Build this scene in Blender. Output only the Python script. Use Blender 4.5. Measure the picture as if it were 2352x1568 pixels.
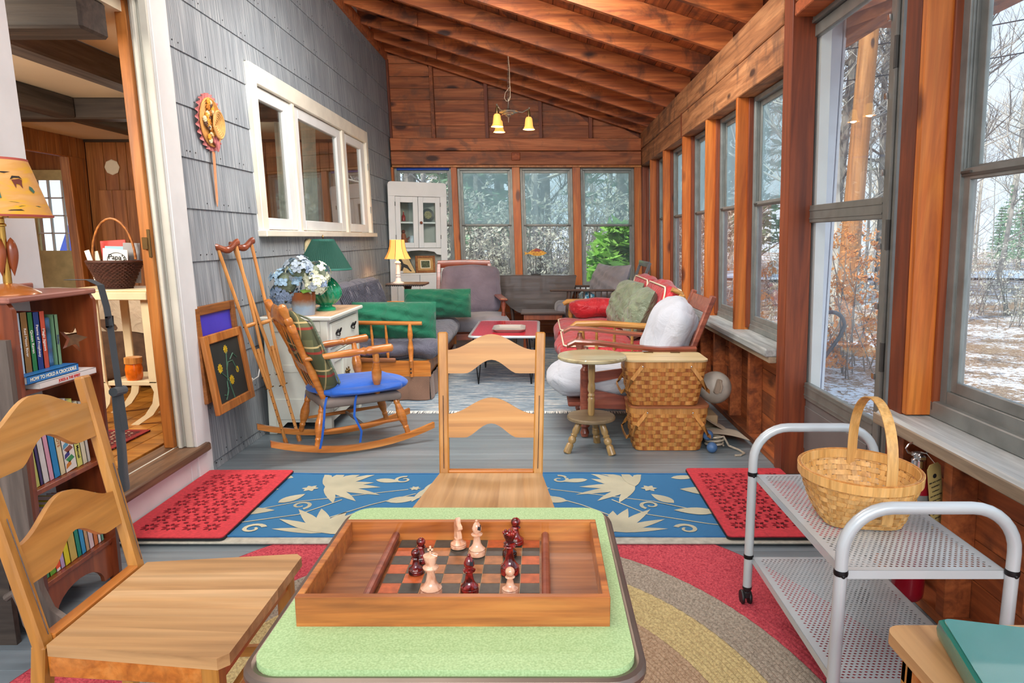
import bpy, math, random
from mathutils import Vector, Matrix
random.seed(7)
PI = math.pi
D = bpy.data
for o in list(D.objects): D.objects.remove(o)
SC = bpy.context.scene
COL = SC.collection

# ---------------------------------------------------------------- camera, sky, sun, area lights, exposure
def srgb(r, g, b, k=1.0):
    def f(c):
        c = c / 255.0
        return (c / 12.92 if c <= .04045 else ((c + .055) / 1.055) ** 2.4) * k
    return (f(r), f(g), f(b), 1.0)

cam = D.cameras.new('camera'); cam.lens = 24.0; cam.sensor_width = 36.0
cam.shift_x = -66.0 / 2352.0; cam.clip_start = .03; cam.clip_end = 400
camo = D.objects.new('camera', cam); COL.objects.link(camo)
camo.location = (0, 0, 1.30); camo.rotation_euler = (PI / 2 - math.atan(239.0 / 1568.0), 0, 0)
SC.camera = camo
SC.view_settings.view_transform = 'Standard'; SC.view_settings.look = 'None'
SC.view_settings.exposure = -0.2; SC.view_settings.gamma = 1.0
SC.view_settings.use_curve_mapping = False

W = D.worlds.new('overcast_sky'); SC.world = W; W.use_nodes = True
_n = W.node_tree; _n.nodes.clear()
_o = _n.nodes.new('ShaderNodeOutputWorld'); _b = _n.nodes.new('ShaderNodeBackground')
_t = _n.nodes.new('ShaderNodeTexCoord'); _s = _n.nodes.new('ShaderNodeSeparateXYZ'); _r = _n.nodes.new('ShaderNodeValToRGB')
_n.links.new(_t.outputs['Generated'], _s.inputs[0]); _n.links.new(_s.outputs['Z'], _r.inputs[0])
_r.color_ramp.elements[0].color = (.78, .85, .97, 1); _r.color_ramp.elements[0].position = 0
_r.color_ramp.elements[1].color = (.50, .66, .95, 1); _r.color_ramp.elements[1].position = .8
_n.links.new(_r.outputs[0], _b.inputs[0]); _b.inputs[1].default_value = 1.7
_n.links.new(_b.outputs[0], _o.inputs[0])

def area(name, loc, target, size, power, color=(1, 1, 1), sy=None):
    l = D.lights.new(name, 'AREA'); l.energy = power; l.color = color; l.shape = 'RECTANGLE'
    l.size = size; l.size_y = sy or size
    o = D.objects.new(name, l); COL.objects.link(o); o.location = loc
    o.rotation_euler = (Vector(target) - Vector(loc)).to_track_quat('-Z', 'Y').to_euler()
    return o
_sun = D.lights.new('sun', 'SUN'); _sun.energy = 8.0; _sun.angle = math.radians(2); _sun.color = (1, .95, .86)
_so = D.objects.new('sun', _sun); COL.objects.link(_so)
_so.rotation_euler = Vector((.66, .42, -.62)).to_track_quat('-Z', 'Y').to_euler()
area('fill_behind_camera', (.3, -7.0, 5.0), (-.1, 3, 1.0), 6.0, 780, (1, .97, .93), 2.2)  # added fill light behind the camera, evens out the room
area('fill_overhead', (-.3, 4.5, 3.0), (-.3, 5.6, 0), 1.6, 100, (1, .97, .94), .8)  # added fill below the rafters, out of frame
area('fill_overhead_front', (-.3, 1.5, 3.1), (-.3, 2.3, 0), 2.6, 72, (1, .98, .96), 2.0)  # added fill over the foreground, above the frame, no real source
area('fill_along_roof', (-.3, 3.2, 2.96), (-.3, 9, 3.2), 2.2, 75, (1, .95, .88), .22)  # unseen strip light added to brighten rafters and back wall
area('fill_inner_window', (-3.3, 6.4, 2.0), (-2.0, 6.0, 1.7), .9, 14, (1, .95, .86), .9)  # added fill inside the inner room to light the curtains
area('fill_inner_room', (-3.4, 2.6, 2.1), (-3.6, 5.5, .8), 1.2, 120, (1, .92, .80), .9)  # added fill to brighten the room beyond the doorway

# ---------------------------------------------------------------- mesh builder
KS = .028                                    # the old porch leans a little: x shifts with height
def lean(p): return (p[0] - KS * (p[2] - 1.3), p[1], p[2])

def frame(p0, p1, up=(0, 0, 1)):
    p0 = Vector(p0); p1 = Vector(p1); z = (p1 - p0); L = z.length; z.normalize()
    u = Vector(up)
    if abs(z.dot(u)) > .95: u = Vector((0, 1, 0))
    x = u.cross(z).normalized(); y = z.cross(x)
    M = Matrix((x, y, z)).transposed().to_4x4(); M.translation = p0
    return M, L

class MB:
    def __init__(s): s.v = []; s.f = []; s.m = []; s.c = 0
    def add(s, vs, fs, M=None):
        n = len(s.v)
        if M is not None: vs = [tuple(M @ Vector(p)) for p in vs]
        s.v += [tuple(p) for p in vs]; s.f += [tuple(i + n for i in f) for f in fs]; s.m += [s.c] * len(fs)
        return s
    def box(s, lo, hi, M=None, b=0.0):
        x0, y0, z0 = lo; x1, y1, z1 = hi
        if x0 > x1: x0, x1 = x1, x0
        if y0 > y1: y0, y1 = y1, y0
        if z0 > z1: z0, z1 = z1, z0
        if b <= 0:
            vs = [(x0, y0, z0), (x1, y0, z0), (x1, y1, z0), (x0, y1, z0), (x0, y0, z1), (x1, y0, z1), (x1, y1, z1), (x0, y1, z1)]
            return s.add(vs, [(0, 3, 2, 1), (4, 5, 6, 7), (0, 1, 5, 4), (1, 2, 6, 5), (2, 3, 7, 6), (3, 0, 4, 7)], M)
        b = min(b, (x1 - x0) * .45, (y1 - y0) * .45, (z1 - z0) * .45)
        vs = []; idx = {}
        for ix, X in ((0, (x0, x0 + b)), (1, (x1, x1 - b))):
            for iy, Y in ((0, (y0, y0 + b)), (1, (y1, y1 - b))):
                for iz, Z in ((0, (z0, z0 + b)), (1, (z1, z1 - b))):
                    for a in range(3):
                        idx[ix, iy, iz, a] = len(vs)
                        vs.append((X[0] if a == 0 else X[1], Y[0] if a == 1 else Y[1], Z[0] if a == 2 else Z[1]))
        fs = []
        g = lambda i, j, k, a: idx[i, j, k, a]
        for q in (0, 1):
            f = [g(q, 0, 0, 0), g(q, 1, 0, 0), g(q, 1, 1, 0), g(q, 0, 1, 0)]; fs.append(f if q else f[::-1])
            f = [g(0, q, 0, 1), g(0, q, 1, 1), g(1, q, 1, 1), g(1, q, 0, 1)]; fs.append(f if q else f[::-1])
            f = [g(0, 0, q, 2), g(1, 0, q, 2), g(1, 1, q, 2), g(0, 1, q, 2)]; fs.append(f if q else f[::-1])
        for i in (0, 1):
            for j in (0, 1):
                f = [g(i, j, 0, 0), g(i, j, 0, 1), g(i, j, 1, 1), g(i, j, 1, 0)]; fs.append(f if i == j else f[::-1])
                f = [g(i, 0, j, 0), g(i, 0, j, 2), g(i, 1, j, 2), g(i, 1, j, 0)]; fs.append(f[::-1] if i == j else f)
                f = [g(0, i, j, 1), g(0, i, j, 2), g(1, i, j, 2), g(1, i, j, 1)]; fs.append(f if i == j else f[::-1])
        for i in (0, 1):
            for j in (0, 1):
                for k in (0, 1):
                    f = [g(i, j, k, 0), g(i, j, k, 1), g(i, j, k, 2)]; fs.append(f if (i + j + k) % 2 else f[::-1])
        return s.add(vs, fs, M)
    def beam(s, p0, p1, w, h, up=(0, 0, 1), b=.002):     # rectangular bar from p0 to p1: w across, h along 'up'
        M, L = frame(p0, p1, up)
        return s.box((-w / 2, -h / 2, 0), (w / 2, h / 2, L), M, b)
    def tube(s, pts, r, seg=8, closed=False, caps=True):
        pts = [Vector(p) for p in pts]; n = len(pts)
        rr = r if isinstance(r, (list, tuple)) else [r] * n
        vs = []; up = None
        for i, p in enumerate(pts):
            a = pts[(i - 1) % n] if (closed or i > 0) else p
            b = pts[(i + 1) % n] if (closed or i < n - 1) else p
            t = (b - a)
            t = t.normalized() if t.length > 1e-9 else Vector((0, 0, 1))
            if up is None:
                up = Vector((0, 0, 1)) if abs(t.z) < .9 else Vector((1, 0, 0))
            x = (up - t * up.dot(t))
            x = x.normalized() if x.length > 1e-6 else t.orthogonal().normalized()
            up = x; y = t.cross(x)
            for k in range(seg):
                a_ = 2 * PI * k / seg
                vs.append(p + x * math.cos(a_) * rr[i] + y * math.sin(a_) * rr[i])
        fs = []
        for i in range(n if closed else n - 1):
            j = (i + 1) % n
            for k in range(seg):
                l = (k + 1) % seg
                fs.append((i * seg + k, i * seg + l, j * seg + l, j * seg + k))
        if caps and not closed:
            fs.append(tuple(range(seg))[::-1]); fs.append(tuple((n - 1) * seg + k for k in range(seg)))
        return s.add(vs, fs)
    def lathe(s, prof, seg=20, M=None, cap=True):          # prof: (r, z) bottom to top
        vs = []; fs = []; n = len(prof)
        for r, z in prof:
            for k in range(seg):
                a = 2 * PI * k / seg; vs.append((r * math.cos(a), r * math.sin(a), z))
        for i in range(n - 1):
            for k in range(seg):
                l = (k + 1) % seg; fs.append((i * seg + k, i * seg + l, (i + 1) * seg + l, (i + 1) * seg + k))
        if cap:
            if prof[0][0] > 1e-5: fs.append(tuple(range(seg))[::-1])
            if prof[-1][0] > 1e-5: fs.append(tuple((n - 1) * seg + k for k in range(seg)))
        return s.add(vs, fs, M)
    def turned(s, p0, p1, prof, seg=12, k=1.0):            # prof: (t 0..1, r)
        M, L = frame(p0, p1)
        return s.lathe([(r * k, t * L) for t, r in prof], seg, M)
    def prism(s, outline, t, M=None):                      # outline in xy, thickness z -t/2..t/2
        n = len(outline)
        vs = [(x, y, -t / 2) for x, y in outline] + [(x, y, t / 2) for x, y in outline]
        fs = [tuple(range(n))[::-1], tuple(range(n, 2 * n))]
        fs += [(i, (i + 1) % n, n + (i + 1) % n, n + i) for i in range(n)]
        return s.add(vs, fs, M)
    def grid(s, fn, nu, nv, cu=False, cv=False, M=None):
        vs = [fn(i / (nu if cu else nu - 1), j / (nv if cv else nv - 1)) for i in range(nu) for j in range(nv)]
        fs = []
        for i in range(nu if cu else nu - 1):
            for j in range(nv if cv else nv - 1):
                a = (i + 1) % nu; b = (j + 1) % nv
                fs.append((i * nv + j, a * nv + j, a * nv + b, i * nv + b))
        return s.add(vs, fs, M)
    def pillow(s, w, h, d, M=None, n=24, pw=.36, wr=.0, seed=0, sag=0):   # w x h outline in xy, puffed along z
        rnd = random.Random(seed); ph = [rnd.uniform(0, 6) for _ in range(8)]
        def f(sign):
            def g(u, v):
                a = u * 2 - 1; b = v * 2 - 1
                e = max(0, (1 - a * a)) ** pw * max(0, (1 - b * b)) ** pw
                pin = 1 - .07 * (abs(a) ** 3) * (1 - b * b) ; piy = 1 - .07 * (abs(b) ** 3) * (1 - a * a)
                z = e * d / 2
                z += wr * e * (math.sin(a * 7 + b * 3 + ph[0]) + math.sin(b * 11 - a * 5 + ph[1]) + .6 * math.sin(a * 17 + ph[2] + b * 9))
                return (a * w / 2 * piy, b * h / 2 * pin - sag * (1 - a * a) * .5, sign * z)
            return g
        s.grid(f(1), n, n, M=M)
        k = len(s.f); s.grid(f(-1), n, n, M=M)
        for i in range(k, len(s.f)): s.f[i] = s.f[i][::-1]
        return s
    def cushion(s, lo, hi, r=.04, M=None, n=16, wr=0, seed=0, crown=.0):  # boxy cushion with rounded edges
        rnd = random.Random(seed); ph = [rnd.uniform(0, 6) for _ in range(6)]
        c = [(a + b) / 2 for a, b in zip(lo, hi)]; hs = [(b - a) / 2 for a, b in zip(lo, hi)]
        def sp(p):
            q = [p[i] * hs[i] for i in range(3)]
            inn = [max(-hs[i] + min(r, hs[i]), min(hs[i] - min(r, hs[i]), q[i])) for i in range(3)]
            d = [q[i] - inn[i] for i in range(3)]; L = math.sqrt(sum(x * x for x in d))
            if L > 1e-9:
                d = [x / L * min(r, min(hs) if min(hs) < r else r) for x in d]
                q = [inn[i] + d[i] for i in range(3)]
            w_ = wr * (math.sin(q[0] * 21 + q[1] * 13 + ph[0]) + math.sin(q[1] * 31 - q[2] * 17 + ph[1]) + math.sin(q[2] * 27 + q[0] * 9 + ph[2]))
            cr = [1 + crown * (1 - p[(i + 1) % 3] ** 2) * (1 - p[(i + 2) % 3] ** 2) for i in range(3)]
            return (c[0] + q[0] * cr[0] + w_, c[1] + q[1] * cr[1] + w_, c[2] + q[2] * cr[2] + w_)
        for ax in range(3):
            for sg in (-1, 1):
                def g(u, v):
                    p = [0, 0, 0]; p[ax] = sg; p[(ax + 1) % 3] = math.sin((u * 2 - 1) * PI / 2); p[(ax + 2) % 3] = math.sin((v * 2 - 1) * PI / 2)
                    return sp(p)
                k = len(s.f); s.grid(g, n, n, M=M)
                if sg < 0:
                    for i in range(k, len(s.f)): s.f[i] = s.f[i][::-1]
        return s
    def sphere(s, c, r, seg=16, rings=10, sc=(1, 1, 1)):
        pr = [(max(1e-4, math.sin(PI * i / rings)) * r, -math.cos(PI * i / rings) * r) for i in range(rings + 1)]
        M = Matrix.Translation(c) @ Matrix.Diagonal((sc[0], sc[1], sc[2], 1))
        return s.lathe(pr, seg, M, False)

def setp(o, label=None, cat=None, group=None, kind=None):
    if label: o['label'] = label
    if cat: o['category'] = cat
    if group: o['group'] = group
    if kind: o['kind'] = kind
    return o

def mesh(name, mb, mat, shear=False, smooth=True, ang=35):
    me = D.meshes.new(name)
    v = [lean(p) for p in mb.v] if shear else mb.v
    me.from_pydata(v, [], mb.f); me.update()
    mats = mat if isinstance(mat, (list, tuple)) else [mat]
    for m in mats: me.materials.append(m)
    if len(mats) > 1: me.polygons.foreach_set('material_index', mb.m)
    if smooth:
        me.polygons.foreach_set('use_smooth', [True] * len(me.polygons)); me.set_sharp_from_angle(angle=math.radians(ang))
    return me

def obj(name, mb, mat, parent=None, loc=None, rot=None, shear=False, smooth=True, ang=35, **kw):
    me = mb if isinstance(mb, bpy.types.Mesh) else mesh(name, mb, mat, shear, smooth, ang)
    o = D.objects.new(name, me); COL.objects.link(o)
    if parent: o.parent = parent
    if loc is not None: o.location = loc
    if rot is not None: o.rotation_euler = rot
    return setp(o, **kw)

def thing(name, label, cat, loc=(0, 0, 0), rz=0, group=None, rx=0, ry=0):
    o = D.objects.new(name, None); COL.objects.link(o); o.empty_display_size = .05
    o.location = loc; o.rotation_euler = (rx, ry, rz)
    return setp(o, label, cat, group)

def struct(name, mb=None, mat=None, **k):
    if mb is None:
        o = D.objects.new(name, None); COL.objects.link(o); o['kind'] = 'structure'; return o
    return obj(name, mb, mat, shear=True, kind='structure', **k)

def dup(root, loc, rz=0, label=None, group=None, rot=None, sc=None):
    def cp(o, par):
        c = o.copy(); COL.objects.link(c); c.parent = par
        for ch in list(o.children): cp(ch, c)
        return c
    r = cp(root, None); r.location = loc; r.rotation_euler = rot or (0, 0, rz)
    if sc: r.scale = (sc, sc, sc)
    if label: r['label'] = label
    if group: r['group'] = group
    return r

def curve_mesh(name, loops, t, mat, z=0):                   # filled 2D outline with holes, extruded
    cu = D.curves.new(name, 'CURVE'); cu.dimensions = '2D'; cu.fill_mode = 'BOTH'; cu.extrude = t / 2
    for lp in loops:
        sp = cu.splines.new('POLY'); sp.points.add(len(lp) - 1)
        for i, (x, y) in enumerate(lp): sp.points[i].co = (x, y, 0, 1)
        sp.use_cyclic_u = True
    o = D.objects.new(name, cu); me = D.meshes.new_from_object(o); D.objects.remove(o); D.curves.remove(cu)
    me.name = name; me.materials.clear(); me.materials.append(mat)
    return me

def text(body, size, mat, parent, M, name='lettering', ext=.0004, align='CENTER', shear=False, sx=1.0, bold=0.0):
    cu = D.curves.new(name, 'FONT'); cu.body = body; cu.size = size; cu.extrude = ext; cu.align_x = align; cu.align_y = 'CENTER'
    cu.resolution_u = 3; cu.offset = bold; cu.fill_mode = 'BOTH'
    o = D.objects.new(name, cu); me = D.meshes.new_from_object(o); D.objects.remove(o); D.curves.remove(cu)
    me.materials.clear(); me.materials.append(mat)
    me.transform(M @ Matrix.Diagonal((sx, 1, 1, 1)))
    if shear:
        for v in me.vertices: v.co = lean(v.co)
    return obj(name, me, None, parent)

def mat4(x, y, z, o):                                        # columns
    M = Matrix((Vector(x), Vector(y), Vector(z))).transposed().to_4x4(); M.translation = Vector(o); return M

# ---------------------------------------------------------------- materials
def nodes(name):
    m = D.materials.new(name); m.use_nodes = True; nt = m.node_tree
    return m, nt, nt.nodes['Principled BSDF']
def N(nt, t, **k):
    n = nt.nodes.new(t)
    for a, v in k.items(): setattr(n, a, v)
    return n
def ramp(nt, stops, inp=None):
    r = N(nt, 'ShaderNodeValToRGB'); cr = r.color_ramp
    while len(cr.elements) < len(stops): cr.elements.new(.5)
    for e, (p, c) in zip(cr.elements, stops): e.position = p; e.color = c
    if inp is not None: nt.links.new(inp, r.inputs[0])
    return r
def coords(nt, scale=(1, 1, 1), rnd=True, src='Object', rot=(0, 0, 0)):
    tc = N(nt, 'ShaderNodeTexCoord'); mp = N(nt, 'ShaderNodeMapping'); mp.inputs['Scale'].default_value = scale; mp.inputs['Rotation'].default_value = rot
    out = tc.outputs[src]
    if rnd:
        oi = N(nt, 'ShaderNodeObjectInfo'); ml = N(nt, 'ShaderNodeVectorMath', operation='MULTIPLY_ADD')
        nt.links.new(oi.outputs['Random'], ml.inputs[0]); ml.inputs[1].default_value = (37, 23, 11); nt.links.new(out, ml.inputs[2]); out = ml.outputs[0]
    nt.links.new(out, mp.inputs[0]); return mp.outputs[0]
def noise(nt, vec, sc, det=4, dist=0, ro=.5):
    n = N(nt, 'ShaderNodeTexNoise'); n.inputs['Scale'].default_value = sc; n.inputs['Detail'].default_value = det
    n.inputs['Distortion'].default_value = dist; n.inputs['Roughness'].default_value = ro
    nt.links.new(vec, n.inputs['Vector']); return n.outputs['Fac']
def mixc(nt, a, b, fac, mode='MIX'):
    m = N(nt, 'ShaderNodeMix', data_type='RGBA', blend_type=mode)
    for i, v in ((6, a), (7, b), (0, fac)):
        if hasattr(v, 'is_linked') or hasattr(v, 'links'): nt.links.new(v, m.inputs[i])
        else: m.inputs[i].default_value = v
    return m.outputs[2]
def bump(nt, bs, h, s, d=.01):
    b = N(nt, 'ShaderNodeBump'); b.inputs['Strength'].default_value = s; b.inputs['Distance'].default_value = d
    nt.links.new(h, b.inputs['Height']); nt.links.new(b.outputs[0], bs.inputs['Normal'])
def hsvrand(nt, col, hv=.0, vv=.2):
    oi = N(nt, 'ShaderNodeObjectInfo'); mr = N(nt, 'ShaderNodeMapRange'); mr.inputs[3].default_value = 1 - vv; mr.inputs[4].default_value = 1 + vv
    nt.links.new(oi.outputs['Random'], mr.inputs[0]); h = N(nt, 'ShaderNodeHueSaturation'); nt.links.new(mr.outputs[0], h.inputs['Value'])
    nt.links.new(col, h.inputs['Color']); return h.outputs[0]

def plain(name, col, rough=.6, metal=0, var=.12, sc=9, bmp=0, bsc=60, rand=0, coat=0, emit=0):
    m, nt, bs = nodes(name)
    v = coords(nt); n = noise(nt, v, sc, 5)
    dk = tuple(c * (1 - var * 1.6) for c in col[:3]) + (1,); lt = tuple(min(1, c * (1 + var)) for c in col[:3]) + (1,)
    c = ramp(nt, [(.3, dk), (.7, lt)], n).outputs[0]
    if rand: c = hsvrand(nt, c, 0, rand)
    nt.links.new(c, bs.inputs['Base Color']); bs.inputs['Roughness'].default_value = rough; bs.inputs['Metallic'].default_value = metal
    bs.inputs['Coat Weight'].default_value = coat
    if bmp: bump(nt, bs, noise(nt, v, bsc, 3), bmp, .004)
    if emit: bs.inputs['Emission Color'].default_value = col; bs.inputs['Emission Strength'].default_value = emit
    return m

def wood(name, base, dark, light, axis=0, sc=1.0, rough=.5, knots=.0, rand=.12, stain=None, bmp=.15, coat=0):
    m, nt, bs = nodes(name)
    s = [14 * sc] * 3; s[axis] = 1.1 * sc
    v = coords(nt, tuple(s)); n1 = noise(nt, v, 1.0, 6, 1.2, .6)
    s2 = [70 * sc] * 3; s2[axis] = 3 * sc
    v2 = coords(nt, tuple(s2)); n2 = noise(nt, v2, 1.0, 3, .3)
    c = ramp(nt, [(.25, dark), (.48, base), (.72, light)], n1).outputs[0]
    g = ramp(nt, [(.35, (.62, .62, .62, 1)), (.6, (1.05, 1.05, 1.05, 1))], n2).outputs[0]
    c = mixc(nt, c, g, .55, 'MULTIPLY')
    if stain:
        v3 = coords(nt, (1, 1, 1)); n3 = noise(nt, v3, 2.6, 7, .8, .62)
        k = ramp(nt, [(.52, (0, 0, 0, 1)), (.62, (1, 1, 1, 1))], n3).outputs[0]
        c = mixc(nt, c, stain, mixc(nt, (0, 0, 0, 1), k, .62))
    if knots:
        s4 = [5.5 * sc] * 3; s4[axis] = 2.2 * sc
        v4 = coords(nt, tuple(s4)); vo = N(nt, 'ShaderNodeTexVoronoi'); vo.inputs['Scale'].default_value = 1.0; nt.links.new(v4, vo.inputs['Vector'])
        k = ramp(nt, [(knots * .55, (1, 1, 1, 1)), (knots, (0, 0, 0, 1))], vo.outputs['Distance']).outputs[0]
        c = mixc(nt, c, tuple(x * .45 for x in dark[:3]) + (1,), k)
    if rand: c = hsvrand(nt, c, 0, rand)
    nt.links.new(c, bs.inputs['Base Color']); bs.inputs['Roughness'].default_value = rough; bs.inputs['Coat Weight'].default_value = coat
    bump(nt, bs, n2, bmp, .003)
    return m

def weave(name, col, col2, sc=180, rough=.9, bmp=.4, wrinkle=0, var=.15):
    m, nt, bs = nodes(name)
    v = coords(nt); ch = N(nt, 'ShaderNodeTexChecker'); ch.inputs['Scale'].default_value = sc; nt.links.new(v, ch.inputs['Vector'])
    ch.inputs['Color1'].default_value = col; ch.inputs['Color2'].default_value = col2
    n = noise(nt, v, 4, 6); g = ramp(nt, [(.3, (1 - var * 2,) * 3 + (1,)), (.7, (1 + var,) * 3 + (1,))], n).outputs[0]
    nt.links.new(mixc(nt, ch.outputs[0], g, 1.0, 'MULTIPLY'), bs.inputs['Base Color']); bs.inputs['Roughness'].default_value = rough
    bs.inputs['Sheen Weight'].default_value = .25
    if wrinkle:
        v2 = coords(nt, (1, 1, 1)); w = noise(nt, v2, wrinkle, 4, 1.5)
        b = N(nt, 'ShaderNodeBump'); b.inputs['Strength'].default_value = bmp; b.inputs['Distance'].default_value = .05
        nt.links.new(w, b.inputs['Height']); nt.links.new(b.outputs[0], bs.inputs['Normal'])
    else: bump(nt, bs, ch.outputs['Fac'], bmp, .001)
    return m

def glass(name, tint=(1, 1, 1, 1), refl=1.0, haze=0.0, hazecol=(.8, .9, .9, 1)):
    m, nt, bs = nodes(name); nt.nodes.remove(bs); out = nt.nodes['Material Output']
    tr = N(nt, 'ShaderNodeBsdfTransparent'); tr.inputs[0].default_value = tint
    gl = N(nt, 'ShaderNodeBsdfGlossy'); gl.inputs['Roughness'].default_value = .01
    fr = N(nt, 'ShaderNodeFresnel'); ior = 1.35 if refl <= 1 else 1.35 + .25 * refl
    ge = N(nt, 'ShaderNodeNewGeometry'); mr = N(nt, 'ShaderNodeMapRange'); mr.inputs[3].default_value = ior; mr.inputs[4].default_value = 1 / ior
    nt.links.new(ge.outputs['Backfacing'], mr.inputs[0]); nt.links.new(mr.outputs[0], fr.inputs[0])
    mx = N(nt, 'ShaderNodeMixShader'); nt.links.new(fr.outputs[0], mx.inputs[0]); nt.links.new(tr.outputs[0], mx.inputs[1]); nt.links.new(gl.outputs[0], mx.inputs[2])
    res = mx.outputs[0]
    if haze:
        df = N(nt, 'ShaderNodeBsdfTranslucent'); df.inputs[0].default_value = hazecol
        m2 = N(nt, 'ShaderNodeMixShader'); m2.inputs[0].default_value = haze; nt.links.new(res, m2.inputs[1]); nt.links.new(df.outputs[0], m2.inputs[2]); res = m2.outputs[0]
    nt.links.new(res, out.inputs[0]); return m

M = {}
M['rafter'] = wood('rafter_wood', srgb(178, 94, 44), srgb(92, 42, 22), srgb(226, 136, 72), 0, .8, .55, .18, .18, srgb(48, 32, 28), .4)
M['deck'] = wood('roof_deck_wood', srgb(150, 76, 34), srgb(76, 36, 18), srgb(190, 104, 48), 1, .8, .6, .15, .2, srgb(48, 32, 24), .3)
M['board'] = wood('barn_board', srgb(170, 94, 50), srgb(108, 56, 34), srgb(206, 126, 76), 0, .8, .6, .2, .22, srgb(104, 72, 54), .3)
M['beam'] = wood('rough_beam', srgb(164, 108, 66), srgb(96, 58, 36), srgb(200, 142, 94), 1, 1.0, .65, .16, .10, srgb(84, 58, 44), .7)
M['post'] = wood('orange_post', srgb(192, 102, 34), srgb(150, 70, 20), srgb(218, 132, 54), 2, .8, .45, .16, .08, None, .15)
M['redpost'] = wood('red_brown_post', srgb(124, 58, 28), srgb(80, 36, 20), srgb(150, 76, 38), 2, .8, .55, .12, .1)
M['panelv'] = wood('knee_wall_board', srgb(166, 90, 46), srgb(104, 54, 30), srgb(200, 116, 62), 1, .9, .6, .2, .14, srgb(84, 50, 34), .3)
M['panelx'] = wood('back_knee_board', srgb(170, 86, 42), srgb(110, 52, 26), srgb(200, 112, 60), 0, .9, .6, .2, .12)
M['sill'] = wood('weathered_sill', srgb(168, 174, 172), srgb(116, 116, 108), srgb(204, 208, 204), 1, 1.0, .5, 0, .05)
M['silledge'] = wood('sill_edge', srgb(150, 132, 108), srgb(100, 88, 72), srgb(178, 160, 134), 1, 1.0, .6, 0, .05)
M['alu'] = plain('aluminium_frame', srgb(134, 138, 134), .45, .35, .12, 12)
M['aludark'] = plain('dark_aluminium', srgb(84, 84, 80), .5, .3)
M['door_alu'] = plain('storm_door_metal', srgb(128, 130, 124), .45, .3, .12, 10)
M['door_panel'] = plain('door_panel_metal', srgb(120, 118, 116), .5, .2, .1, 3)
M['trimw'] = plain('white_paint', srgb(226, 228, 226), .5, 0, .05, 5)
M['trimcream'] = plain('cream_paint', srgb(232, 226, 208), .5, 0, .07, 6)
M['jambw'] = plain('old_white_jamb', srgb(206, 206, 194), .55, 0, .12, 3)
M['innerpine'] = wood('inner_pine', srgb(164, 104, 52), srgb(122, 70, 32), srgb(190, 130, 72), 2, .8, .5, .1, .12)
M['innertrim'] = wood('pine_trim', srgb(184, 112, 48), srgb(140, 80, 32), srgb(208, 140, 72), 2, .8, .45, 0, .05)
M['threshold'] = wood('threshold_wood', srgb(106, 78, 56), srgb(60, 42, 32), srgb(140, 108, 80), 1, 1.2, .5, 0, 0)
M['oak_floor'] = wood('inner_floor', srgb(170, 110, 40), srgb(110, 64, 20), srgb(200, 140, 60), 0, .8, .35, 0, .2)
M['ceil_in'] = plain('inner_ceiling', srgb(238, 226, 196), .9, 0, .04, 2)
M['darkbeam'] = wood('dark_beam', srgb(66, 56, 48), srgb(28, 22, 18), srgb(92, 80, 68), 0, .7, .7, 0, .1, None, .6)
M['darkbeamy'] = wood('dark_beam_y', srgb(84, 76, 70), srgb(46, 40, 36), srgb(112, 102, 92), 1, .7, .7, 0, .1, None, .6)
M['maple'] = wood('maple_chair', srgb(196, 138, 66), srgb(164, 106, 42), srgb(214, 162, 92), 0, .6, .38, 0, .03, None, .05, .3)
M['maplev'] = wood('maple_post', srgb(188, 128, 54), srgb(156, 98, 38), srgb(208, 154, 80), 2, .6, .38, 0, .03, None, .05, .3)
M['mapley'] = wood('maple_y', srgb(200, 140, 62), srgb(166, 106, 42), srgb(222, 168, 92), 1, .6, .38, 0, .03, None, .05, .3)
M['seatwood'] = wood('worn_seat', srgb(196, 152, 100), srgb(150, 108, 66), srgb(214, 176, 128), 1, .5, .5, 0, .09, None, .04, 0)
M['orangewood'] = wood('orange_maple', srgb(196, 118, 46), srgb(146, 78, 28), srgb(222, 150, 76), 0, .8, .3, 0, .05, None, .05, .4)
M['chesswood'] = wood('chess_box_wood', srgb(180, 104, 44), srgb(124, 64, 26), srgb(208, 138, 66), 0, 1.4, .35, 0, .1, None, .05, .4)
M['chessfloor'] = wood('chess_box_floor', srgb(140, 84, 44), srgb(100, 56, 30), srgb(170, 110, 62), 0, 1.4, .35, 0, .06, None, .05, .3)
M['redwood'] = wood('red_brown_wood', srgb(140, 72, 52), srgb(94, 42, 30), srgb(168, 96, 70), 0, 1.0, .35, 0, .06, None, .06, .3)
M['darkwood'] = wood('dark_stained_wood', srgb(84, 66, 58), srgb(52, 38, 34), srgb(110, 90, 80), 0, 1.0, .35, 0, .05, None, .06, .4)
M['cherry'] = wood('cherry_bookcase', srgb(138, 66, 32), srgb(96, 40, 20), srgb(166, 88, 46), 2, .6, .35, 0, .08, None, .04, .3)
M['pinktop'] = wood('bookcase_top', srgb(170, 112, 96), srgb(136, 84, 70), srgb(190, 130, 110), 1, .6, .4, 0, 0)
M['driftwood'] = wood('grey_brown_wood', srgb(92, 82, 74), srgb(60, 52, 48), srgb(120, 108, 98), 2, .8, .5, 0, .1, None, .2)
M['splint'] = wood('splint', srgb(198, 136, 66), srgb(158, 96, 40), srgb(216, 160, 92), 2, 1.5, .5, 0, .12, None, .1)
M['splint2'] = wood('splint_light', srgb(220, 170, 98), srgb(190, 134, 68), srgb(234, 190, 124), 2, 1.5, .5, 0, .12, None, .1)
M['splintd'] = wood('splint_dark', srgb(170, 98, 44), srgb(126, 66, 26), srgb(196, 124, 64), 2, 1.5, .5, 0, .12, None, .1)
M['lidwood'] = wood('basket_lid', srgb(202, 180, 134), srgb(176, 150, 104), srgb(214, 196, 156), 0, .8, .4, 0, 0)
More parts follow.
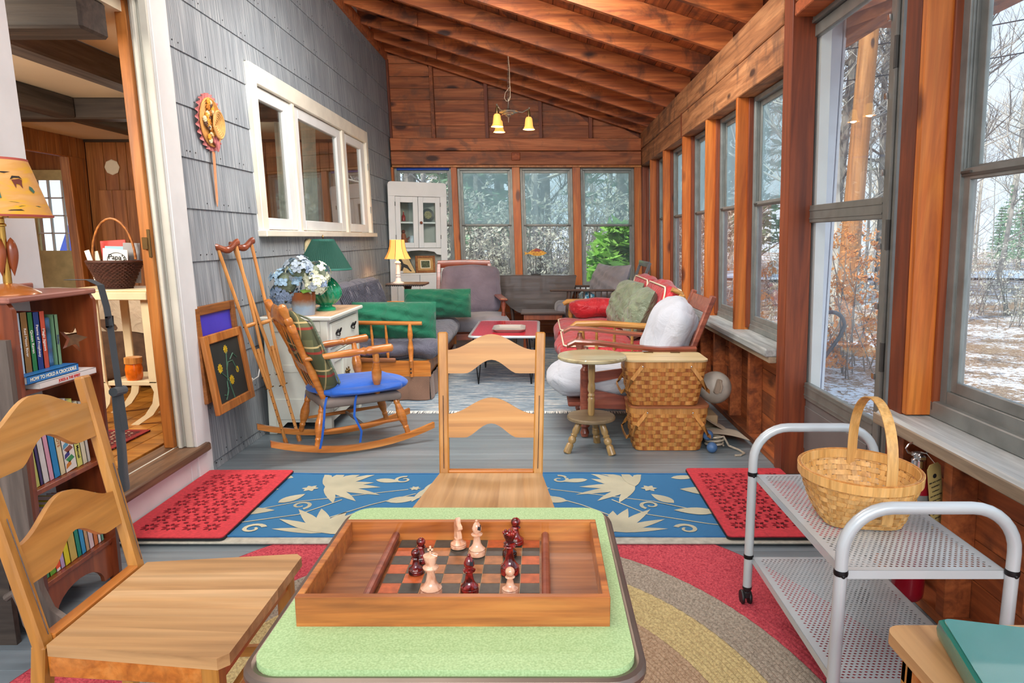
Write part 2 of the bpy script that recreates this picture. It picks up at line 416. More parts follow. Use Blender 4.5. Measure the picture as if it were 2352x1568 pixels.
M['lidred'] = wood('basket_lid_red', srgb(160, 96, 58), srgb(120, 66, 38), srgb(180, 116, 76), 0, .8, .4, 0, 0)
M['floor'] = wood('painted_floor', srgb(124, 136, 142), srgb(114, 126, 132), srgb(132, 144, 150), 0, .35, .32, 0, .05, None, .02)
M['white'] = plain('white_enamel', srgb(228, 232, 232), .35, 0, .03, 5)
M['cartmetal'] = plain('cart_grey_white', srgb(190, 198, 200), .3, .1, .03, 5, 0, 60, 0, .4)
M['black'] = plain('black', srgb(26, 26, 28), .5)
M['blackmetal'] = plain('black_metal', srgb(34, 34, 36), .4, .6)
M['chrome'] = plain('chrome', srgb(210, 210, 210), .2, 1, .02)
M['brass'] = plain('brass', srgb(196, 150, 74), .25, 1, .05)
M['oldbrass'] = plain('old_brass', srgb(120, 96, 60), .4, .8, .1)
M['green'] = weave('green_twill', srgb(12, 112, 80), srgb(8, 94, 66), 220, .85, .45, 7)
M['grey_cover'] = weave('grey_slipcover', srgb(104, 104, 118), srgb(86, 86, 100), 160, .9, .6, 9)
M['grey_light'] = weave('grey_upholstery', srgb(146, 142, 146), srgb(124, 120, 128), 240, .95, .3, 6)
M['white_cloth'] = weave('white_stretch_cover', srgb(184, 189, 197), srgb(176, 181, 190), 300, .8, .5, 4, .05)
M['redvinyl'] = weave('red_cushion', srgb(196, 30, 42), srgb(184, 26, 38), 300, .5, .7, 8)
M['olive'] = weave('olive_satin', srgb(134, 146, 120), srgb(116, 130, 102), 300, .5, .8, 8)
M['blue'] = weave('blue_cushion', srgb(20, 100, 206), srgb(16, 90, 190), 260, .7, .2, 5)
M['taupe'] = plain('taupe_vinyl', srgb(128, 116, 108), .5, 0, .1, 6, .3, 20)
M['cream'] = plain('cream', srgb(236, 226, 196), .6, 0, .05)
M['glass'] = glass('clear_glass', (.97, 1, .99, 1), 1, .04, (.9, .95, 1, 1))  # slight translucent haze mixed in to brighten the panes
M['glass_hazy'] = glass('hazy_double_glass', (.84, .94, .93, 1), 1, .26, (.80, .96, .96, 1))
M['glass_in'] = glass('reflective_glass', (.75, .78, .78, 1), 2.0)
M['paper'] = plain('paper_white', srgb(240, 238, 230), .8, 0, .03)
M['ink'] = plain('ink', srgb(20, 20, 24), .8, 0, 0)
M['whiteink'] = plain('white_ink', srgb(246, 246, 240), .8, 0, 0)
def leafmat(name, col, tr=.4):
    m, nt, bs = nodes(name)
    v = coords(nt); n = noise(nt, v, 2.2, 3)
    c = ramp(nt, [(.3, tuple(x * .55 for x in col[:3]) + (1,)), (.7, tuple(min(1, x * 1.25) for x in col[:3]) + (1,))], n).outputs[0]
    nt.links.new(c, bs.inputs['Base Color']); bs.inputs['Roughness'].default_value = .7
    out = nt.nodes['Material Output']; t = N(nt, 'ShaderNodeBsdfTranslucent'); nt.links.new(c, t.inputs[0])
    mx = N(nt, 'ShaderNodeMixShader'); mx.inputs[0].default_value = tr
    nt.links.new(bs.outputs[0], mx.inputs[1]); nt.links.new(t.outputs[0], mx.inputs[2]); nt.links.new(mx.outputs[0], out.inputs[0]); return m
M['needle'] = leafmat('pine_needles', srgb(150, 186, 150))
M['needle2'] = leafmat('bright_needles', srgb(140, 190, 84))
M['beech'] = leafmat('beech_leaves', srgb(246, 164, 92), .5)
M['tan'] = leafmat('tan_leaves', srgb(255, 244, 218), .62)
# ================================================================ SETTING
def bx(lo, hi, b=0): return MB().box(lo, hi, None, b)
# ---- floor: painted boards running across the room
floor = struct('floor', bx((-1.92, -1.0, -.12), (1.50, 9.1, -.022)), M['blackmetal'])
_pl = {}
y = -.9; i = 0
while y < 9.05:
    for (xa, xb) in ((-1.90, 1.47),):
        if 0 not in _pl: _pl[0] = mesh('floor_plank', bx((xa, 0, -.02), (xb, .099, 0), .001), M['floor'], smooth=False)
        obj('floor_plank', _pl[0], None, floor, (0, y, random.uniform(-.0006, 0)), kind='structure')
    y += .1; i += 1

# ---- left wall of grey striated shingle panels, with doorway and inner window
def shingle_mat():
    m, nt, bs = nodes('grey_shingle')
    v = coords(nt, (1, 130, 2.2)); n = noise(nt, v, 1.0, 4, .2)
    v2 = coords(nt, (1, 1, 1)); n2 = noise(nt, v2, 3, 4)
    c = ramp(nt, [(.30, srgb(114, 122, 127)), (.5, srgb(143, 151, 156)), (.68, srgb(176, 182, 184))], n).outputs[0]
    c = mixc(nt, c, ramp(nt, [(.3, (.84, .84, .86, 1)), (.7, (1.06, 1.05, 1.04, 1))], n2).outputs[0], 1, 'MULTIPLY')
    c = hsvrand(nt, c, 0, .05)
    nt.links.new(c, bs.inputs['Base Color']); bs.inputs['Roughness'].default_value = .8; bump(nt, bs, n, .5, .004); return m
M['shingle'] = shingle_mat()
XL = -1.878
wl = struct('wall_left')
wb = MB()
for (ya, yb, za, zb) in ((3.53, 4.65, -.05, 3.7), (4.65, 7.66, -.05, 1.345), (4.65, 7.66, 2.43, 3.7), (7.66, 9.1, -.05, 3.7), (-1, 3.5, 2.46, 3.7), (-1.0, 2.50, -.05, 2.46), (2.5, 3.5, -.05, .13)):
    wb.box((XL - .10, ya, za), (XL - .012, yb, zb))
obj('wall_core', wb, M['trimw'], wl, shear=True, kind='structure')
WIN = (4.62, 7.70, 1.31, 2.43)
courses = [-.0, .05, .32, .60, .878, 1.17, 1.454, 1.723, 1.996, 2.276, 2.555, 2.835, 3.11, 3.39, 3.55]
nail = MB()
for ci in range(len(courses) - 1):
    z0, z1 = courses[ci], courses[ci + 1]
    st = 3.652; off = (ci * .27 + .11) % .61
    ys = [st] + [st + off + k * .61 for k in range(10) if st + off + k * .61 < 8.97] + [8.985]
    for a, b in zip(ys[:-1], ys[1:]):
        if b - a < .04: continue
        rects = [(a, b, z0, z1)]
        if b > WIN[0] and a < WIN[1] and z1 > WIN[2] and z0 < WIN[3]:
            rects = []
            if a < WIN[0]: rects.append((a, WIN[0], z0, z1))
            if b > WIN[1]: rects.append((WIN[1], b, z0, z1))
            m0, m1 = max(a, WIN[0]), min(b, WIN[1])
            if z0 < WIN[2]: rects.append((m0, m1, z0, WIN[2]))
            if z1 > WIN[3]: rects.append((m0, m1, WIN[3], z1))
        mb = MB()
        for (p, q, u, w) in rects:
            if q - p < .005 or w - u < .005: continue
            g = .0015; dx = .009 * (w - z0) / (z1 - z0)
            vs = [(XL - .012, p + g, u), (XL, p + g, u + .001), (XL, q - g, u + .001), (XL - .012, q - g, u),
                  (XL - .012, p + g, w), (XL - dx + .0005, p + g, w), (XL - dx + .0005, q - g, w), (XL - .012, q - g, w)]
            mb.add(vs, [(0, 1, 2, 3), (7, 6, 5, 4), (0, 4, 5, 1), (3, 2, 6, 7), (1, 5, 6, 2), (0, 3, 7, 4)])
        if mb.v: obj('shingle_panel', mb, M['shingle'], wl, shear=True, smooth=False, kind='structure')
        for yy in (a + .03, b - .03, (a + b) / 2 + .02):
            if not (WIN[0] < yy < WIN[1] and WIN[2] - .05 < z0 + .04 < WIN[3]):
                nail.box((XL, yy - .003, z0 + .032), (XL + .002, yy + .003, z0 + .038))
obj('nail_heads', nail, M['black'], wl, shear=True, kind='stuff')
struct('trim_1', MB().box((XL - .03, 3.45, 3.49), (XL + .022, 8.98, 3.62), None, .004), M['board'])
struct('trim_2', MB().box((XL + .0, 8.95, 2.2), (XL + .03, 8.985, 3.5), None, .003), M['redpost'])

# doorway: casing, jambs, threshold step
dc = struct('trim_3')
obj('casing', MB().box((XL - .01, 3.50, -.02), (XL + .024, 3.652, 2.60), None, .003), M['trimw'], dc, shear=True)
obj('jamb', MB().box((XL - .085, 3.50, .2), (XL - .01, 3.56, 2.46), None, .003).box((XL - .062, 3.47, .2), (XL - .042, 3.50, 2.44), None, .004).box((XL - .03, 3.488, .2), (XL + .01, 3.505, 2.46), None, .003), M['jambw'], dc, shear=True)
obj('inner_casing', MB().box((XL - .14, 3.475, .2), (XL - .085, 3.56, 2.46), None, .004).box((XL - .14, 2.40, 2.42), (XL - .085, 3.56, 2.50), None, .004), M['innertrim'], dc, shear=True)
obj('strike_plate', MB().box((XL - .10, 3.466, 1.20), (XL - .085, 3.476, 1.34), None, .002).box((XL - .125, 3.462, 1.24), (XL - .098, 3.47, 1.30), None, .002), M['oldbrass'], dc, shear=True)
obj('near_casing', MB().box((XL - .01, 2.36, 0), (XL + .024, 2.545, 2.6), None, .003), M['trimw'], dc, shear=True)
obj('near_jamb', MB().box((XL - .085, 2.45, .2), (XL - .01, 2.53, 2.46)), M['jambw'], dc, shear=True)
obj('head_jamb', MB().box((XL - .085, 2.5, 2.44), (XL - .01, 3.5, 2.50)), M['jambw'], dc, shear=True)
obj('threshold', MB().box((XL - .18, 2.40, .155), (XL + .05, 3.60, .20), None, .008), M['threshold'], dc, shear=True)
obj('threshold_seam', MB().box((XL - .09, 2.42, .2), (XL - .084, 3.56, .2015)), M['jambw'], dc, shear=True)
obj('riser_board', MB().box((XL - .02, 2.40, 0), (XL + .012, 3.44, .155), None, .002).box((XL - .02, 3.442, 0), (XL + .012, 3.66, .155), None, .002), M['trimw'], dc, shear=True)

# ---- inner window in the left wall (three casement sashes)
w1 = struct('window_1')
y0, y1, z0, z1 = 4.64, 7.68, 1.345, 2.43
X = XL
obj('casing', MB().box((X - .06, y0, z0), (X + .022, y0 + .10, z1), None, .004).box((X - .06, y1 - .07, z0), (X + .022, y1, z1), None, .004)
    .box((X - .06, y0 + .10, z1 - .12), (X + .022, y1 - .07, z1), None, .004), M['trimcream'], w1, shear=True)
obj('window_sill', MB().box((X - .06, y0 - .03, z0 - .04), (X + .055, y1 + .04, z0 + .004), None, .005), M['trimcream'], w1, shear=True)
for ya, yb in ((5.40, 5.455), (6.73, 6.80)):
    obj('mullion', MB().box((X - .06, ya, z0), (X + .012, yb, z1 - .11), None, .004), M['trimcream'], w1, shear=True)
for (sa, sb, pa, pb) in ((4.74, 5.395, 4.80, 5.27), (5.46, 6.725, 5.58, 6.60), (6.805, 7.61, 6.92, 7.46)):
    s = MB(); zb, zt = z0 + .01, z1 - .125; pz0, pz1 = 1.435, 2.225
    s.box((X - .045, sa, zb), (X - .008, pa, zt), None, .004).box((X - .045, pb, zb), (X - .008, sb, zt), None, .004)
    s.box((X - .045, pa, zb), (X - .008, pb, pz0), None, .003).box((X - .045, pa, pz1), (X - .008, pb, zt), None, .003)
    so = obj('sash', s, M['trimw'], w1, shear=True)
    obj('pane', MB().box((X - .032, pa - .005, pz0 - .005), (X - .028, pb + .005, pz1 + .005)), M['glass_in'], so, shear=True)
for zz in (1.56, 2.02):
    obj('hinge', MB().tube([(X + .026, 7.607, zz), (X + .026, 7.607, zz + .07)], .006, 8), M['alu'], w1, shear=True)

# ---- window unit with two sashes, used on the back and right walls
def window_unit(name, axis, pl, a0, a1, z0, z1, zr, hazy=True, fw=.03, sw=.032):
    root = struct(name)
    def bb(a, b, d0, d1, za, zb, mb, bev=.002):
        if axis == 'y': mb.box((a, pl + d0, za), (b, pl + d1, zb), None, bev)
        else: mb.box((pl + d0, a, za), (pl + d1, b, zb), None, bev)
    f = MB(); bb(a0, a0 + fw, -.03, .03, z0, z1, f); bb(a1 - fw, a1, -.03, .03, z0, z1, f); bb(a0 + fw, a1 - fw, -.03, .03, z1 - fw, z1, f); bb(a0 + fw, a1 - fw, -.03, .03, z0, z0 + fw * 1.2, f)
    for q in (.008, .019):
        bb(a0 + fw, a0 + fw + .004, -.03 + q, -.024 + q, z0, z1, f, 0); bb(a1 - fw - .004, a1 - fw, -.03 + q, -.024 + q, z0, z1, f, 0)
    obj('window_frame', f, M['alu'], root, shear=True)
    for nm, (za, zb, d) in dict(upper_sash=(zr, z1 - fw, .012), lower_sash=(z0 + fw * 1.2, zr + .03, -.012)).items():
        s = MB(); A, B = a0 + fw, a1 - fw
        bb(A, A + sw, d - .008, d + .008, za, zb, s); bb(B - sw, B, d - .008, d + .008, za, zb, s)
        bb(A + sw, B - sw, d - .01, d + .01, za, za + sw, s); bb(A + sw, B - sw, d - .01, d + .01, zb - sw, zb, s)
        so = obj(nm, s, M['alu'], root, shear=True)
        p = MB(); bb(A + sw - .004, B - sw + .004, d - .0015, d + .0015, za + sw - .004, zb - sw + .004, p, 0)
        obj('pane', p, M['glass_hazy'] if (nm == 'upper_sash' and hazy) else M['glass'], so, shear=True)
    rl = MB(); bb(a0 + fw, a1 - fw, -.026, -.02, zr + .002, zr + .012, rl, 0); bb(a0 + fw, a0 + fw + .05, -.03, -.02, zr + .012, zr + .02, rl, 0); bb(a1 - fw - .05, a1 - fw, -.03, -.02, zr + .012, zr + .02, rl, 0)
    obj('meeting_rail', rl, M['aludark'], root, shear=True)
    return root

# ---- back wall
YB = 8.98
def roofz(x): return 2.59 + (1.30 - x) * .31          # underside of rafters at unleaned x
wbk = struct('wall_back')
zz = 2.535; rowh = [.165, .17, .145, .14, .145, .15, .16, .17]
for h in rowh:
    za, zb = zz, zz + h; zz += h
    def xlim(z): return min(1.32, 1.30 - (z - 2.62) / .31)
    xr0, xr1 = xlim(za), xlim(zb)
    if xr0 < -1.85: break
    segs = [(-1.86, -1.30), (-1.30, -.63), (-.63, .05), (.05, .68), (.68, 1.34)]
    for a, b in segs:
        if xr0 <= a: continue
        b0, b1 = min(b, xr0), min(b, max(a + .002, xr1))
        g = .002; t0 = YB + random.uniform(0, .004)
        vs = [(a + g, t0, za + g), (b0 - g, t0, za + g), (b0 - g, t0 + .02, za + g), (a + g, t0 + .02, za + g), (a + g, t0, zb - g), (b1 - g, t0, zb - g), (b1 - g, t0 + .02, zb - g), (a + g, t0 + .02, zb - g)]
        obj('board', MB().add(vs, [(0, 3, 2, 1), (4, 5, 6, 7), (0, 1, 5, 4), (1, 2, 6, 5), (2, 3, 7, 6), (3, 0, 4, 7)]), M['board'], wbk, shear=True, smooth=False, kind='structure')
for x in (-1.315, -.64, .035, .665):
    obj('stud', MB().box((x - .022, 8.90, 2.53), (x + .022, YB, roofz(x) + .03), None, .002), M['redpost'] if x != -1.315 else M['panelv'], wbk, shear=True)
obj('sheathing', MB().add([(-1.9, 9.01, 2.18), (1.5, 9.01, 2.18), (1.5, 9.01, 2.70), (-1.9, 9.01, 3.75), (-1.9, 9.03, 2.18), (1.5, 9.03, 2.18), (1.5, 9.03, 2.70), (-1.9, 9.03, 3.75)], [(0, 1, 2, 3), (7, 6, 5, 4), (3, 2, 6, 7)]), M['redpost'], wbk, shear=True)
struct('trim_4', MB().box((-1.86, 8.84, 2.377), (1.295, 8.98, 2.53), None, .006), M['board'])
struct('trim_5', MB().box((-1.86, 8.845, 2.205), (1.295, 8.98, 2.372), None, .006), M['board'])
struct('trim_6', MB().box((-1.86, 8.87, 2.178), (1.30, 8.98, 2.203), None, .003), M['innertrim'])
for a, b in ((-1.878, -1.85), (-1.118, -1.045), (-.342, -.246), (.426, .524), (1.214, 1.30)):
    obj('post', MB().box((a, 8.89, .66), (b, 9.02, 2.18), None, .003), M['post'], wbk, shear=True)
bw = [(-1.85, -1.118), (-1.045, -.342), (-.246, .426), (.524, 1.214)]
for i, (a, b) in enumerate(bw): window_unit('window_%d' % (i + 2), 'y', 8.99, a, b, .66, 2.178, 1.44, hazy=i > 0)
obj('painters_tape', MB().box((-1.82, 8.955, 2.150), (-1.15, 8.958, 2.178)), plain('blue_tape', srgb(24, 84, 196), .6), None, shear=True,
    label='strip of blue masking tape along the top of the leftmost back window', cat='tape')
struct('window_sill', MB().box((-1.87, 8.83, .625), (1.30, 9.0, .66), None, .005), M['trimw'])
for i, (za, zb) in enumerate(((.02, .165), (.165, .315), (.315, .465), (.465, .62))):
    for a, b in ((-1.87, -.7), (-.7, .55), (.55, 1.35)):
        obj('board', bx((a + .002, 8.97, za + .002), (b - .002, 9.0, zb - .002)), M['panelx'], wbk, shear=True, smooth=False, kind='structure')
struct('baseboard_back', MB().box((-1.87, 8.955, 0), (1.31, 8.99, .05), None, .003), M['redpost'])

# ---- right wall
wr = struct('wall_right')
seg = ((6.42, 9.0), (3.78, 6.38))
for i, (a, b) in enumerate(seg):
    obj('lower_beam', MB().box((1.30, a, 2.195), (1.46, b, 2.398), None, .006), M['beam'], wr, shear=True)
obj('splice_block', MB().box((1.298, 6.375, 2.19), (1.40, 6.425, 2.41), None, .003), M['redpost'], wr, shear=True)
obj('upper_beam', MB().box((1.295, 3.78, 2.40), (1.46, 9.0, 2.60), None, .007), M['beam'], wr, shear=True)
obj('upper_beam', MB().box((1.30, -.9, 2.46), (1.46, 3.62, 2.62), None, .007), M['beam'], wr, shear=True)
obj('door_header', MB().box((1.30, 2.6, 2.39), (1.46, 3.62, 2.455), None, .005).box((1.36, -.9, 2.20), (1.46, 2.5, 2.46), None, .005), M['panelx'], wr, shear=True)
for yy in (4.605, 5.446, 6.325, 7.32, 8.18, 8.93):
    obj('post', MB().box((1.30, yy, .66), (1.425, yy + .042, 2.195), None, .003), M['post'] if yy < 8.9 else M['redpost'], wr, shear=True)
    obj('stop_strip', MB().box((1.37, yy - .022, .7), (1.40, yy, 2.19), None, .002).box((1.37, yy + .042, .7), (1.40, yy + .06, 2.19), None, .002), M['redpost'], wr, shear=True)
rw = [(3.79, 4.585), (4.665, 5.425), (5.505, 6.305), (6.385, 7.30), (7.38, 8.16), (8.24, 8.93)]
for i, (a, b) in enumerate(rw): window_unit('window_%d' % (i + 6), 'x', 1.43, a, b, .715, 2.19, 1.50)
obj('window_stool', MB().box((1.24, 3.775, .635), (1.47, 8.97, .682), None, .008), M['sill'], wr, shear=True)
obj('stool_apron', MB().box((1.262, 3.775, .60), (1.32, 8.9, .635), None, .004), M['silledge'], wr, shear=True)
obj('sill_riser', MB().box((1.395, 3.775, .682), (1.47, 8.97, .722), None, .004), M['alu'], wr, shear=True)
obj('door_post', MB().box((1.30, 3.64, 0), (1.425, 3.765, 2.95), None, .003), M['redpost'], wr, shear=True)
for yy in (4.30, 4.75, 5.19, 5.64, 6.1, 6.55, 7.0, 7.45, 7.9, 8.35):
    obj('stud', MB().box((1.315, yy, .04), (1.40, yy + .04, .62), None, .002), M['panelv'], wr, shear=True)
ys = [3.77, 4.95, 6.2, 7.5, 8.96]
for k in range(4):
    for a, b in zip(ys[:-1], ys[1:]):
        o_ = .2 if k % 2 else 0
        obj('board', bx((1.40, max(3.77, a + o_ + .002), .04 + k * .145), (1.42, min(8.97, b + o_ - .002), .04 + k * .145 + .142)), M['panelv'], wr, shear=True, smooth=False, kind='structure')
for k in range(4):
    obj('board', bx((1.40, .2, .04 + k * .14), (1.42, 2.6, .04 + k * .14 + .137)), M['panelv'], wr, shear=True, smooth=False, kind='structure')
for yy in (2.42, 2.12, 1.72, 1.32, .92):
    obj('stud', MB().box((1.31, yy, .04), (1.40, yy + .045, .60), None, .002), M['panelv'], wr, shear=True)
obj('floor_plate', MB().box((1.31, 3.77, 0), (1.42, 8.97, .04), None, .003).box((1.31, .2, 0), (1.42, 2.6, .04), None, .003), M['panelv'], wr, shear=True)
obj('outer_skin', MB().box((1.425, 3.7, -.3), (1.47, 9.05, .64)).box((1.425, -.9, -.3), (1.47, 2.74, .60)).box((1.44, 3.62, 0), (1.49, 3.78, 2.9)), M['trimw'], wr, shear=True)
obj('red_stud', MB().box((1.31, 2.452, .03), (1.43, 2.55, 2.46), None, .003), M['redpost'], wr, shear=True)
obj('post', MB().box((1.312, 2.42, .66), (1.455, 2.450, 2.46), None, .003), M['post'], wr, shear=True)
obj('corner_strip', MB().box((1.40, 2.405, .68), (1.46, 2.419, 2.46), None, .003), M['redpost'], wr, shear=True)
obj('window_stool', MB().box((1.255, .2, .60), (1.50, 2.535, .655), None, .012), M['sill'], wr, shear=True)
obj('stool_edge', MB().box((1.247, .2, .603), (1.2555, 2.53, .645), None, .003), M['silledge'], wr, shear=True)
obj('sill_riser', MB().box((1.40, .2, .655), (1.50, 2.445, .715), None, .004), M['alu'], wr, shear=True)
window_unit('window_12', 'x', 1.455, .95, 2.412, .705, 2.46, 1.50, hazy=False, fw=.045, sw=.04)
obj('post', MB().box((1.31, .80, .66), (1.455, .94, 2.46), None, .004), M['post'], wr, shear=True)

# ---- storm door
d1 = struct('door_1')
px = 1.43; ya, yb, zt = 2.80, 3.865, 2.36
fr = MB()
for (a, b, u, w) in ((ya, ya + .07, .01, zt), (yb - .07, yb, .01, zt), (ya + .07, yb - .07, zt - .06, zt), (ya + .07, yb - .07, 1.375, 1.465), (ya + .07, yb - .07, .43, .52), (ya + .07, yb - .07, .01, .10)):
    fr.box((px - .016, a, u), (px + .016, b, w), None, .003)
for (u, w) in ((1.395, 1.402), (1.436, 1.443), (.45, .457), (.495, .502)): fr.box((px - .019, ya + .07, u), (px - .016, yb - .07, w))
obj('door_frame', fr, M['door_alu'], d1, shear=True)
obj('kick_panel', MB().box((px - .006, ya + .07, .10), (px + .006, yb - .07, .43)).box((px - .011, ya + .13, .15), (px - .006, yb - .13, .39), None, .003), M['door_panel'], d1, shear=True)
obj('upper_pane', bx((px - .002, ya + .068, 1.46), (px + .002, yb - .068, zt - .058)), M['glass'], d1, shear=True)
obj('lower_pane', bx((px - .002, ya + .068, .518), (px + .002, yb - .068, 1.378)), M['glass'], d1, shear=True)
cl = MB()
for zc in (.7, 1.0, 1.25, 1.55, 1.85, 2.15):
    cl.box((px - .026, yb - .082, zc), (px - .016, yb - .062, zc + .025), None, .002); cl.box((px - .026, ya + .062, zc), (px - .016, ya + .082, zc + .025), None, .002)
obj('glass_clips', cl, M['chrome'], d1, shear=True, kind='stuff')
hd = obj('door_handle', MB().box((px - .03, yb - .055, 1.0), (px - .016, yb - .02, 1.19), None, .004).tube([(px - .03, yb - .038, 1.12), (px - .085, yb - .038, 1.12)], .009).tube([(px - .085, yb - .03, 1.12), (px - .09, yb - .05, 1.118), (px - .085, yb - .10, 1.112)], [.009, .010, .005]).tube([(px - .03, yb - .038, 1.03), (px - .055, yb - .038, 1.03)], .010), M['chrome'], d1, shear=True)
ob = MB()
for q in (0, .012, .024, .036): ob.box((px - .03 + q * .2, ya - .055 + q, 0), (px + .02, ya - .047 + q, zt + .06), None, .001)
ob.tube([(px - .03, ya - .018, .05), (px - .03, ya - .018, zt)], .009, 8)
ob.box((px - .03, yb, 0), (px + .02, yb + .05, zt + .06), None, .002).box((px - .034, yb + .012, 0), (px - .03, yb + .02, zt)).box((px - .034, yb + .032, 0), (px - .03, yb + .04, zt))
for q in range(4): ob.box((px - .034 + .004 * q, ya - .05, zt + .005 + q * .018), (px + .02, yb + .05, zt + .02 + q * .018), None, .001)
ob.box((px - .05, ya - .05, zt + .078), (px + .02, yb + .05, zt + .088), None, .002)
obj('outer_door_frame', ob, M['door_alu'], d1, shear=True)
hg = MB()
for zc in (.75, 1.25, 1.95): hg.tube([(px - .032, ya - .018, zc), (px - .032, ya - .018, zc + .12)], .011, 8)
obj('hinge', hg, M['aludark'], d1, shear=True)

# ---- roof: sloping rafters, deck boards
ce = struct('ceiling')
def sl(x): return roofz(x)
raf = [8.86, 8.36, 7.78, 7.13, 6.42, 5.70, 5.05, 4.40, 3.75, 3.12, 2.5, 1.9, 1.3, .7, .1, -.5]
for yy in raf:
    mb = MB(); xa, xb = -1.93, 1.38; h = .15; t = .021
    vs = [(xa, yy - t, sl(xa)), (xb, yy - t, sl(xb)), (xb, yy + t, sl(xb)), (xa, yy + t, sl(xa)), (xa, yy - t, sl(xa) + h), (xb, yy - t, sl(xb) + h), (xb, yy + t, sl(xb) + h), (xa, yy + t, sl(xa) + h)]
    mb.add(vs, [(0, 3, 2, 1), (4, 5, 6, 7), (0, 1, 5, 4), (1, 2, 6, 5), (2, 3, 7, 6), (3, 0, 4, 7)])
    obj('rafter', mb, M['rafter'], ce, shear=True, smooth=False)
for yy in (8.36, 7.78, 7.13):
    mb = MB(); xa, xb = -1.93, -1.15; h = .115; y_ = yy - .062
    vs = [(xa, y_, sl(xa) - .01), (xb, y_, sl(xb) - .01), (xb, y_ + .04, sl(xb) - .01), (xa, y_ + .04, sl(xa) - .01), (xa, y_, sl(xa) + h), (xb, y_, sl(xb) + h), (xb, y_ + .04, sl(xb) + h), (xa, y_ + .04, sl(xa) + h)]
    mb.add(vs, [(0, 3, 2, 1), (4, 5, 6, 7), (0, 1, 5, 4), (1, 2, 6, 5), (2, 3, 7, 6), (3, 0, 4, 7)])
    obj('rafter_tie', mb, M['rafter'], ce, shear=True, smooth=False)
for yy in raf:
    obj('birdsmouth_block', MB().box((1.33, yy + .03, 2.60), (1.42, yy + .10, 2.70), None, .003), M['redpost'], ce, shear=True)
x = -1.98; k = 0
while x < 1.62:
    w = .152 + .012 * math.sin(k * 2.3); a, b = x, x + w; g = .0022
    ysp = [-.6, 2.3 + 1.3 * math.sin(k * 1.7), 6.2 + 1.4 * math.sin(k * 2.9), 9.15]
    for p, q in zip(ysp[:-1], ysp[1:]):
        za, zb = sl(a + g) + .152, sl(b - g) + .152
        vs = [(a + g, p + g, za), (b - g, p + g, zb), (b - g, q - g, zb), (a + g, q - g, za), (a + g, p + g, za + .02), (b - g, p + g, zb + .02), (b - g, q - g, zb + .02), (a + g, q - g, za + .02)]
        obj('deck_board', MB().add(vs, [(0, 3, 2, 1), (4, 5, 6, 7), (0, 1, 5, 4), (1, 2, 6, 5), (2, 3, 7, 6), (3, 0, 4, 7)]), M['deck'], ce, shear=True, smooth=False)
    x = b; k += 1
vs = [(-2.1, -.7, sl(-2.1) + .175), (1.75, -.7, sl(1.75) + .175), (1.75, 9.3, sl(1.75) + .175), (-2.1, 9.3, sl(-2.1) + .175)]
vs += [(p[0], p[1], p[2] + .02) for p in vs]
obj('roofing', MB().add(vs, [(0, 3, 2, 1), (4, 5, 6, 7), (0, 1, 5, 4), (1, 2, 6, 5), (2, 3, 7, 6), (3, 0, 4, 7)]), M['black'], ce, shear=True, smooth=False)

# ---- the room beyond the doorway
zi = .20; zc = 2.37; XI = -5.05; YI = 7.80
fi = struct('floor_inner', bx((-6.6, 1.5, .10), (-2.0, 8.5, .178)), M['oak_floor'])
for k in range(36):
    obj('floor_plank', bx((-2.16 - k * .12, 2.0, .18), (-2.16 - k * .12 + .117, 8.45, zi), .002), M['oak_floor'], fi, smooth=False, kind='structure')
struct('ceiling_inner', bx((-6.6, 1.5, zc), (-1.98, 8.6, zc + .05)), M['ceil_in'])
def vboards(par, axis, pl, a0, a1, z0, z1, w, mat, zf=None):
    a = a0; k = 0
    while a < a1 - .01:
        ww = w * (1 + .35 * math.sin(k * 2.1 + 1)); b = min(a1, a + ww)
        if axis == 'y': bb = MB().box((a + .002, pl, z0), (b - .002, pl + .02, z1), None, .004)
        else: bb = MB().box((pl - .02, a + .002, z0), (pl, b - .002, z1), None, .004)
        obj('board', bb, mat, par, kind='structure', smooth=False); a = b; k += 1
wib = struct('wall_inner_back', bx((-5.2, YI + .02, zi), (-1.98, YI + .08, zc)), M['black'])
vboards(wib, 'y', YI, XI, -2.0, zi, zc, .15, M['innerpine'])
wil = struct('wall_inner_left', MB().box((XI - .1, 1.5, zi), (XI - .02, 6.30, zc)).box((XI - .1, 6.30, 2.16), (XI - .02, 7.9, zc)).box((XI - .1, 7.55, zi), (XI - .02, 7.9, 2.16)), M['innerpine'])
vboards(wil, 'x', XI, 1.5, 6.30, zi, zc, .15, M['innerpine']); vboards(wil, 'x', XI, 6.30, YI, 2.16, zc, .15, M['innerpine']); vboards(wil, 'x', XI, 7.55, YI, zi, 2.16, .15, M['innerpine'])
struct('trim_7', MB().box((XI, 6.20, zi), (XI + .02, 6.30, 2.24), None, .003).box((XI, 6.30, 2.15), (XI + .02, 7.80, 2.24), None, .003).box((XI, 7.52, zi), (XI + .02, 7.60, 2.15), None, .003), M['innertrim'])
struct('wall_inner_near', bx((-5.2, 1.5, zi), (-1.98, 1.56, zc)), M['trimw'])
struct('wall_inner_side', MB().box((-2.04, 3.52, 0), (-1.985, 4.6, zc)).box((-2.04, 4.6, 0), (-1.985, 7.7, 1.34)).box((-2.04, 7.7, 0), (-1.985, 8.2, zc)).box((-2.04, 1.5, 0), (-1.985, 2.44, zc)), M['innerpine'])
struct('trim_8', MB().box((XI, YI - .02, zc - .03), (-2.0, YI, zc), None, .004).box((XI, 1.6, zc - .03), (XI + .02, YI, zc), None, .004), M['darkbeam'])
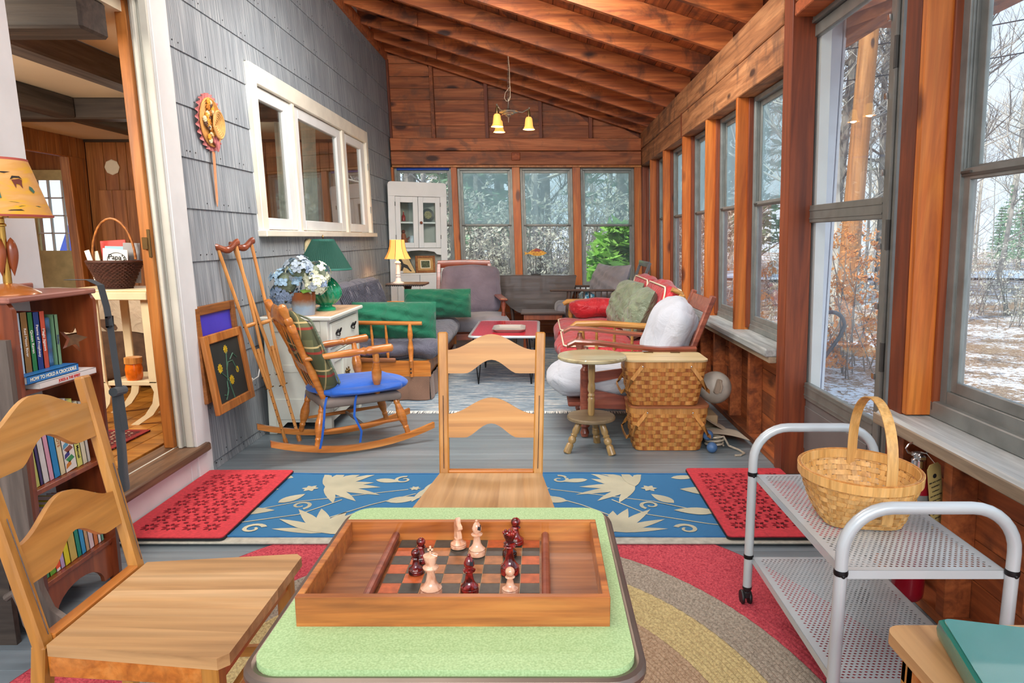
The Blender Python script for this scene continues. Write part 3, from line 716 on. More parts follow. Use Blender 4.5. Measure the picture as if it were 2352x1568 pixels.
# small entry beyond with a glazed door
struct('wall_entry', MB().box((-6.7, 8.46, zi), (-5.1, 8.52, 2.6)).box((-6.75, 6.0, zi), (-6.68, 8.5, 2.6)), M['innerpine'])
d2 = struct('door_2')
def dbox(a, b, u, w, t0=8.40, t1=8.44): return MB().box((a, t0, u), (b, t1, w), None, .003)
da, db = -6.26, -5.46
cy = plain('yellow_door_paint', srgb(206, 190, 132), .5)
mb = MB()
for (a, b, u, w) in ((da, da + .16, zi, 2.10), (db - .14, db, zi, 2.10), (da + .16, db - .14, zi, 1.14), (da + .16, db - .14, 1.98, 2.10)): mb.box((a, 8.40, u), (b, 8.44, w), None, .003)
obj('door_leaf', mb, cy, d2)
mb = MB()
for k in (1, 2): mb.box((da + .16 + k * .1667 - .009, 8.395, 1.14), (da + .16 + k * .1667 + .009, 8.43, 1.98), None, .002)
for k in (1, 2, 3): mb.box((da + .16, 8.395, 1.14 + k * .21 - .009), (db - .14, 8.43, 1.14 + k * .21 + .009), None, .002)
obj('muntins', mb, M['trimw'], d2)
def daylight_pane():
    return M['glass']
for i_ in range(3):
    for j_ in range(4):
        obj('pane', bx((da + .16 + i_ * .1667 + .009, 8.41, 1.14 + j_ * .21 + .009), (da + .16 + (i_ + 1) * .1667 - .009, 8.414, 1.14 + (j_ + 1) * .21 - .009)), M['glass'], d2)
obj('door_knob', MB().sphere((db - .07, 8.37, 1.05), .028), M['brass'], d2)
SC_W = D.objects['wall_entry']
# window hole behind the entry door: rebuild the wall around it
SC_W.data = mesh('wall_entry', MB().box((-6.7, 8.46, zi), (da + .14, 8.52, 2.6)).box((db - .12, 8.46, zi), (-5.1, 8.52, 2.6)).box((da + .14, 8.46, zi), (db - .12, 8.52, 1.12)).box((da + .14, 8.46, 2.0), (db - .12, 8.52, 2.6)).box((-6.75, 6.0, zi), (-6.68, 8.5, 2.6)), M['innerpine'])
# ceiling beams
for i_, (lo, hi, mt) in enumerate((((-5.03, 3.17, 2.21), (-1.99, 3.37, zc), 'darkbeam'), ((-5.03, 5.50, 2.21), (-2.0, 5.66, zc), 'darkbeam'),
                     ((-2.66, 3.37, 2.215), (-2.50, 5.5, zc), 'darkbeamy'), ((-3.74, 3.37, 2.215), (-3.58, 5.5, zc), 'darkbeamy'), ((-3.74, 5.66, 2.215), (-3.58, YI, zc), 'darkbeamy'))):
    struct('ceiling_beam', MB().box(lo, hi, None, .012), M[mt])
# ================================================================ FOREGROUND
def T(x, y, z): return Matrix.Translation((x, y, z))
def RX(a): return Matrix.Rotation(a, 4, 'X')
def RY(a): return Matrix.Rotation(a, 4, 'Y')
def RZ(a): return Matrix.Rotation(a, 4, 'Z')
def rrect(w, h, r, n=6):
    pts = []
    for cx_, cy_, a0 in ((w / 2 - r, h / 2 - r, 0), (-w / 2 + r, h / 2 - r, 90), (-w / 2 + r, -h / 2 + r, 180), (w / 2 - r, -h / 2 + r, 270)):
        for i in range(n + 1):
            a = math.radians(a0 + 90 * i / n); pts.append((cx_ + r * math.cos(a), cy_ + r * math.sin(a)))
    return pts
# ---- card table
TZ = .62
ct = thing('card_table', 'square green-topped folding card table holding the wooden chess box', 'table', (-.157, 1.325, 0))
def cloth_green():
    m, nt, bs = nodes('green_vinyl_top'); v = coords(nt, (1, 1, 1)); n = noise(nt, v, 260, 2); n2 = noise(nt, v, 3, 3)
    c = mixc(nt, ramp(nt, [(.3, srgb(152, 186, 126)), (.7, srgb(186, 216, 158))], n).outputs[0], ramp(nt, [(.3, (.95, .95, .92, 1)), (.7, (1.03, 1.03, 1.03, 1))], n2).outputs[0], 1, 'MULTIPLY')
    nt.links.new(c, bs.inputs['Base Color']); bs.inputs['Roughness'].default_value = .5; bump(nt, bs, n, .2, .001); return m
M['greentop'] = cloth_green()
obj('tabletop', MB().prism(rrect(.625, .66, .05), .012, T(0, 0, TZ - .006)), M['greentop'], ct)
obj('rim', MB().tube([(x, y, TZ - .022) for x, y in rrect(.640, .675, .055)], .013, 10, closed=True), plain('bronze_rim', srgb(132, 116, 104), .35, .7), ct)
obj('apron', MB().prism(rrect(.60, .64, .04), .02, T(0, 0, TZ - .025)), M['alu'], ct)
scr = MB()
for x in (-.29, -.23, .24, .29): scr.sphere((x, -.352, TZ - .024), .0045, 8, 6)
obj('rivets', scr, M['chrome'], ct, kind='stuff')
for sx in (-1, 1):
    for sy in (-1, 1):
        obj('leg', MB().tube([(sx * .27, sy * .29, TZ - .03), (sx * .275, sy * .295, 0)], .011, 8), M['alu'], ct)

# ---- chess box: board between two trays
cb = thing('chess_box', 'wooden game box on the green table with an inlaid chess board between two empty trays', 'chess board', (-.155, 1.285, TZ - .002))
W_, D_, H_ = .555, .335, .058
wl_ = MB()
obj('tray_floor', bx((-W_ / 2 + .011, -D_ / 2 + .011, .001), (W_ / 2 - .011, D_ / 2 - .011, .012)), M['chessfloor'], cb)
for lo, hi in (((-W_ / 2, -D_ / 2, 0), (W_ / 2, -D_ / 2 + .013, H_)), ((-W_ / 2, D_ / 2 - .013, 0), (W_ / 2, D_ / 2, H_)), ((-W_ / 2, -D_ / 2 + .013, 0), (-W_ / 2 + .013, D_ / 2 - .013, H_)), ((W_ / 2 - .013, -D_ / 2 + .013, 0), (W_ / 2, D_ / 2 - .013, H_))):
    obj('side_rail', MB().box(lo, hi, None, .0012), M['chesswood'], cb)
bx0 = -.155; sq = .0385
for xx in (bx0 - .012, bx0 + 8 * sq + .012):
    obj('divider', MB().box((xx - .006, -D_ / 2 + .013, .012), (xx + .006, D_ / 2 - .013, .022), None, .002).tube([(xx, -D_ / 2 + .013, .026), (xx, D_ / 2 - .013, .026)], .0085, 10), M['redwood'], cb)
cols = {}
for i in range(8):
    for j in range(8):
        y_ = D_ / 2 - .0135 - (j + 1) * sq
        dk = (i + j) % 2 == 0
        obj('square', MB().box((bx0 + i * sq + .0006, y_ + .0006, .0125), (bx0 + (i + 1) * sq - .0006, y_ + sq - .0006, .0150 + random.uniform(0, .0003))),
            M.setdefault('sq_dark', plain('dark_tile', srgb(70, 66, 56), .45, 0, .2, 60, .1, 60, .2)) if dk else (M.setdefault('sq_red', plain('red_tile', srgb(192, 92, 44), .45, 0, .2, 60, .1, 60, .1)) if i in (0, 1, 7) or j == 0 else M.setdefault('sq_tan', plain('tan_tile', srgb(168, 106, 60), .45, 0, .2, 60, .1, 60, .12))), cb, smooth=False)
obj('board_grout', bx((bx0, D_ / 2 - .0135 - 8 * sq, .012), (bx0 + 8 * sq, D_ / 2 - .0135, .0135)), M['lidwood'], cb)
# chess pieces
def piece_mat(name, a, b, sc=30):
    m, nt, bs = nodes(name); v = coords(nt, (1, 1, .6)); n = noise(nt, v, sc, 5, 2.0)
    nt.links.new(ramp(nt, [(.42, a), (.58, b)], n).outputs[0], bs.inputs['Base Color']); bs.inputs['Roughness'].default_value = .15; bs.inputs['Coat Weight'].default_value = .6; return m
PW = piece_mat('pale_pink_stone', srgb(214, 152, 116), srgb(238, 190, 156)); PR = piece_mat('dark_red_stone', srgb(70, 16, 14), srgb(150, 36, 30)); PK = piece_mat('black_red_stone', srgb(28, 12, 12), srgb(110, 26, 22))
def base(r, h): return [(r, 0), (r, .10 * h), (r * .93, .13 * h), (r * .98, .17 * h), (r * .7, .23 * h), (r * .5, .32 * h)]
def piece(kind, mat, x, y, lab, cat='chess piece', s=1.0):
    z0_ = TZ + .0152
    t = thing('chess_' + kind, lab, cat, (x, y, z0_)); t.scale = (s, s, s)
    if kind == 'pawn':
        h = .052; obj('body', MB().lathe([(.0001, 0)] + base(.0155, h) + [(.0052, .55 * h), (.0095, .60 * h), (.0065, .65 * h)], 20), mat, t); obj('head', MB().sphere((0, 0, .80 * h), .0092, 16, 12), mat, t)
    elif kind == 'bishop':
        h = .078; obj('body', MB().lathe([(.0001, 0)] + base(.0175, h) + [(.0062, .52 * h), (.0118, .56 * h), (.0122, .585 * h), (.006, .62 * h)], 20), mat, t)
        obj('mitre', MB().lathe([(.006, .62 * h), (.0098, .70 * h), (.0100, .76 * h), (.0068, .87 * h), (.003, .93 * h), (.0036, .965 * h), (.0001, 1.0 * h)], 18), mat, t)
        obj('mitre_cut', MB().prism([(-.0035, -.006), (.0035, -.006), (.0035, .006), (-.0035, .006)], .0014, T(.0055, -.006, .80 * h) @ RX(.9) @ RY(.7)), M['black'], t)
    elif kind == 'knight':
        h = .066; obj('base', MB().lathe([(.0001, 0)] + base(.0175, h * .8) + [(.009, .32 * h)], 20), mat, t)
        prof = [(-.0115, .30), (.008, .30), (.0065, .45), (.003, .55), (.009, .60), (.0125, .66), (.0105, .74), (.003, .80), (.001, .93), (-.002, 1.0), (-.0045, .93), (-.0085, .86), (-.011, .68), (-.0095, .5)]
        obj('horse_head', MB().prism([(a, b * h) for a, b in prof], .0105, mat4((.5, -.86, 0), (0, 0, 1), (-.86, -.5, 0), (0, 0, 0))), mat, t)
    elif kind == 'queen':
        h = .090; obj('body', MB().lathe([(.0001, 0)] + base(.019, h) + [(.0068, .50 * h), (.0068, .60 * h), (.0125, .63 * h), (.0085, .67 * h), (.0125, .70 * h), (.007, .74 * h), (.0125, .87 * h), (.0135, .93 * h)], 22), mat, t)
        c = MB()
        for k in range(8): c.sphere((.0115 * math.cos(k * PI / 4), .0115 * math.sin(k * PI / 4), .945 * h), .0032, 8, 6)
        c.sphere((0, 0, .97 * h), .004, 8, 6); c.lathe([(.0001, .90 * h), (.0115, .93 * h), (.0001, .96 * h)], 16); obj('crown', c, mat, t)
    elif kind == 'king':
        h = .088; obj('body', MB().lathe([(.0001, 0)] + base(.0205, h * .95) + [(.0075, .48 * h), (.0075, .58 * h), (.0145, .60 * h), (.015, .63 * h), (.009, .68 * h), (.0135, .86 * h), (.0138, .89 * h), (.0001, .93 * h)], 22), mat, t)
        obj('cross', MB().box((-.0018, -.0014, .91 * h), (.0018, .0014, 1.10 * h), None, .0006).box((-.0055, -.0014, .99 * h), (.0055, .0014, 1.04 * h), None, .0006), mat, t)
piece('knight', PW, -.179, 1.401, 'pale pink knight standing alone near the back edge of the chess board')
piece('bishop', PW, -.135, 1.365, 'pale pink bishop just right of the pale knight')
piece('king', PW, -.206, 1.20, 'pale pink king with a cross, tallest pale piece, at the front left of the board')
piece('pawn', PK, -.250, 1.285, 'black and red marbled pawn just left behind the pale king')
piece('pawn', PR, -.248, 1.335, 'dark red pawn behind the marbled pawn on the left of the board')
piece('bishop', PR, -.135, 1.208, 'dark red bishop at the front middle of the board')
piece('queen', PR, -.062, 1.285, 'dark red queen with a beaded crown, tallest dark piece, right of the middle')
piece('pawn', PR, -.055, 1.42, 'dark red pawn at the back of the board behind the queen', s=1.15)
piece('pawn', PK, -.066, 1.362, 'dark pawn with a black base mostly hidden directly behind the queen')
piece('pawn', PW, -.058, 1.208, 'small pale pawn in front of the dark red queen')

# ---- ladder-back chairs
def slat_outline(w, h, rise, flat=.16):
    top = []; bot = []
    n = 22
    for i in range(n + 1):
        x = -w / 2 + w * i / n; a = abs(x) / (w / 2)
        e = 0 if a > 1 - flat * .0 else (math.cos(a * PI) + 1) / 2
        top.append((x, h / 2 + rise * (e ** 1.05)))
        eb = 0 if a > .58 else (math.cos(a / .58 * PI) + 1) / 2
        bot.append((x, -h / 2 + rise * .86 * eb ** .8 * (1 if a < .58 else 0)))
    return bot + top[::-1]
def ladder_chair(lab, loc, rz):
    # local frame: seat front toward -y, back at +y, origin on the floor under the back edge centre
    t = thing('ladder_back_chair', lab, 'chair', loc, rz)
    sh = .45; lean_ = .10
    for sx in (-1, 1):
        x = sx * .170
        mb = MB()
        mb.beam((x * .97, .06, 0), (x, .0, sh), .036, .030, (0, 1, 0), .003)
        mb.beam((x, .0, sh - .01), (x * 1.06, lean_, .955), .036, .026, (0, 1, 0), .005)
        obj('back_post', mb, M['maplev'], t)
    for sx in (-1, 1): obj('groove', MB().beam((sx * .1705, -.0135, sh + .02), (sx * .1760, .040, .73), .0025, .003), M['darkwood'], t)
    for (zc, rise, hh) in ((.848, .058, .086), (.618, .060, .086)):
        yy = lean_ * (zc - sh) / .505
        Mx = T(0, yy, zc) @ RX(-math.atan(lean_ / .505)) @ mat4((1, 0, 0), (0, 0, 1), (0, -1, 0), (0, 0, 0))
        obj('back_slat', MB().prism(slat_outline(.322, hh, rise), .014, Mx), M['maple'], t)
    obj('back_rail', MB().box((-.155, -.014, sh - .004), (.155, .014, sh + .012), None, .003), M['orangewood'], t)
    # seat of glued boards: trapezoid
    yb_, yf = -.018, -.415; wb_, wf = .185, .232
    nb = 5
    for k in range(nb):
        a, b = k / nb, (k + 1) / nb; xa, xb = -1 + 2 * a, -1 + 2 * b; r = .018
        pts = [(xa * wb_, yb_), (xb * wb_, yb_), (xb * wf, yf + (r if k == nb - 1 else 0)), (xa * wf, yf + (r if k == 0 else 0))]
        if k == 0: pts = [(xa * wb_, yb_), (xb * wb_, yb_), (xb * wf, yf), (xa * wf + r, yf), (xa * wf, yf + r)]
        if k == nb - 1: pts = [(xa * wb_, yb_), (xb * wb_, yb_), (xb * wf, yf + r), (xb * wf - r, yf), (xa * wf, yf)]
        obj('seat_board', MB().prism(pts[::-1], .026, T(0, 0, sh - .008)), M['seatwood'], t, smooth=False)
    ap = MB()
    ap.box((-.19, yf + .030, sh - .075), (.19, yf + .048, sh - .021), None, .003)
    for sx in (-1, 1): ap.beam((sx * .168, -.01, sh - .048), (sx * .20, yf + .04, sh - .048), .018, .054, (0, 0, 1), .003)
    ap.box((-.16, -.012, sh - .075), (.16, .006, sh - .012), None, .003)
    obj('apron', ap, M['orangewood'], t)
    for sx in (-1, 1):
        obj('front_leg', MB().beam((sx * .202, yf + .042, sh - .021), (sx * .196, yf + .042, 0), .036, .036, (0, 1, 0), .003), M['maplev'], t)
        obj('side_stretcher', MB().beam((sx * .165, .04, .20), (sx * .197, yf + .042, .20), .018, .028), M['mapley'], t)
    obj('front_stretcher', MB().beam((-.197, yf + .042, .30), (.197, yf + .042, .30), .018, .028), M['maple'], t)
    return t
ladder_chair('pale maple ladder-back chair behind the green table with its seat tucked towards it', (-.181, 2.395, 0), 0)
ladder_chair('pale maple ladder-back chair at the left of the green table, its back to the bookcase', (-1.055, 1.505, 0), PI / 2)

# ---- perforated serving cart
cart = thing('serving_cart', 'grey-white two-tier metal serving cart with perforated shelves and looped tube ends', 'cart', (.945, 1.92, 0))
def perforated(w, l):
    mb = MB(); p = .0145; r = .0052; nx = int((w - .03) / p); ny = int((l - .03) / (p * .78)); py = p * .78
    x0_, y0_ = -nx * p / 2, -ny * py / 2
    for j in range(ny):
        sft = (j % 2) * p / 2
        for i in range(nx - (1 if j % 2 else 0)):
            a, b = x0_ + sft + i * p, y0_ + j * py; cx_, cy_ = a + p / 2, b + py / 2
            vs = [(a, b, 0), (a + p, b, 0), (a + p, b + py, 0), (a, b + py, 0), (cx_, cy_ - r * .62, 0), (cx_ + r, cy_, 0), (cx_, cy_ + r * .62, 0), (cx_ - r, cy_, 0)]
            mb.add(vs, [(0, 1, 4), (1, 5, 4), (1, 2, 5), (2, 6, 5), (2, 3, 6), (3, 7, 6), (3, 0, 7), (0, 4, 7)])
        if j % 2:
            mb.add([(x0_, y0_ + j * py, 0), (x0_ + p / 2, y0_ + j * py, 0), (x0_ + p / 2, y0_ + (j + 1) * py, 0), (x0_, y0_ + (j + 1) * py, 0)], [(0, 1, 2, 3)])
            xe = x0_ + nx * p - p / 2; mb.add([(xe, y0_ + j * py, 0), (xe + p / 2, y0_ + j * py, 0), (xe + p / 2, y0_ + (j + 1) * py, 0), (xe, y0_ + (j + 1) * py, 0)], [(0, 1, 2, 3)])
    X0, Y0 = -x0_, -y0_
    for (a, b, c, d) in ((-w / 2, -l / 2, w / 2, -Y0), (-w / 2, Y0, w / 2, l / 2), (-w / 2, -Y0, -X0, Y0), (X0, -Y0, w / 2, Y0)):
        mb.add([(a, b, 0), (c, b, 0), (c, d, 0), (a, d, 0)], [(0, 1, 2, 3)])
    for (a, b, c, d) in ((-w / 2, -l / 2, w / 2, -l / 2 + .002), (-w / 2, l / 2 - .002, w / 2, l / 2), (-w / 2, -l / 2, -w / 2 + .002, l / 2), (w / 2 - .002, -l / 2, w / 2, l / 2)):
        mb.box((a, b, -.022), (c, d, 0))
    return mb
sm = mesh('shelf', perforated(.40, .69), M['cartmetal'], smooth=False)
obj('shelf', sm, None, cart, (0, 0, .49)); obj('shelf', sm, None, cart, (0, 0, .187))
for sy, tp in ((1, .655), (-1, .655)):
    yy = sy * .352; pts = [(-.21, yy, .07), (-.21, yy, .50)]
    R = .115
    for i in range(9): a = PI - i / 8 * PI / 2; pts.append((-.21 + R + R * math.cos(a), yy, tp - R + R * math.sin(a)))
    for i in range(9): a = PI / 2 - i / 8 * PI / 2; pts.append((.21 - R + R * math.cos(a), yy, tp - R + R * math.sin(a)))
    pts += [(.21, yy, .50), (.21, yy, .07)]
    obj('end_frame', MB().tube(pts, .0155, 14), M['cartmetal'], cart)
    sc2 = MB()
    for sx in (-1, 1):
        sc2.sphere((sx * .21, yy - .0155, .485), .005, 8, 6); sc2.lathe([(.0165, .180), (.0175, .187), (.0165, .194)], 12, T(sx * .21, yy, 0)); sc2.lathe([(.0165, .483), (.0175, .490), (.0165, .497)], 12, T(sx * .21, yy, 0))
    obj('screws', sc2, M['blackmetal'], cart, kind='stuff')
    for sx in (-1, 1):
        c = obj('caster', MB().lathe([(.006, .045), (.010, .055), (.0165, .066), (.0165, .074)], 12, T(sx * .21, yy, 0)).box((-.010, -.012, .03), (.010, .02, .056), T(sx * .21, yy, 0), .004), M['black'], cart)
        wh = MB()
        for q in (-.013, .013): wh.lathe([(.012, -.005), (.024, -.005), (.026, 0), (.024, .005), (.012, .005)], 18, T(sx * .21 + q, yy + .012, .026) @ RY(PI / 2))
        obj('wheel', wh, M['black'], c)

# ---- woven baskets
def woven(root, path, nst, rows, z0_, z1_, amp, matw, mats, t=.0022, taper=lambda u: 1.0, gap=.0012, stake_w=.55, irregular=.0, bottom=True, name='weaver'):
    """path(s, k)->(x, y) for s in 0..1 scaled by k; rows of flat weavers woven over upright stakes"""
    n = nst * 6; hgt = (z1_ - z0_) / rows
    for r in range(rows):
        mb = MB(); za = z0_ + r * hgt + gap; zb = z0_ + (r + 1) * hgt - gap
        vs = []; fs = []
        for i in range(n):
            s = i / n; ph = math.cos(PI * nst * s + PI * r)      # nst even: over, under
            off = amp * max(-1, min(1, ph * 1.5))
            for (z, e) in ((za, 0), (zb, 0), (zb, 1), (za, 1)):
                k = taper((z - z0_) / (z1_ - z0_)); x, y = path(s, k); x2, y2 = path(s + .002, k)
                tx, ty = x2 - x, y2 - y; L = math.hypot(tx, ty) or 1; nx_, ny_ = ty / L, -tx / L
                d = off + (t / 2 if e == 0 else -t / 2)
                vs.append((x + nx_ * d, y + ny_ * d, z))
        for i in range(n):
            j = (i + 1) % n
            for q in range(4): fs.append((i * 4 + q, j * 4 + q, j * 4 + (q + 1) % 4, i * 4 + (q + 1) % 4))
        obj(name, mb.add(vs, fs), matw, root, smooth=True, ang=50)
    for k_ in range(nst):
        s = k_ / nst; mb = MB(); vs = []; m = 5; hw = stake_w / nst / 2
        for i in range(m + 1):
            u = i / m; z = z0_ + u * (z1_ - z0_); k = taper(u)
            for ds, e in ((-hw, 0), (hw, 0), (hw, 1), (-hw, 1)):
                x, y = path(s + ds, k); x2, y2 = path(s + ds + .002, k); tx, ty = x2 - x, y2 - y; L = math.hypot(tx, ty) or 1
                d = (t * .45 if e == 0 else -t * .45); vs.append((x + ty / L * d, y - tx / L * d, z))
        fs = [(i * 4 + q, i * 4 + (q + 1) % 4, (i + 1) * 4 + (q + 1) % 4, (i + 1) * 4 + q) for i in range(m) for q in range(4)]
        obj('stake', mb.add(vs, fs), mats, root, smooth=False)
def rrpath(w, h, r, lo=None):
    P_ = []; n = 10
    for cx_, cy_, a0 in ((w / 2 - r, h / 2 - r, 0), (-w / 2 + r, h / 2 - r, 90), (-w / 2 + r, -h / 2 + r, 180), (w / 2 - r, -h / 2 + r, 270)):
        for i in range(n + 1): a = math.radians(a0 + 90 * i / n); P_.append((cx_ + r * math.cos(a), cy_ + r * math.sin(a)))
    P_.append(P_[0]); L = [0]
    for a, b in zip(P_[:-1], P_[1:]): L.append(L[-1] + math.hypot(b[0] - a[0], b[1] - a[1]))
    def f(s, k=1):
        s = (s % 1) * L[-1]; i = 0
        lo_, hi_ = 0, len(L) - 1
        while hi_ - lo_ > 1:
            mid = (lo_ + hi_) // 2
            if L[mid] <= s: lo_ = mid
            else: hi_ = mid
        d = L[lo_ + 1] - L[lo_]; u = (s - L[lo_]) / d if d else 0
        return ((P_[lo_][0] * (1 - u) + P_[lo_ + 1][0] * u) * k, (P_[lo_][1] * (1 - u) + P_[lo_ + 1][1] * u) * k)
    return f
def band(path, z0_, z1_, k0, k1, t, n=64):
    mb = MB(); vs = []; fs = []
    for i in range(n):
        x, y = path(i / n, 1); L = math.hypot(x, y)
        for (z, k, d) in ((z0_, k0, 0), (z1_, k1, 0), (z1_, k1, -t), (z0_, k0, -t)):
            x_, y_ = path(i / n, k); l = math.hypot(x_, y_) or 1; vs.append((x_ * (1 + d / l), y_ * (1 + d / l), z))
    for i in range(n):
        j = (i + 1) % n
        for q in range(4): fs.append((i * 4 + q, j * 4 + q, j * 4 + (q + 1) % 4, i * 4 + (q + 1) % 4))
    return mb.add(vs, fs)
# gathering basket on the cart: oval rim, square-ish base
gb = thing('gathering_basket', 'oval woven splint basket with a tall hoop handle on the top shelf of the cart', 'basket', (.925, 1.905, .491), -.12)
def gpath(s, k):     # k: 0 bottom .. 1 top blends rounded rectangle into an ellipse
    a = 2 * PI * s; ex, ey = .162 * math.cos(a), .172 * math.sin(a)
    c, d = math.cos(a), math.sin(a); p = .45
    sx_, sy_ = math.copysign(abs(c) ** p, c) * .105, math.copysign(abs(d) ** p, d) * .100
    u = max(0, min(1, k)); e = u ** .8
    return (sx_ * (1 - e) + ex * e, sy_ * (1 - e) + ey * e)
woven(gb, gpath, 32, 9, .004, .134, .0024, M['splint2'], M['splint2'], .0018, lambda u: u, .0006)
obj('basket_bottom', MB().prism([gpath(i / 40, 0) for i in range(40)], .004, T(0, 0, .004)), M['splint2'], gb)
for (d0, nm) in ((.006, 'outer_rim'), (-.003, 'inner_rim')):
    def gp(s, k, d0=d0):
        x, y = gpath(s, k); l = math.hypot(x, y); return (x * (1 + d0 / l), y * (1 + d0 / l))
    obj(nm, band(gp, .126, .152, .97, 1.0, .004, 72), M['splint2'], gb)
obj('rim_lashing', MB().tube([(gpath(i / 72, 1.0)[0], gpath(i / 72, 1.0)[1], .152) for i in range(72)], .0035, 6, closed=True), M['splint'], gb)
hp = [(.03, .150, .04), (.03, .160, .10)] + [(.03, .162 * math.cos(PI * i / 24), .15 + .205 * math.sin(PI * i / 24) ** .75) for i in range(1, 24)] + [(.03, -.160, .10), (.03, -.150, .04)]
mb = MB(); vs = []
for i, p in enumerate(hp):
    a = Vector(hp[max(0, i - 1)]); b = Vector(hp[min(len(hp) - 1, i + 1)]); tn = (b - a).normalized(); nn = Vector((1, 0, 0)).cross(tn).normalized()
    for dx, dn in ((-.014, .0016), (.014, .0016), (.014, -.0016), (-.014, -.0016)): vs.append(Vector(p) + Vector((dx, 0, 0)) + nn * dn)
fs = [(i * 4 + q, i * 4 + (q + 1) % 4, (i + 1) * 4 + (q + 1) % 4, (i + 1) * 4 + q) for i in range(len(hp) - 1) for q in range(4)]
obj('handle', mb.add(vs, fs), M['splint2'], gb)

# ---- fire extinguisher with tag, on the wall behind the cart
fe = thing('fire_extinguisher', 'old dark red fire extinguisher with a paper tag hanging on the wall behind the cart', 'extinguisher', (1.29, 2.245, .05))
M['extred'] = plain('extinguisher_red', srgb(150, 16, 36), .3, .1, .15, 5, 0, 60, 0, .4)
obj('cylinder', MB().lathe([(.0001, .012), (.042, 0), (.050, .012), (.052, .03), (.052, .40), (.046, .43), (.025, .455), (.018, .47)], 24), M['extred'], fe)
obj('valve', MB().lathe([(.018, .47), (.022, .475), (.022, .50), (.015, .505), (.015, .525)], 16).tube([(0.045 * math.cos(a / 10 * 6.28) - .0, 0.0, .54 + .024 * math.sin(a / 10 * 6.28)) for a in range(10)], .004, 6, closed=True).box((-.012, -.03, .505), (.012, .03, .52), None, .003), M['chrome'], fe)
obj('label_plate', MB().grid(lambda u, v: (.0527 * math.cos(-PI / 2 - .9 + u * 1.5), .0527 * math.sin(-PI / 2 - .9 + u * 1.5), .26 + .13 * v), 10, 2), M['alu'], fe)
tg = obj('tag', MB().prism([(-.030, -.12), (.030, -.12), (.030, .095), (.018, .11), (-.018, .11), (-.030, .095)], .0012, T(.035, -.058, .40) @ RZ(.35) @ RY(-.20) @ mat4((1, 0, 0), (0, 0, 1), (0, -1, 0), (0, 0, 0))), plain('manila', srgb(196, 176, 108), .8), fe)
Mt = T(.035, -.0592, .40) @ RZ(.35) @ RY(-.20) @ mat4((1, 0, 0), (0, 0, 1), (0, -1, 0), (0, 0, 0))
for i, (ln, sz) in enumerate((('FIRE AND SAFETY', .0068), ('EQUIPMENT', .0066), ('COMPANY', .0066), ('INCORPORATED', .0066), ('12 Park Street', .0062), ('Ware, MA', .006), ('Tel. 886-1416', .0085), ('MAINTENANCE', .006), ('RECORD', .006))):
    text(ln, sz, M['ink'], tg, Mt @ T(0, .045 - i * .0165, .0009))
obj('crest', MB().lathe([(.0001, 0), (.008, 0), (.008, .0008), (.0001, .001)], 10, Mt @ T(0, .066, 0)), M['ink'], tg)
obj('string', MB().tube([(.03, -.052, .50), (.01, -.03, .53), (.0, -.01, .53)], .0012, 4), M['paper'], fe)

# ---- small side table and green binder, bottom right corner
st_ = thing('wooden_side_table', 'worn wooden table corner at the bottom right under the green binder', 'table', (.885, .945, 0))
stt = .60
obj('tabletop', MB().prism(rrect(.52, .42, .03), .022, T(0, 0, stt - .011)), M['seatwood'], st_)
ap = MB().box((-.235, -.185, stt - .09), (.235, -.167, stt - .022)).box((-.235, .167, stt - .09), (.235, .185, stt - .022), None, .003).box((-.235, -.167, stt - .09), (-.217, .167, stt - .022), None, .003).box((.217, -.167, stt - .09), (.235, .167, stt - .022))
obj('apron', ap, M['orangewood'], st_)
for sx in (-1, 1):
    for sy in (-1, 1): obj('leg', MB().beam((sx * .215, sy * .165, 0), (sx * .215, sy * .165, stt - .022), .04, .04, (0, 1, 0), .004), M['maplev'], st_)
bi = thing('binder', 'glossy dark green binder lying on the side table in the bottom right corner', 'binder', (.795, .968, stt), -.237)
M['binder'] = plain('green_binder_vinyl', srgb(14, 116, 104), .18, 0, .08, 3, 0, 60, 0, .6)
mb = MB(); mb.prism(rrect(.30, .24, .012), .006, T(.03, 0, .036)).prism(rrect(.30, .24, .012), .006, T(.03, 0, .003))
mb.prism([(-.004, .0005), (-.004, .0385), (.006, .0385), (.018, .034), (.021, .019), (.018, .004), (.006, .0005)], .238, mat4((-1, 0, 0), (0, 0, 1), (0, 1, 0), (-.108, 0, 0)))
obj('cover', mb, M['binder'], bi); obj('pages', MB().box((-.10, -.112, .006), (.17, .112, .033)), M['paper'], bi)
# ================================================================ LEFT SIDE
# ---- bookcase
bc = thing('bookcase', 'low cherry-red wooden bookcase with star cutouts against the left wall, full of books', 'bookcase', (-1.74, 2.28, 0))
# local: x -.115..+.12 (front +x), y -.20..+.19
def starpts(cx_, cy_, r, rot=0): return [(cx_ + (r if i % 2 == 0 else r * .42) * math.sin(rot + i * PI / 5), cy_ + (r if i % 2 == 0 else r * .42) * math.cos(rot + i * PI / 5)) for i in range(10)]
def arch(w, h, a): return [(-w / 2, 0), (-w / 2 + .02, 0)] + [(-a * math.cos(i / 12 * PI), a * .62 * math.sin(i / 12 * PI)) for i in range(13)] + [(w / 2 - .02, 0), (w / 2, 0), (w / 2, h), (-w / 2, h)]
for sy, z_ in ((-1, 0), (1, 0)):
    outline = [(-.115, 0), (-.07, 0)] + [(-.07 + .155 * (i / 8), .10 * math.sin(i / 8 * PI)) for i in range(1, 8)] + [(.085, 0), (.12, 0), (.12, 1.075), (.105, 1.10), (-.115, 1.10)]
    loops = [outline, starpts(.035, .935, .055, .2), starpts(-.04, .55, .05), starpts(.02, .30, .05)]
    me = curve_mesh('side_panel', loops, .018, M['cherry']); me.transform(mat4((1, 0, 0), (0, 0, 1), (0, -1, 0), (0, sy * .190, 0)))
    obj('side_panel', me, None, bc)
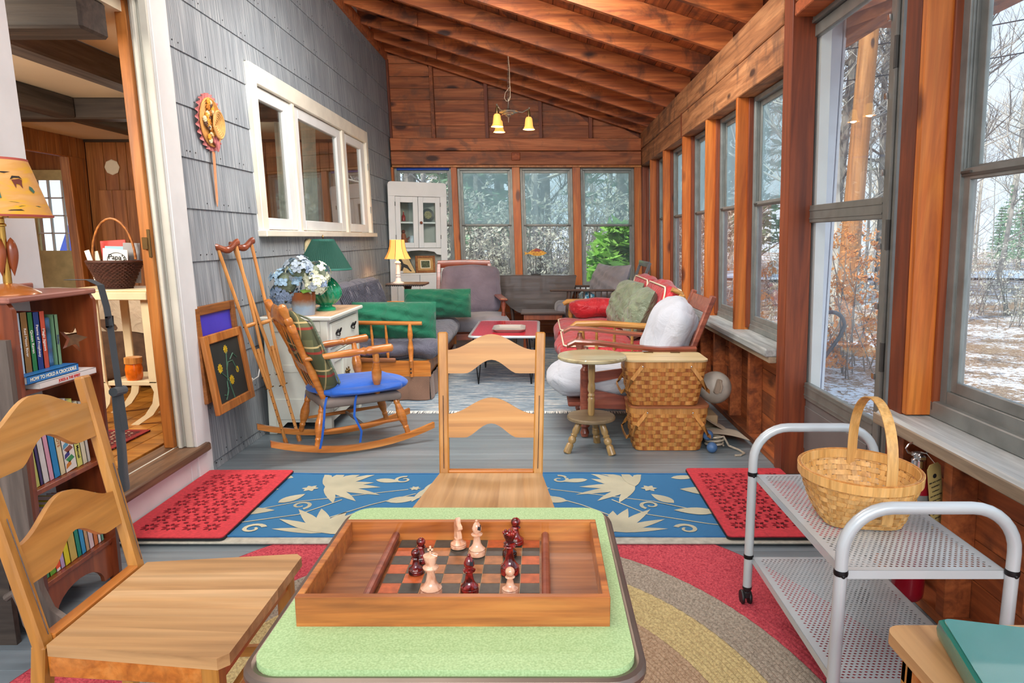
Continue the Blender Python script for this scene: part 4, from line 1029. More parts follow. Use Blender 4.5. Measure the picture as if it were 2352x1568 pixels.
obj('top_board', MB().box((-.115, -.215, 1.10), (.125, .20, 1.118), None, .004).box((-.115, -.2, 1.118), (-.10, .20, 1.138), None, .003), M['pinktop'], bc)
for z_ in (.149, .469, .802): obj('shelf', MB().box((-.11, -.181, z_), (.105, .181, z_ + .018), None, .002), M['cherry'], bc)
obj('back_panel', MB().box((-.115, -.181, .10), (-.108, .181, 1.10)), M['cherry'], bc)
obj('toe_board', MB().prism(arch(.362, .13, .13), .014, mat4((0, 1, 0), (0, 0, 1), (1, 0, 0), (.09, 0, .018))), M['cherry'], bc)
def book(x0_, y_, z_, w, h, dpt, col, tilt, lab, title=None, tcol=None, fsz=.012, cat='book', grp=None, stripe=None):
    t = thing('book', lab, cat, (x0_, y_, z_), 0, grp, rx=tilt)
    m = plain('cover', col, .45, 0, .08, 12)
    mb = MB().box((-dpt, 0, 0), (0, .0018, h)).box((-dpt, w - .0018, 0), (0, w, h)).box((-.002, 0, 0), (0, w, h))
    obj('cover', mb, m, t, smooth=False)
    obj('pages', MB().box((-dpt + .003, .0018, .003), (-.002, w - .0018, h - .003)), M['paper'], t, smooth=False)
    if stripe:
        for (u, v, c) in stripe: obj('cover_band', bx((-.0015, .0, u * h), (.0005, w, v * h)), plain('band', c, .5), t, smooth=False)
    if title:
        text(title, fsz, plain('title_ink', tcol or srgb(245, 240, 230), .6, 0, 0), t, mat4((0, 0, -1), (0, 1, 0), (1, 0, 0), (.0007, w / 2, h * .5)), ext=.0003, bold=.0002)
    return t
bxx = -1.655
# top shelf row
yy = 2.105
row1 = [(.017, .195, srgb(84, 168, 206), 'light blue paperback at the left end of the top shelf row', None, None), (.024, .195, srgb(196, 222, 236), 'white and pale blue paperback with violet lettering on the top shelf', 'Samantha Barry', srgb(120, 60, 160)),
        (.026, .195, srgb(150, 112, 56), 'tan-brown paperback with white lettering on the top shelf', 'Red Moon River', None), (.020, .192, srgb(40, 128, 70), 'dark green paperback on the top shelf', 'Queen Raven', None),
        (.024, .19, srgb(28, 60, 130), 'navy blue paperback on the top shelf', 'Pawns of Prophecy', None), (.021, .19, srgb(206, 84, 58), 'orange-red paperback beside the navy one on the top shelf', 'Magic Jigsaws', None)]
for w, h, c, lab, ti, tc in row1:
    book(bxx, yy, .868, w * 1.15, h, .11, c, 0, lab, ti, tc, .014); yy += w * 1.15 + .0012
cs = thing('game_case', 'clear plastic case with a blue printed side right of the orange-red paperback', 'case', (bxx - .01, yy + .004, .868))
obj('case_body', MB().box((-.1, 0, 0), (.0, .03, .165), None, .003), plain('blue_print', srgb(92, 132, 190), .25, 0, .5, 30), cs)
obj('case_spine', MB().box((0.0005, .002, .0), (.003, .028, .165), None, .001), M['glass_hazy'], cs)
book(bxx, yy + .042, .868, .018, .172, .11, srgb(120, 160, 120), 0, 'pale green paperback with a pink dot at the right end of the top shelf', 'Shelley', srgb(60, 70, 120), .012)
def flat_book(x0_, y_, z_, L, t_, dpt, col, lab, title, tcol, fs, rz=0):
    t = thing('book', lab, 'book', (x0_, y_, z_), rz)
    m = plain('cover', col, .4, 0, .06)
    obj('cover', MB().box((-dpt, 0, 0), (0, L, .0018)).box((-dpt, 0, t_ - .0018), (0, L, t_)).box((-.002, 0, 0), (0, L, t_)), m, t, smooth=False)
    obj('pages', MB().box((-dpt + .003, .003, .0018), (-.002, L - .003, t_ - .0018)), M['paper'], t, smooth=False)
    text(title, fs, plain('title_ink', tcol, .6, 0, 0), t, mat4((0, 1, 0), (0, 0, 1), (1, 0, 0), (.0007, L / 2, t_ / 2)), ext=.0003, sx=.92, bold=.0003)
flat_book(-1.600, 2.135, .8205, .27, .020, .19, srgb(232, 226, 220), 'white book with red lettering lying flat under the crocodile book', 'JOKES & THE SPIRIT', srgb(210, 50, 40), .013, -.02)
flat_book(-1.612, 2.10, .8410, .24, .0265, .19, srgb(36, 120, 190), 'blue book about holding a crocodile lying flat on the top shelf', 'HOW TO HOLD A CROCODILE', srgb(250, 246, 220), .0165, 0)
yy = 2.098
row2 = [(.020, .262, srgb(128, 60, 160), 'purple book with pink and orange spine bands on the middle shelf', None, None, [(.0, .18, srgb(240, 240, 235)), (.18, .34, srgb(250, 140, 40)), (.34, .55, srgb(240, 60, 130)), (.55, .68, srgb(236, 220, 240))]),
        (.015, .25, srgb(212, 196, 72), 'mustard yellow thin book second from the left on the middle shelf', None, None, None), (.015, .25, srgb(196, 204, 110), 'yellow-green thin book third from the left on the middle shelf', None, None, None),
        (.012, .255, srgb(70, 60, 110), 'thin dark violet booklet on the middle shelf', None, None, None), (.022, .262, srgb(216, 218, 214), 'white worn book with violet marks on the middle shelf', None, None, None),
        (.018, .265, srgb(214, 160, 180), 'pink-lilac book left of the bright blue one', None, None, None), (.024, .268, srgb(40, 140, 200), 'bright blue book in the middle of the middle shelf', None, None, None),
        (.021, .258, srgb(228, 216, 172), 'cream book right of the bright blue one', 'ROOTS', srgb(190, 120, 70), None),
        (.048, .255, srgb(238, 234, 222), 'thick book with black zigzag stripes and coloured shapes on the middle shelf', None, None, 'zebra'),
        (.024, .25, srgb(226, 226, 120), 'pale yellow do-it-yourself manual on the middle shelf', 'Auto Do-it-yourself Manual', srgb(30, 30, 30), None), (.020, .235, srgb(226, 220, 186), 'cream book second from the right end of the middle shelf', None, None, None), (.014, .23, srgb(210, 208, 196), 'thin grey-white book at the right end of the middle shelf', None, None, None)]
for w, h, c, lab, ti, tc, st in row2:
    t = book(bxx, yy, .4878, w * 1.22, h, .14, c, .10, lab, ti, tc, .017, stripe=st if isinstance(st, list) else None)
    if st == 'zebra':
        mb = MB()
        for q in range(9):
            z_ = .13 + q * .013; mb.add([(.0006, .002, z_), (.0006, .028, z_ + .014 * (-1) ** q), (.0006, .056, z_), (.0006, .056, z_ + .006), (.0006, .028, z_ + .006 + .014 * (-1) ** q), (.0006, .002, z_ + .006)], [(0, 1, 4, 5), (1, 2, 3, 4)])
        obj('zigzag_print', mb, M['ink'], t, kind='stuff')
        for q, cc in enumerate((srgb(210, 130, 40), srgb(70, 150, 90), srgb(60, 60, 130), srgb(150, 90, 70), srgb(90, 160, 190), srgb(200, 160, 60))):
            obj('colour_shape', MB().add([(.0006, .004 + .02 * (q % 2), .012 + q * .018), (.0006, .032 + .02 * (q % 2), .02 + q * .018), (.0006, .03 + .01 * (q % 2), .036 + q * .018), (.0006, .008, .028 + q * .018)], [(0, 1, 2, 3)]), plain('print', cc, .5), t, smooth=False)
    yy += w * 1.22 + .001
yy = 2.102
row3 = [(.026, .175, srgb(232, 232, 226), 'white book at the left end of the bottom shelf', None, None), (.026, .185, srgb(64, 160, 110), 'sea-green book on the bottom shelf', None, None), (.030, .215, srgb(104, 176, 60), 'grass-green book with white lettering on the bottom shelf', 'ESSAYS', None),
        (.020, .21, srgb(244, 240, 232), 'white book with an orange-red band on the bottom shelf', 'ATLAS', srgb(40, 60, 130)), (.020, .225, srgb(190, 172, 214), 'lavender book on the bottom shelf', None, None), (.026, .235, srgb(220, 214, 40), 'bright yellow book on the bottom shelf', None, None),
        (.034, .24, srgb(196, 176, 90), 'mustard-tan wide book on the bottom shelf', None, None), (.021, .225, srgb(20, 140, 116), 'teal book on the bottom shelf', None, None), (.022, .22, srgb(46, 150, 200), 'sky blue book beside the teal one on the bottom shelf', None, None),
        (.018, .215, srgb(190, 160, 120), 'tan thin book on the bottom shelf', None, None), (.024, .212, srgb(220, 200, 200), 'pale pink-grey book on the bottom shelf', None, None), (.022, .205, srgb(204, 120, 66), 'orange-brown book near the right end of the bottom shelf', None, None), (.015, .20, srgb(236, 236, 232), 'thin white book near the right end of the bottom shelf', None, None), (.014, .195, srgb(120, 180, 150), 'thin pale green booklet at the right end of the bottom shelf', None, None)]
for w, h, c, lab, ti, tc in row3:
    book(bxx, yy, .168, w * 1.04, h, .14, c, .10, lab, ti, tc, .02, stripe=[(.05, .3, srgb(240, 90, 50))] if 'orange-red band' in lab else None); yy += w * 1.04 + .001

# ---- cowboy lamp on the bookcase
lm = thing('table_lamp', 'wooden teardrop table lamp with a yellow printed western shade on the bookcase', 'lamp', (-1.715, 2.20, 1.1185))
M['copper'] = plain('copper_wood', srgb(186, 112, 52), .3, .2, .1, 4, 0, 60, 0, .4)
obj('base', MB().lathe([(.0001, 0), (.088, 0), (.086, .004), (.060, .020), (.030, .032), (.012, .036)], 32), M['copper'], lm)
obj('stem', MB().lathe([(.012, .034), (.012, .10), (.010, .16), (.010, .215), (.014, .217), (.014, .222), (.010, .226), (.010, .24), (.022, .244), (.024, .258), (.018, .262)], 20), M['brass'], lm)
for k in range(3):
    a = k * 2.094 + .6
    obj('leaf', MB().grid(lambda u, v: (math.cos(a) * .020 + (.017 * math.sin(PI * v ** .75) * math.cos(2 * PI * u)), math.sin(a) * .020 * 1 + (.017 * math.sin(PI * v ** .75) * math.sin(2 * PI * u)), .182 - .125 * v), 14, 14, cu=True), M['cherry'], lm)
def shade_mat():
    m, nt, bs = nodes('printed_shade'); v = coords(nt, (6, 6, 26), False); n = noise(nt, v, 1.6, 4, .6)
    c = ramp(nt, [(.38, srgb(212, 160, 40)), (.5, srgb(206, 150, 76)), (.64, srgb(210, 158, 92))], n).outputs[0]
    nt.links.new(c, bs.inputs['Base Color']); bs.inputs['Roughness'].default_value = .7; bs.inputs['Emission Color'].default_value = srgb(220, 150, 60); bs.inputs['Emission Strength'].default_value = .04; return m
SH0, SH1, SR0, SR1 = .245, .425, .140, .086
def shp(a, z): r = SR0 + (SR1 - SR0) * (z - SH0) / (SH1 - SH0) + .001; return (r * math.cos(a), r * math.sin(a), z)
shd = obj('lamp_shade', MB().lathe([(SR0, SH0), (SR1, SH1)], 40, None, False).lathe([(SR1 - .002, SH1), (SR0 - .002, SH0)], 40, None, False), shade_mat(), lm)
obj('shade_trim', MB().lathe([(SR0 + .001, SH0), (SR0 + .002, SH0 + .006), (SR0 - .002, SH0 + .007)], 40, None, False).lathe([(SR1 + .002, SH1 - .006), (SR1 + .001, SH1 + .001), (SR1 - .003, SH1)], 40, None, False), plain('red_trim', srgb(180, 84, 70), .7), shd)
def onshade(poly, a0, z0_):
    mb = MB(); vs = [shp(a0 + x / .12, z0_ + z) for x, z in poly]; vs = [(x * 1.006, y * 1.006, z) for x, y, z in vs]; return mb.add(vs, [tuple(range(len(vs)))])
gcol = {'red': srgb(206, 92, 66), 'green': srgb(62, 104, 84), 'black': srgb(36, 30, 26), 'brown': srgb(110, 50, 34), 'yellow': srgb(226, 172, 20)}
for (cn, pol, a0, z0_) in (('red', [(-.018, 0), (.018, .002), (.02, .010), (.012, .02), (-.014, .022), (-.024, .014)], -1.0, .33), ('green', [(-.016, -.03), (-.004, -.03), (0, -.012), (.008, -.03), (.02, -.03), (.016, 0), (-.014, 0)], -1.0, .33), ('black', [(-.016, .026), (.012, .03), (.010, .033), (.002, .032), (-.002, .037), (-.006, .031), (-.016, .029)], -1.0, .33),
    ('brown', [(-.012, 0), (-.008, -.014), (-.004, 0), (.006, -.002), (.012, -.014), (.014, .002), (.018, .012), (.010, .016), (-.006, .013), (-.016, .012)], -.42, .345), ('black', [(-.02, .012), (-.012, .024), (.012, .024), (.02, .014), (.008, .019), (-.008, .018)], -.42, .345), ('green', [(0, 0), (.012, -.012), (.02, -.006), (.014, .006), (.004, .01)], -.15, .33),
    ('green', [(-.05, 0), (.05, .001), (.03, .004), (-.04, .003)], -.9, .286), ('green', [(-.03, 0), (.04, .001), (.03, .004), (-.02, .003)], -.3, .275), ('yellow', [(-.05, 0), (.05, .001), (.04, .010), (-.04, .012)], -.9, .268), ('black', [(-.02, 0), (.02, .001), (.012, .005), (-.012, .003)], -.6, .262), ('green', [(-.05, 0), (.02, .001), (.01, .004), (-.04, .003)], -1.1, .262), ('black', [(-.03, 0), (.0, -.004), (.02, .001), (.0, .001)], -.7, .38), ('black', [(-.005, -.03), (0, -.03), (.0, .03), (-.005, .03)], -1.5, .34)):
    obj('printed_figure', onshade(pol, a0, z0_), plain('print_' + cn, gcol[cn], .8), shd, smooth=False)

# ---- webbing strap and folded bag hanging from the far corner of the bookcase
sp = thing('bag_strap', 'dark grey webbing strap with a buckle draped over the far corner of the bookcase', 'strap', (-1.60, 2.485, 0))
def ribbon(pts, w, wd, t=.002):
    mb = MB(); vs = []; wd = Vector(wd)
    for i, p in enumerate(pts):
        a = Vector(pts[max(0, i - 1)]); b = Vector(pts[min(len(pts) - 1, i + 1)]); nn = wd.cross((b - a).normalized())
        for s_, e in ((-1, -1), (1, -1), (1, 1), (-1, 1)): vs.append(Vector(p) + wd * s_ * w / 2 + nn * e * t / 2)
    fs = [(i * 4 + q, i * 4 + (q + 1) % 4, (i + 1) * 4 + (q + 1) % 4, (i + 1) * 4 + q) for i in range(len(pts) - 1) for q in range(4)]
    return mb.add(vs, fs)
M['web'] = weave('dark_webbing', srgb(66, 74, 78), srgb(48, 54, 58), 500)
obj('webbing', ribbon([(-.10, -.03, 1.150), (-.02, -.03, 1.150), (.012, -.02, 1.13), (.02, -.01, 1.05), (.02, .0, .98), (.022, .005, .86), (.025, .01, .74), (.03, .015, .58)], .026, (.35, .93, 0)), M['web'], sp)
obj('buckle', MB().box((.016, -.02, .975), (.024, .018, .98)).box((.016, -.02, 1.01), (.024, .018, 1.015)).box((.016, -.02, .975), (.024, -.015, 1.015)).box((.016, .013, .975), (.024, .018, 1.015)), M['black'], sp)
obj('folded_end', MB().tube([(.02, -.02, .735), (.02, .045, .73)], .017, 10), M['web'], sp)
obj('folded_panel', MB().cushion((-.0, -.01, .34), (.022, .030, .73), .010, None, 8, .001, 3), M['web'], sp)

# ---- dark grey-brown wooden stand at far left with scrolled foot
ds = thing('plant_stand', 'dark grey-brown wooden stand with a curved scroll foot at the left edge beside the bookcase', 'stand', (-1.60, 1.99, 0))
Mz = mat4((1, 0, 0), (0, 0, 1), (0, -1, 0), (0, 0, 0))
obj('side_board', MB().prism([(-.05, .30), (.035, .30), (.03, 1.0), (-.05, 1.0)], .02, Mz), M['driftwood'], ds)
foot = [(-.05, .32), (.035, .32), (.045, .22), (.07, .15), (.12, .11), (.19, .105), (.20, .06), (.10, .04), (.02, .09), (-.02, .20)]
obj('scroll_foot', MB().prism(foot, .022, Mz), M['driftwood'], ds)
obj('front_scroll', MB().tube([(-.02, -.06, .22), (.01, -.06, .24), (.03, -.06, .20), (.04, -.06, .14), (.07, -.06, .08), (.11, -.06, .03), (.15, -.06, .015)], [.012, .016, .017, .017, .017, .017, .016], 8), M['driftwood'], ds)
obj('rear_board', MB().prism([(-.20, 0), (-.09, 0), (-.10, 1.0), (-.2, 1.0)], .02, T(0, .05, 0) @ Mz), M['darkbeam'], ds)

# ---- dried flower fan on the wall
fn = thing('wall_fan', 'oval straw wall fan with dried flowers and a pink ruffle on the shingled wall', 'decoration', (XL + .004 - KS * .65, 4.02, 1.945))
M['pink'] = plain('dusty_pink', srgb(206, 124, 122), .8, 0, .15, 20)
fa, fb = .122, .130
obj('ruffle', MB().grid(lambda u, v: (.012 + .010 * math.sin(u * 2 * PI * 24) * v, (fa + .028 * v) * math.cos(2 * PI * u), (fb + .028 * v) * math.sin(2 * PI * u)), 144, 3, cu=True), M['pink'], fn)
rg = MB()
for k in range(9): rg.tube([(.014 + .002 * (8 - k) * .4, (fa - .012 * k) * math.cos(i / 36 * 2 * PI), (fb - .013 * k) * math.sin(i / 36 * 2 * PI)) for i in range(36)], .0062, 6, closed=True)
obj('straw_disc', rg, plain('straw', srgb(216, 158, 84), .7, 0, .15, 40), fn)
hr = MB()
for k in range(7): hr.tube([(.030 + .004 * (6 - k), .025 + (.065 - .009 * k) * math.cos(i / 28 * 2 * PI), -.01 + (.075 - .0105 * k) * math.sin(i / 28 * 2 * PI)) for i in range(28)], .006, 6, closed=True)
obj('straw_hat', hr, plain('straw_light', srgb(222, 170, 100), .7, 0, .15, 40), fn)
rr = random.Random(5)
for k in range(26):
    t_ = k / 25; yy = -.055 + .05 * math.sin(t_ * 9) * .5 + rr.uniform(-.02, .03); z_ = .10 - .20 * t_ + rr.uniform(-.01, .01)
    c = (srgb(232, 168, 60), srgb(240, 226, 180), srgb(96, 66, 50), srgb(204, 130, 40))[k % 4]; fl = MB()
    for q in range(7):
        a = q / 7 * 2 * PI; fl.sphere((.034, yy + .011 * math.cos(a), z_ + .011 * math.sin(a)), .0075, 6, 4)
    fl.sphere((.038, yy, z_), .007, 6, 4); obj('dried_flower', fl, M.setdefault('fl%d' % (k % 4), plain('dried_flower', c, .8, 0, .2, 80)), fn)
obj('bow', MB().prism([(0, 0), (-.035, .02), (-.05, .07), (-.02, .05)], .008, mat4((0, 1, 0), (0, 0, 1), (1, 0, 0), (.035, .02, -.13))).prism([(0, .02), (.02, .09), (.045, .0), (.02, -.03)], .008, mat4((0, 1, 0), (0, 0, 1), (1, 0, 0), (.04, .0, -.13))), M['pink'], fn)
obj('ribbon_tail', MB().prism([(-.014, 0), (.014, 0), (.012, -.27), (0, -.31), (-.010, -.28)], .004, mat4((0, 1, 0), (0, 0, 1), (1, 0, 0), (.018, .01, -.16))).box((.020, .007, -.44), (.022, .011, -.17)), plain('ribbon', srgb(222, 156, 112), .6), fn)

# ---- framed pictures leaning on the wall
def leaning(name, lab, y0_, y1_, z0_, z1_, x_b, x_t, fw_, mfr, mart, cat='picture'):
    t = thing(name, lab, cat, (x_b, (y0_ + y1_) / 2, z0_)); w = y1_ - y0_; h = z1_ - z0_; a = math.atan2(x_b - x_t, h)
    Mx = Matrix.Rotation(-a, 4, 'Y') @ mat4((0, 1, 0), (0, 0, 1), (1, 0, 0), (0, 0, 0))
    for q, (a0, b0, a1, b1) in enumerate(((-w / 2, 0, -w / 2 + fw_, h), (w / 2 - fw_, 0, w / 2, h), (-w / 2 + fw_, 0, w / 2 - fw_, fw_), (-w / 2 + fw_, h - fw_, w / 2 - fw_, h))):
        obj('frame_rail', MB().box((a0, b0, -.012), (a1, b1, .014), Mx, .004), mfr, t)
    ar = obj('canvas', MB().box((-w / 2 + fw_, fw_, -.006), (w / 2 - fw_, h - fw_, .0), Mx), mart, t)
    return t, ar, Mx, w, h
framed = wood('frame_oak', srgb(150, 94, 46), srgb(110, 62, 28), srgb(176, 116, 64), 1, 1.2, .4, 0, .05)
leaning('picture_frame', 'larger dark-backed wooden frame with a plain violet-blue panel behind the flower painting', 3.62, 4.10, .40, .93, XL + .055, XL + .02, .05, framed, plain('violet_blue', srgb(72, 66, 206), .35, 0, .12, 3))
blk = plain('blackboard_ground', srgb(42, 48, 46), .6, 0, .15, 6)
t, ar, Mx, w, h = leaning('flower_painting', 'small wooden framed painting of yellow flowers on black leaning in front of the violet-blue one', 3.62, 4.09, .335, .775, XL + .115, XL + .055, .05, M['innertrim'], blk)
yf = plain('yellow_petals', srgb(222, 186, 40), .7, 0, .2, 60); gs = plain('painted_green', srgb(70, 110, 88), .7)
for (fx, fz, s) in ((-.10, .24, 1.15), (.005, .335, 1.0), (.01, .155, 1.15), (.10, .20, .8)):
    f = MB()
    for q in range(10):
        a = q / 10 * 2 * PI; f.prism([(0, 0), (.014 * s, .008 * s), (.026 * s, 0), (.014 * s, -.008 * s)], .001, Mx @ T(fx, fz, .0015) @ RZ(a))
    obj('painted_flower', f, yf, ar, kind='stuff')
sg = MB()
for pts in ([(-.10, .22), (-.03, .17), (.0, .05)], [(.005, .32), (-.02, .24), (-.04, .16)], [(.10, .19), (.06, .26), (.0, .26), (-.03, .22)], [(-.10, .06), (-.06, .10), (-.05, .16)], [(-.11, .09), (-.08, .08), (-.05, .12)], [(.03, .27), (.08, .30), (.12, .27)]):
    sg.tube([Mx @ Vector((a, b, .001)) for a, b in pts], .004, 5)
obj('painted_stems', sg, gs, ar, kind='stuff')

# ---- crutches leaning on the wall
def crutch(lab, top, bot, tilt):
    t = thing('crutch', lab, 'crutch', bot); v = Vector(top) - Vector(bot); d = v.normalized(); sd = Vector((.55, .80, 0)); sd = (sd - d * sd.dot(d)).normalized()
    L = v.length
    P_ = lambda u, s_: d * u * L + sd * s_
    cw = wood('crutch_wood', srgb(214, 148, 76), srgb(180, 112, 48), srgb(230, 170, 104), 2, .8, .35, 0, .05)
    for s_ in (-1, 1):
        obj('side_rail', MB().tube([P_(.30, s_ * .008), P_(.45, s_ * .020), P_(.62, s_ * .036), P_(.992, s_ * .058)], .0105, 8), cw, t)
    obj('lower_post', MB().tube([P_(.015, 0), P_(.30, 0), P_(.50, 0)], .0105, 8), cw, t)
    obj('hand_grip', MB().turned(P_(.62, -.04), P_(.62, .04), [(0, .009), (.3, .013), (.7, .013), (1, .009)]), cw, t)
    bl = MB()
    for u in (.30, .36, .48, .62):
        bl.tube([P_(u, -.03 - (.02 if u > .5 else 0)), P_(u, .03 + (.02 if u > .5 else 0))], .004, 6)
    obj('bolts', bl, M['oldbrass'], t, kind='stuff')
    hl = MB()
    for k in range(9): q = P_(.08 + k * .035, 0) + Vector((.0, -.0108, 0)); hl.sphere(q, .0032, 6, 4)
    obj('holes', hl, M['black'], t, kind='stuff')
    n_ = d.cross(sd)
    mb = MB(); mb.grid(lambda u, v_: tuple(P_(.985, 0) + sd * (u - .5) * .155 + d * (.012 - .020 * math.cos((u - .5) * 2 * PI) * -1 * -1 * .8 + .021 * math.sin(2 * PI * v_)) + n_ * .019 * math.cos(2 * PI * v_)), 16, 10, cv=True)
    k = len(mb.v) // 16
    mb.f.append(tuple(range(10))); mb.f.append(tuple(range(150, 160))[::-1]); mb.m += [0, 0]
    obj('underarm_rest', mb, M['cherry'], t)
    obj('rubber_tip', MB().tube([P_(0, 0), P_(.03, 0)], .014, 8), M['orangewood'], t)
crutch('wooden crutch leaning on the shingled wall, left of the pair', (-1.845, 4.05, 1.25), (-1.62, 4.20, .0), 0)
crutch('wooden crutch leaning on the shingled wall, right of the pair', (-1.80, 4.16, 1.26), (-1.56, 4.27, .0), 0)

# ---- rocking chair
RW = M['orangewood']
rc = thing('rocking_chair', 'orange-varnished wooden rocking chair with turned legs beside the crutches', 'rocking chair', (-1.205, 4.225, 0), math.radians(32))
ZS = .335
def leg_prof(r=.022): return [(0, r * .55), (.06, r * .8), (.14, r * .72), (.16, r * .86), (.19, r * .86), (.21, r * .72), (.38, r * 1.25), (.52, r * 1.3), (.66, r * .95), (.74, r * .75), (.76, r * .9), (.80, r * .9), (.82, r * .75), (1, r * .62)]
for s_ in (-1, 1):
    pts = []
    for i in range(15):
        u = i / 14; x = -.53 + 1.0 * u; zc = .012 + .020 + .55 * (x - .02) ** 2 * .62; pts.append((x, zc))
    out = [(x, z - .018) for x, z in pts] + [(x, z + .018) for x, z in pts][::-1]
    obj('rocker', MB().prism(out, .026, T(0, s_ * .215, 0) @ mat4((1, 0, 0), (0, 0, 1), (0, -1, 0), (0, 0, 0))), RW, rc)
    obj('leg', MB().turned((-.27, s_ * .205, .068), (-.215, s_ * .16, ZS), leg_prof()), RW, rc)
    obj('leg', MB().turned((.30, s_ * .205, .065), (.22, s_ * .17, ZS), leg_prof()), RW, rc)
    obj('side_stretcher', MB().turned((-.25, s_ * .19, .155), (.275, s_ * .195, .165), [(0, .008), (.5, .013), (1, .008)]), RW, rc)
    obj('back_post', MB().turned((-.20, s_ * .150, ZS), (-.43, s_ * .205, .925), [(0, .016), (.1, .020), (.3, .024), (.42, .016), (.44, .021), (.47, .021), (.49, .016), (.62, .020), (.78, .026), (.8, .020), (.82, .025), (.85, .025), (.87, .018), (.93, .026), (.98, .024), (1, .012)], 14), RW, rc)
    obj('armrest', MB().turned((-.31, s_ * .185, .60), (.20, s_ * .245, .635), [(0, .013), (.25, .019), (.5, .024), (.62, .018), (.66, .026), (.69, .021), (.72, .027), (.78, .026), (.98, .027), (1.0, .018)], 14), RW, rc)
    obj('arm_post', MB().turned((.115, s_ * .175, ZS), (.10, s_ * .230, .625), leg_prof(.024)), RW, rc)
obj('crest_rail', MB().grid(lambda u, v: (-.405 - .02 * math.cos((u - .5) * PI) + .011 * math.cos(2 * PI * v), (u - .5) * .36, .855 + .012 * math.cos((u - .5) * 2 * PI) + .048 * math.sin(2 * PI * v)), 12, 12, cv=True), RW, rc)
for k in range(4):
    y_ = -.12 + k * .08; obj('back_spindle', MB().turned((-.205, y_ * .9, ZS), (-.40, y_ * 1.1, .83), [(0, .007), (.4, .012), (.6, .008), (1, .007)], 8), RW, rc)
obj('lower_back_slat', MB().box((-.012, -.16, -.03), (.006, .16, .03), T(-.28, 0, .53) @ RY(-.38), .003), RW, rc)
obj('seat_frame', MB().cushion((-.235, -.215, ZS - .045), (.265, .215, ZS + .012), .025, None, 10, .0012, 4), M['taupe'], rc)
obj('cross_stretcher', MB().turned((.02, -.19, .16), (.02, .19, .16), [(0, .008), (.5, .011), (1, .008)]), M['taupe'], rc)
sc_ = thing('seat_cushion', 'bright blue seat cushion with ribbon ties on the rocking chair', 'cushion', (-1.205, 4.225, 0), math.radians(32))
obj('cushion_body', MB().cushion((-.19, -.205, ZS + .012), (.29, .205, ZS + .082), .04, None, 16, .0012, 8, .35), M['blue'], sc_)
for (s_, x_) in ((-1, -.20), (-1, -.02), (1, -.20)):
    q = [(x_, s_ * .20, ZS + .03), (x_ - .02, s_ * .225, ZS - .02), (x_ - .03, s_ * .232, ZS - .10), (x_ - .045 if x_ < -.1 else x_ + .01, s_ * .235, ZS - .20), (x_ - .06 if x_ < -.1 else x_ + .0, s_ * .23, ZS - .27)]
    obj('ribbon_tie', ribbon(q, .014, (1, .2, 0), .0015), M['blue'], sc_)
def plaid_mat():
    m, nt, bs = nodes('plaid'); tc = N(nt, 'ShaderNodeTexCoord'); sp_ = N(nt, 'ShaderNodeSeparateXYZ'); nt.links.new(tc.outputs['Object'], sp_.inputs[0])
    def st(o, sc, off, th):
        a = N(nt, 'ShaderNodeMath', operation='MULTIPLY_ADD'); nt.links.new(o, a.inputs[0]); a.inputs[1].default_value = sc; a.inputs[2].default_value = off
        f = N(nt, 'ShaderNodeMath', operation='FRACT'); nt.links.new(a.outputs[0], f.inputs[0]); l = N(nt, 'ShaderNodeMath', operation='LESS_THAN'); nt.links.new(f.outputs[0], l.inputs[0]); l.inputs[1].default_value = th; return l.outputs[0]
    c = srgb(96, 98, 66)
    c = mixc(nt, c, srgb(64, 70, 44), mixc(nt, (0, 0, 0, 1), (.75,) * 3 + (1,), st(sp_.outputs['X'], 8, .1, .45)))
    c = mixc(nt, c, srgb(70, 76, 50), mixc(nt, (0, 0, 0, 1), (.7,) * 3 + (1,), st(sp_.outputs['Z'], 7, .2, .4)))
    c = mixc(nt, c, srgb(206, 186, 130), mixc(nt, (0, 0, 0, 1), (.8,) * 3 + (1,), st(sp_.outputs['Z'], 7, .55, .07)))
    c = mixc(nt, c, srgb(150, 44, 36), mixc(nt, (0, 0, 0, 1), (.85,) * 3 + (1,), st(sp_.outputs['Z'], 7, .8, .10)))
    c = mixc(nt, c, srgb(190, 170, 116), mixc(nt, (0, 0, 0, 1), (.6,) * 3 + (1,), st(sp_.outputs['X'], 8, .6, .05)))
    nt.links.new(c, bs.inputs['Base Color']); bs.inputs['Roughness'].default_value = .95; v = coords(nt); bump(nt, bs, noise(nt, v, 300, 2), .3, .002); return m
M['plaid'] = plaid_mat()
pc = thing('plaid_cushion', 'green and brown plaid cushion with cord piping against the rocking chair back', 'cushion', (-1.205 - .255 * .848, 4.225 - .255 * .53, .60), math.radians(32), ry=0)
Mp = RY(-.37)
obj('cushion_body', MB().cushion((-.045, -.185, -.235), (.075, .185, .22), .055, Mp, 16, .0025, 6, .25), M['plaid'], pc)
pp = [(.075, math.copysign(min(abs(.175 * math.cos(a) * 1.35), .175), math.cos(a)), math.copysign(min(abs(.215 * math.sin(a) * 1.35), .215), math.sin(a))) for a in [i / 40 * 2 * PI for i in range(40)]]
obj('piping', MB().tube([Mp @ Vector(p) for p in pp], .0065, 6, closed=True), plain('grey_green_cord', srgb(120, 132, 110), .8, 0, .3, 90), pc)

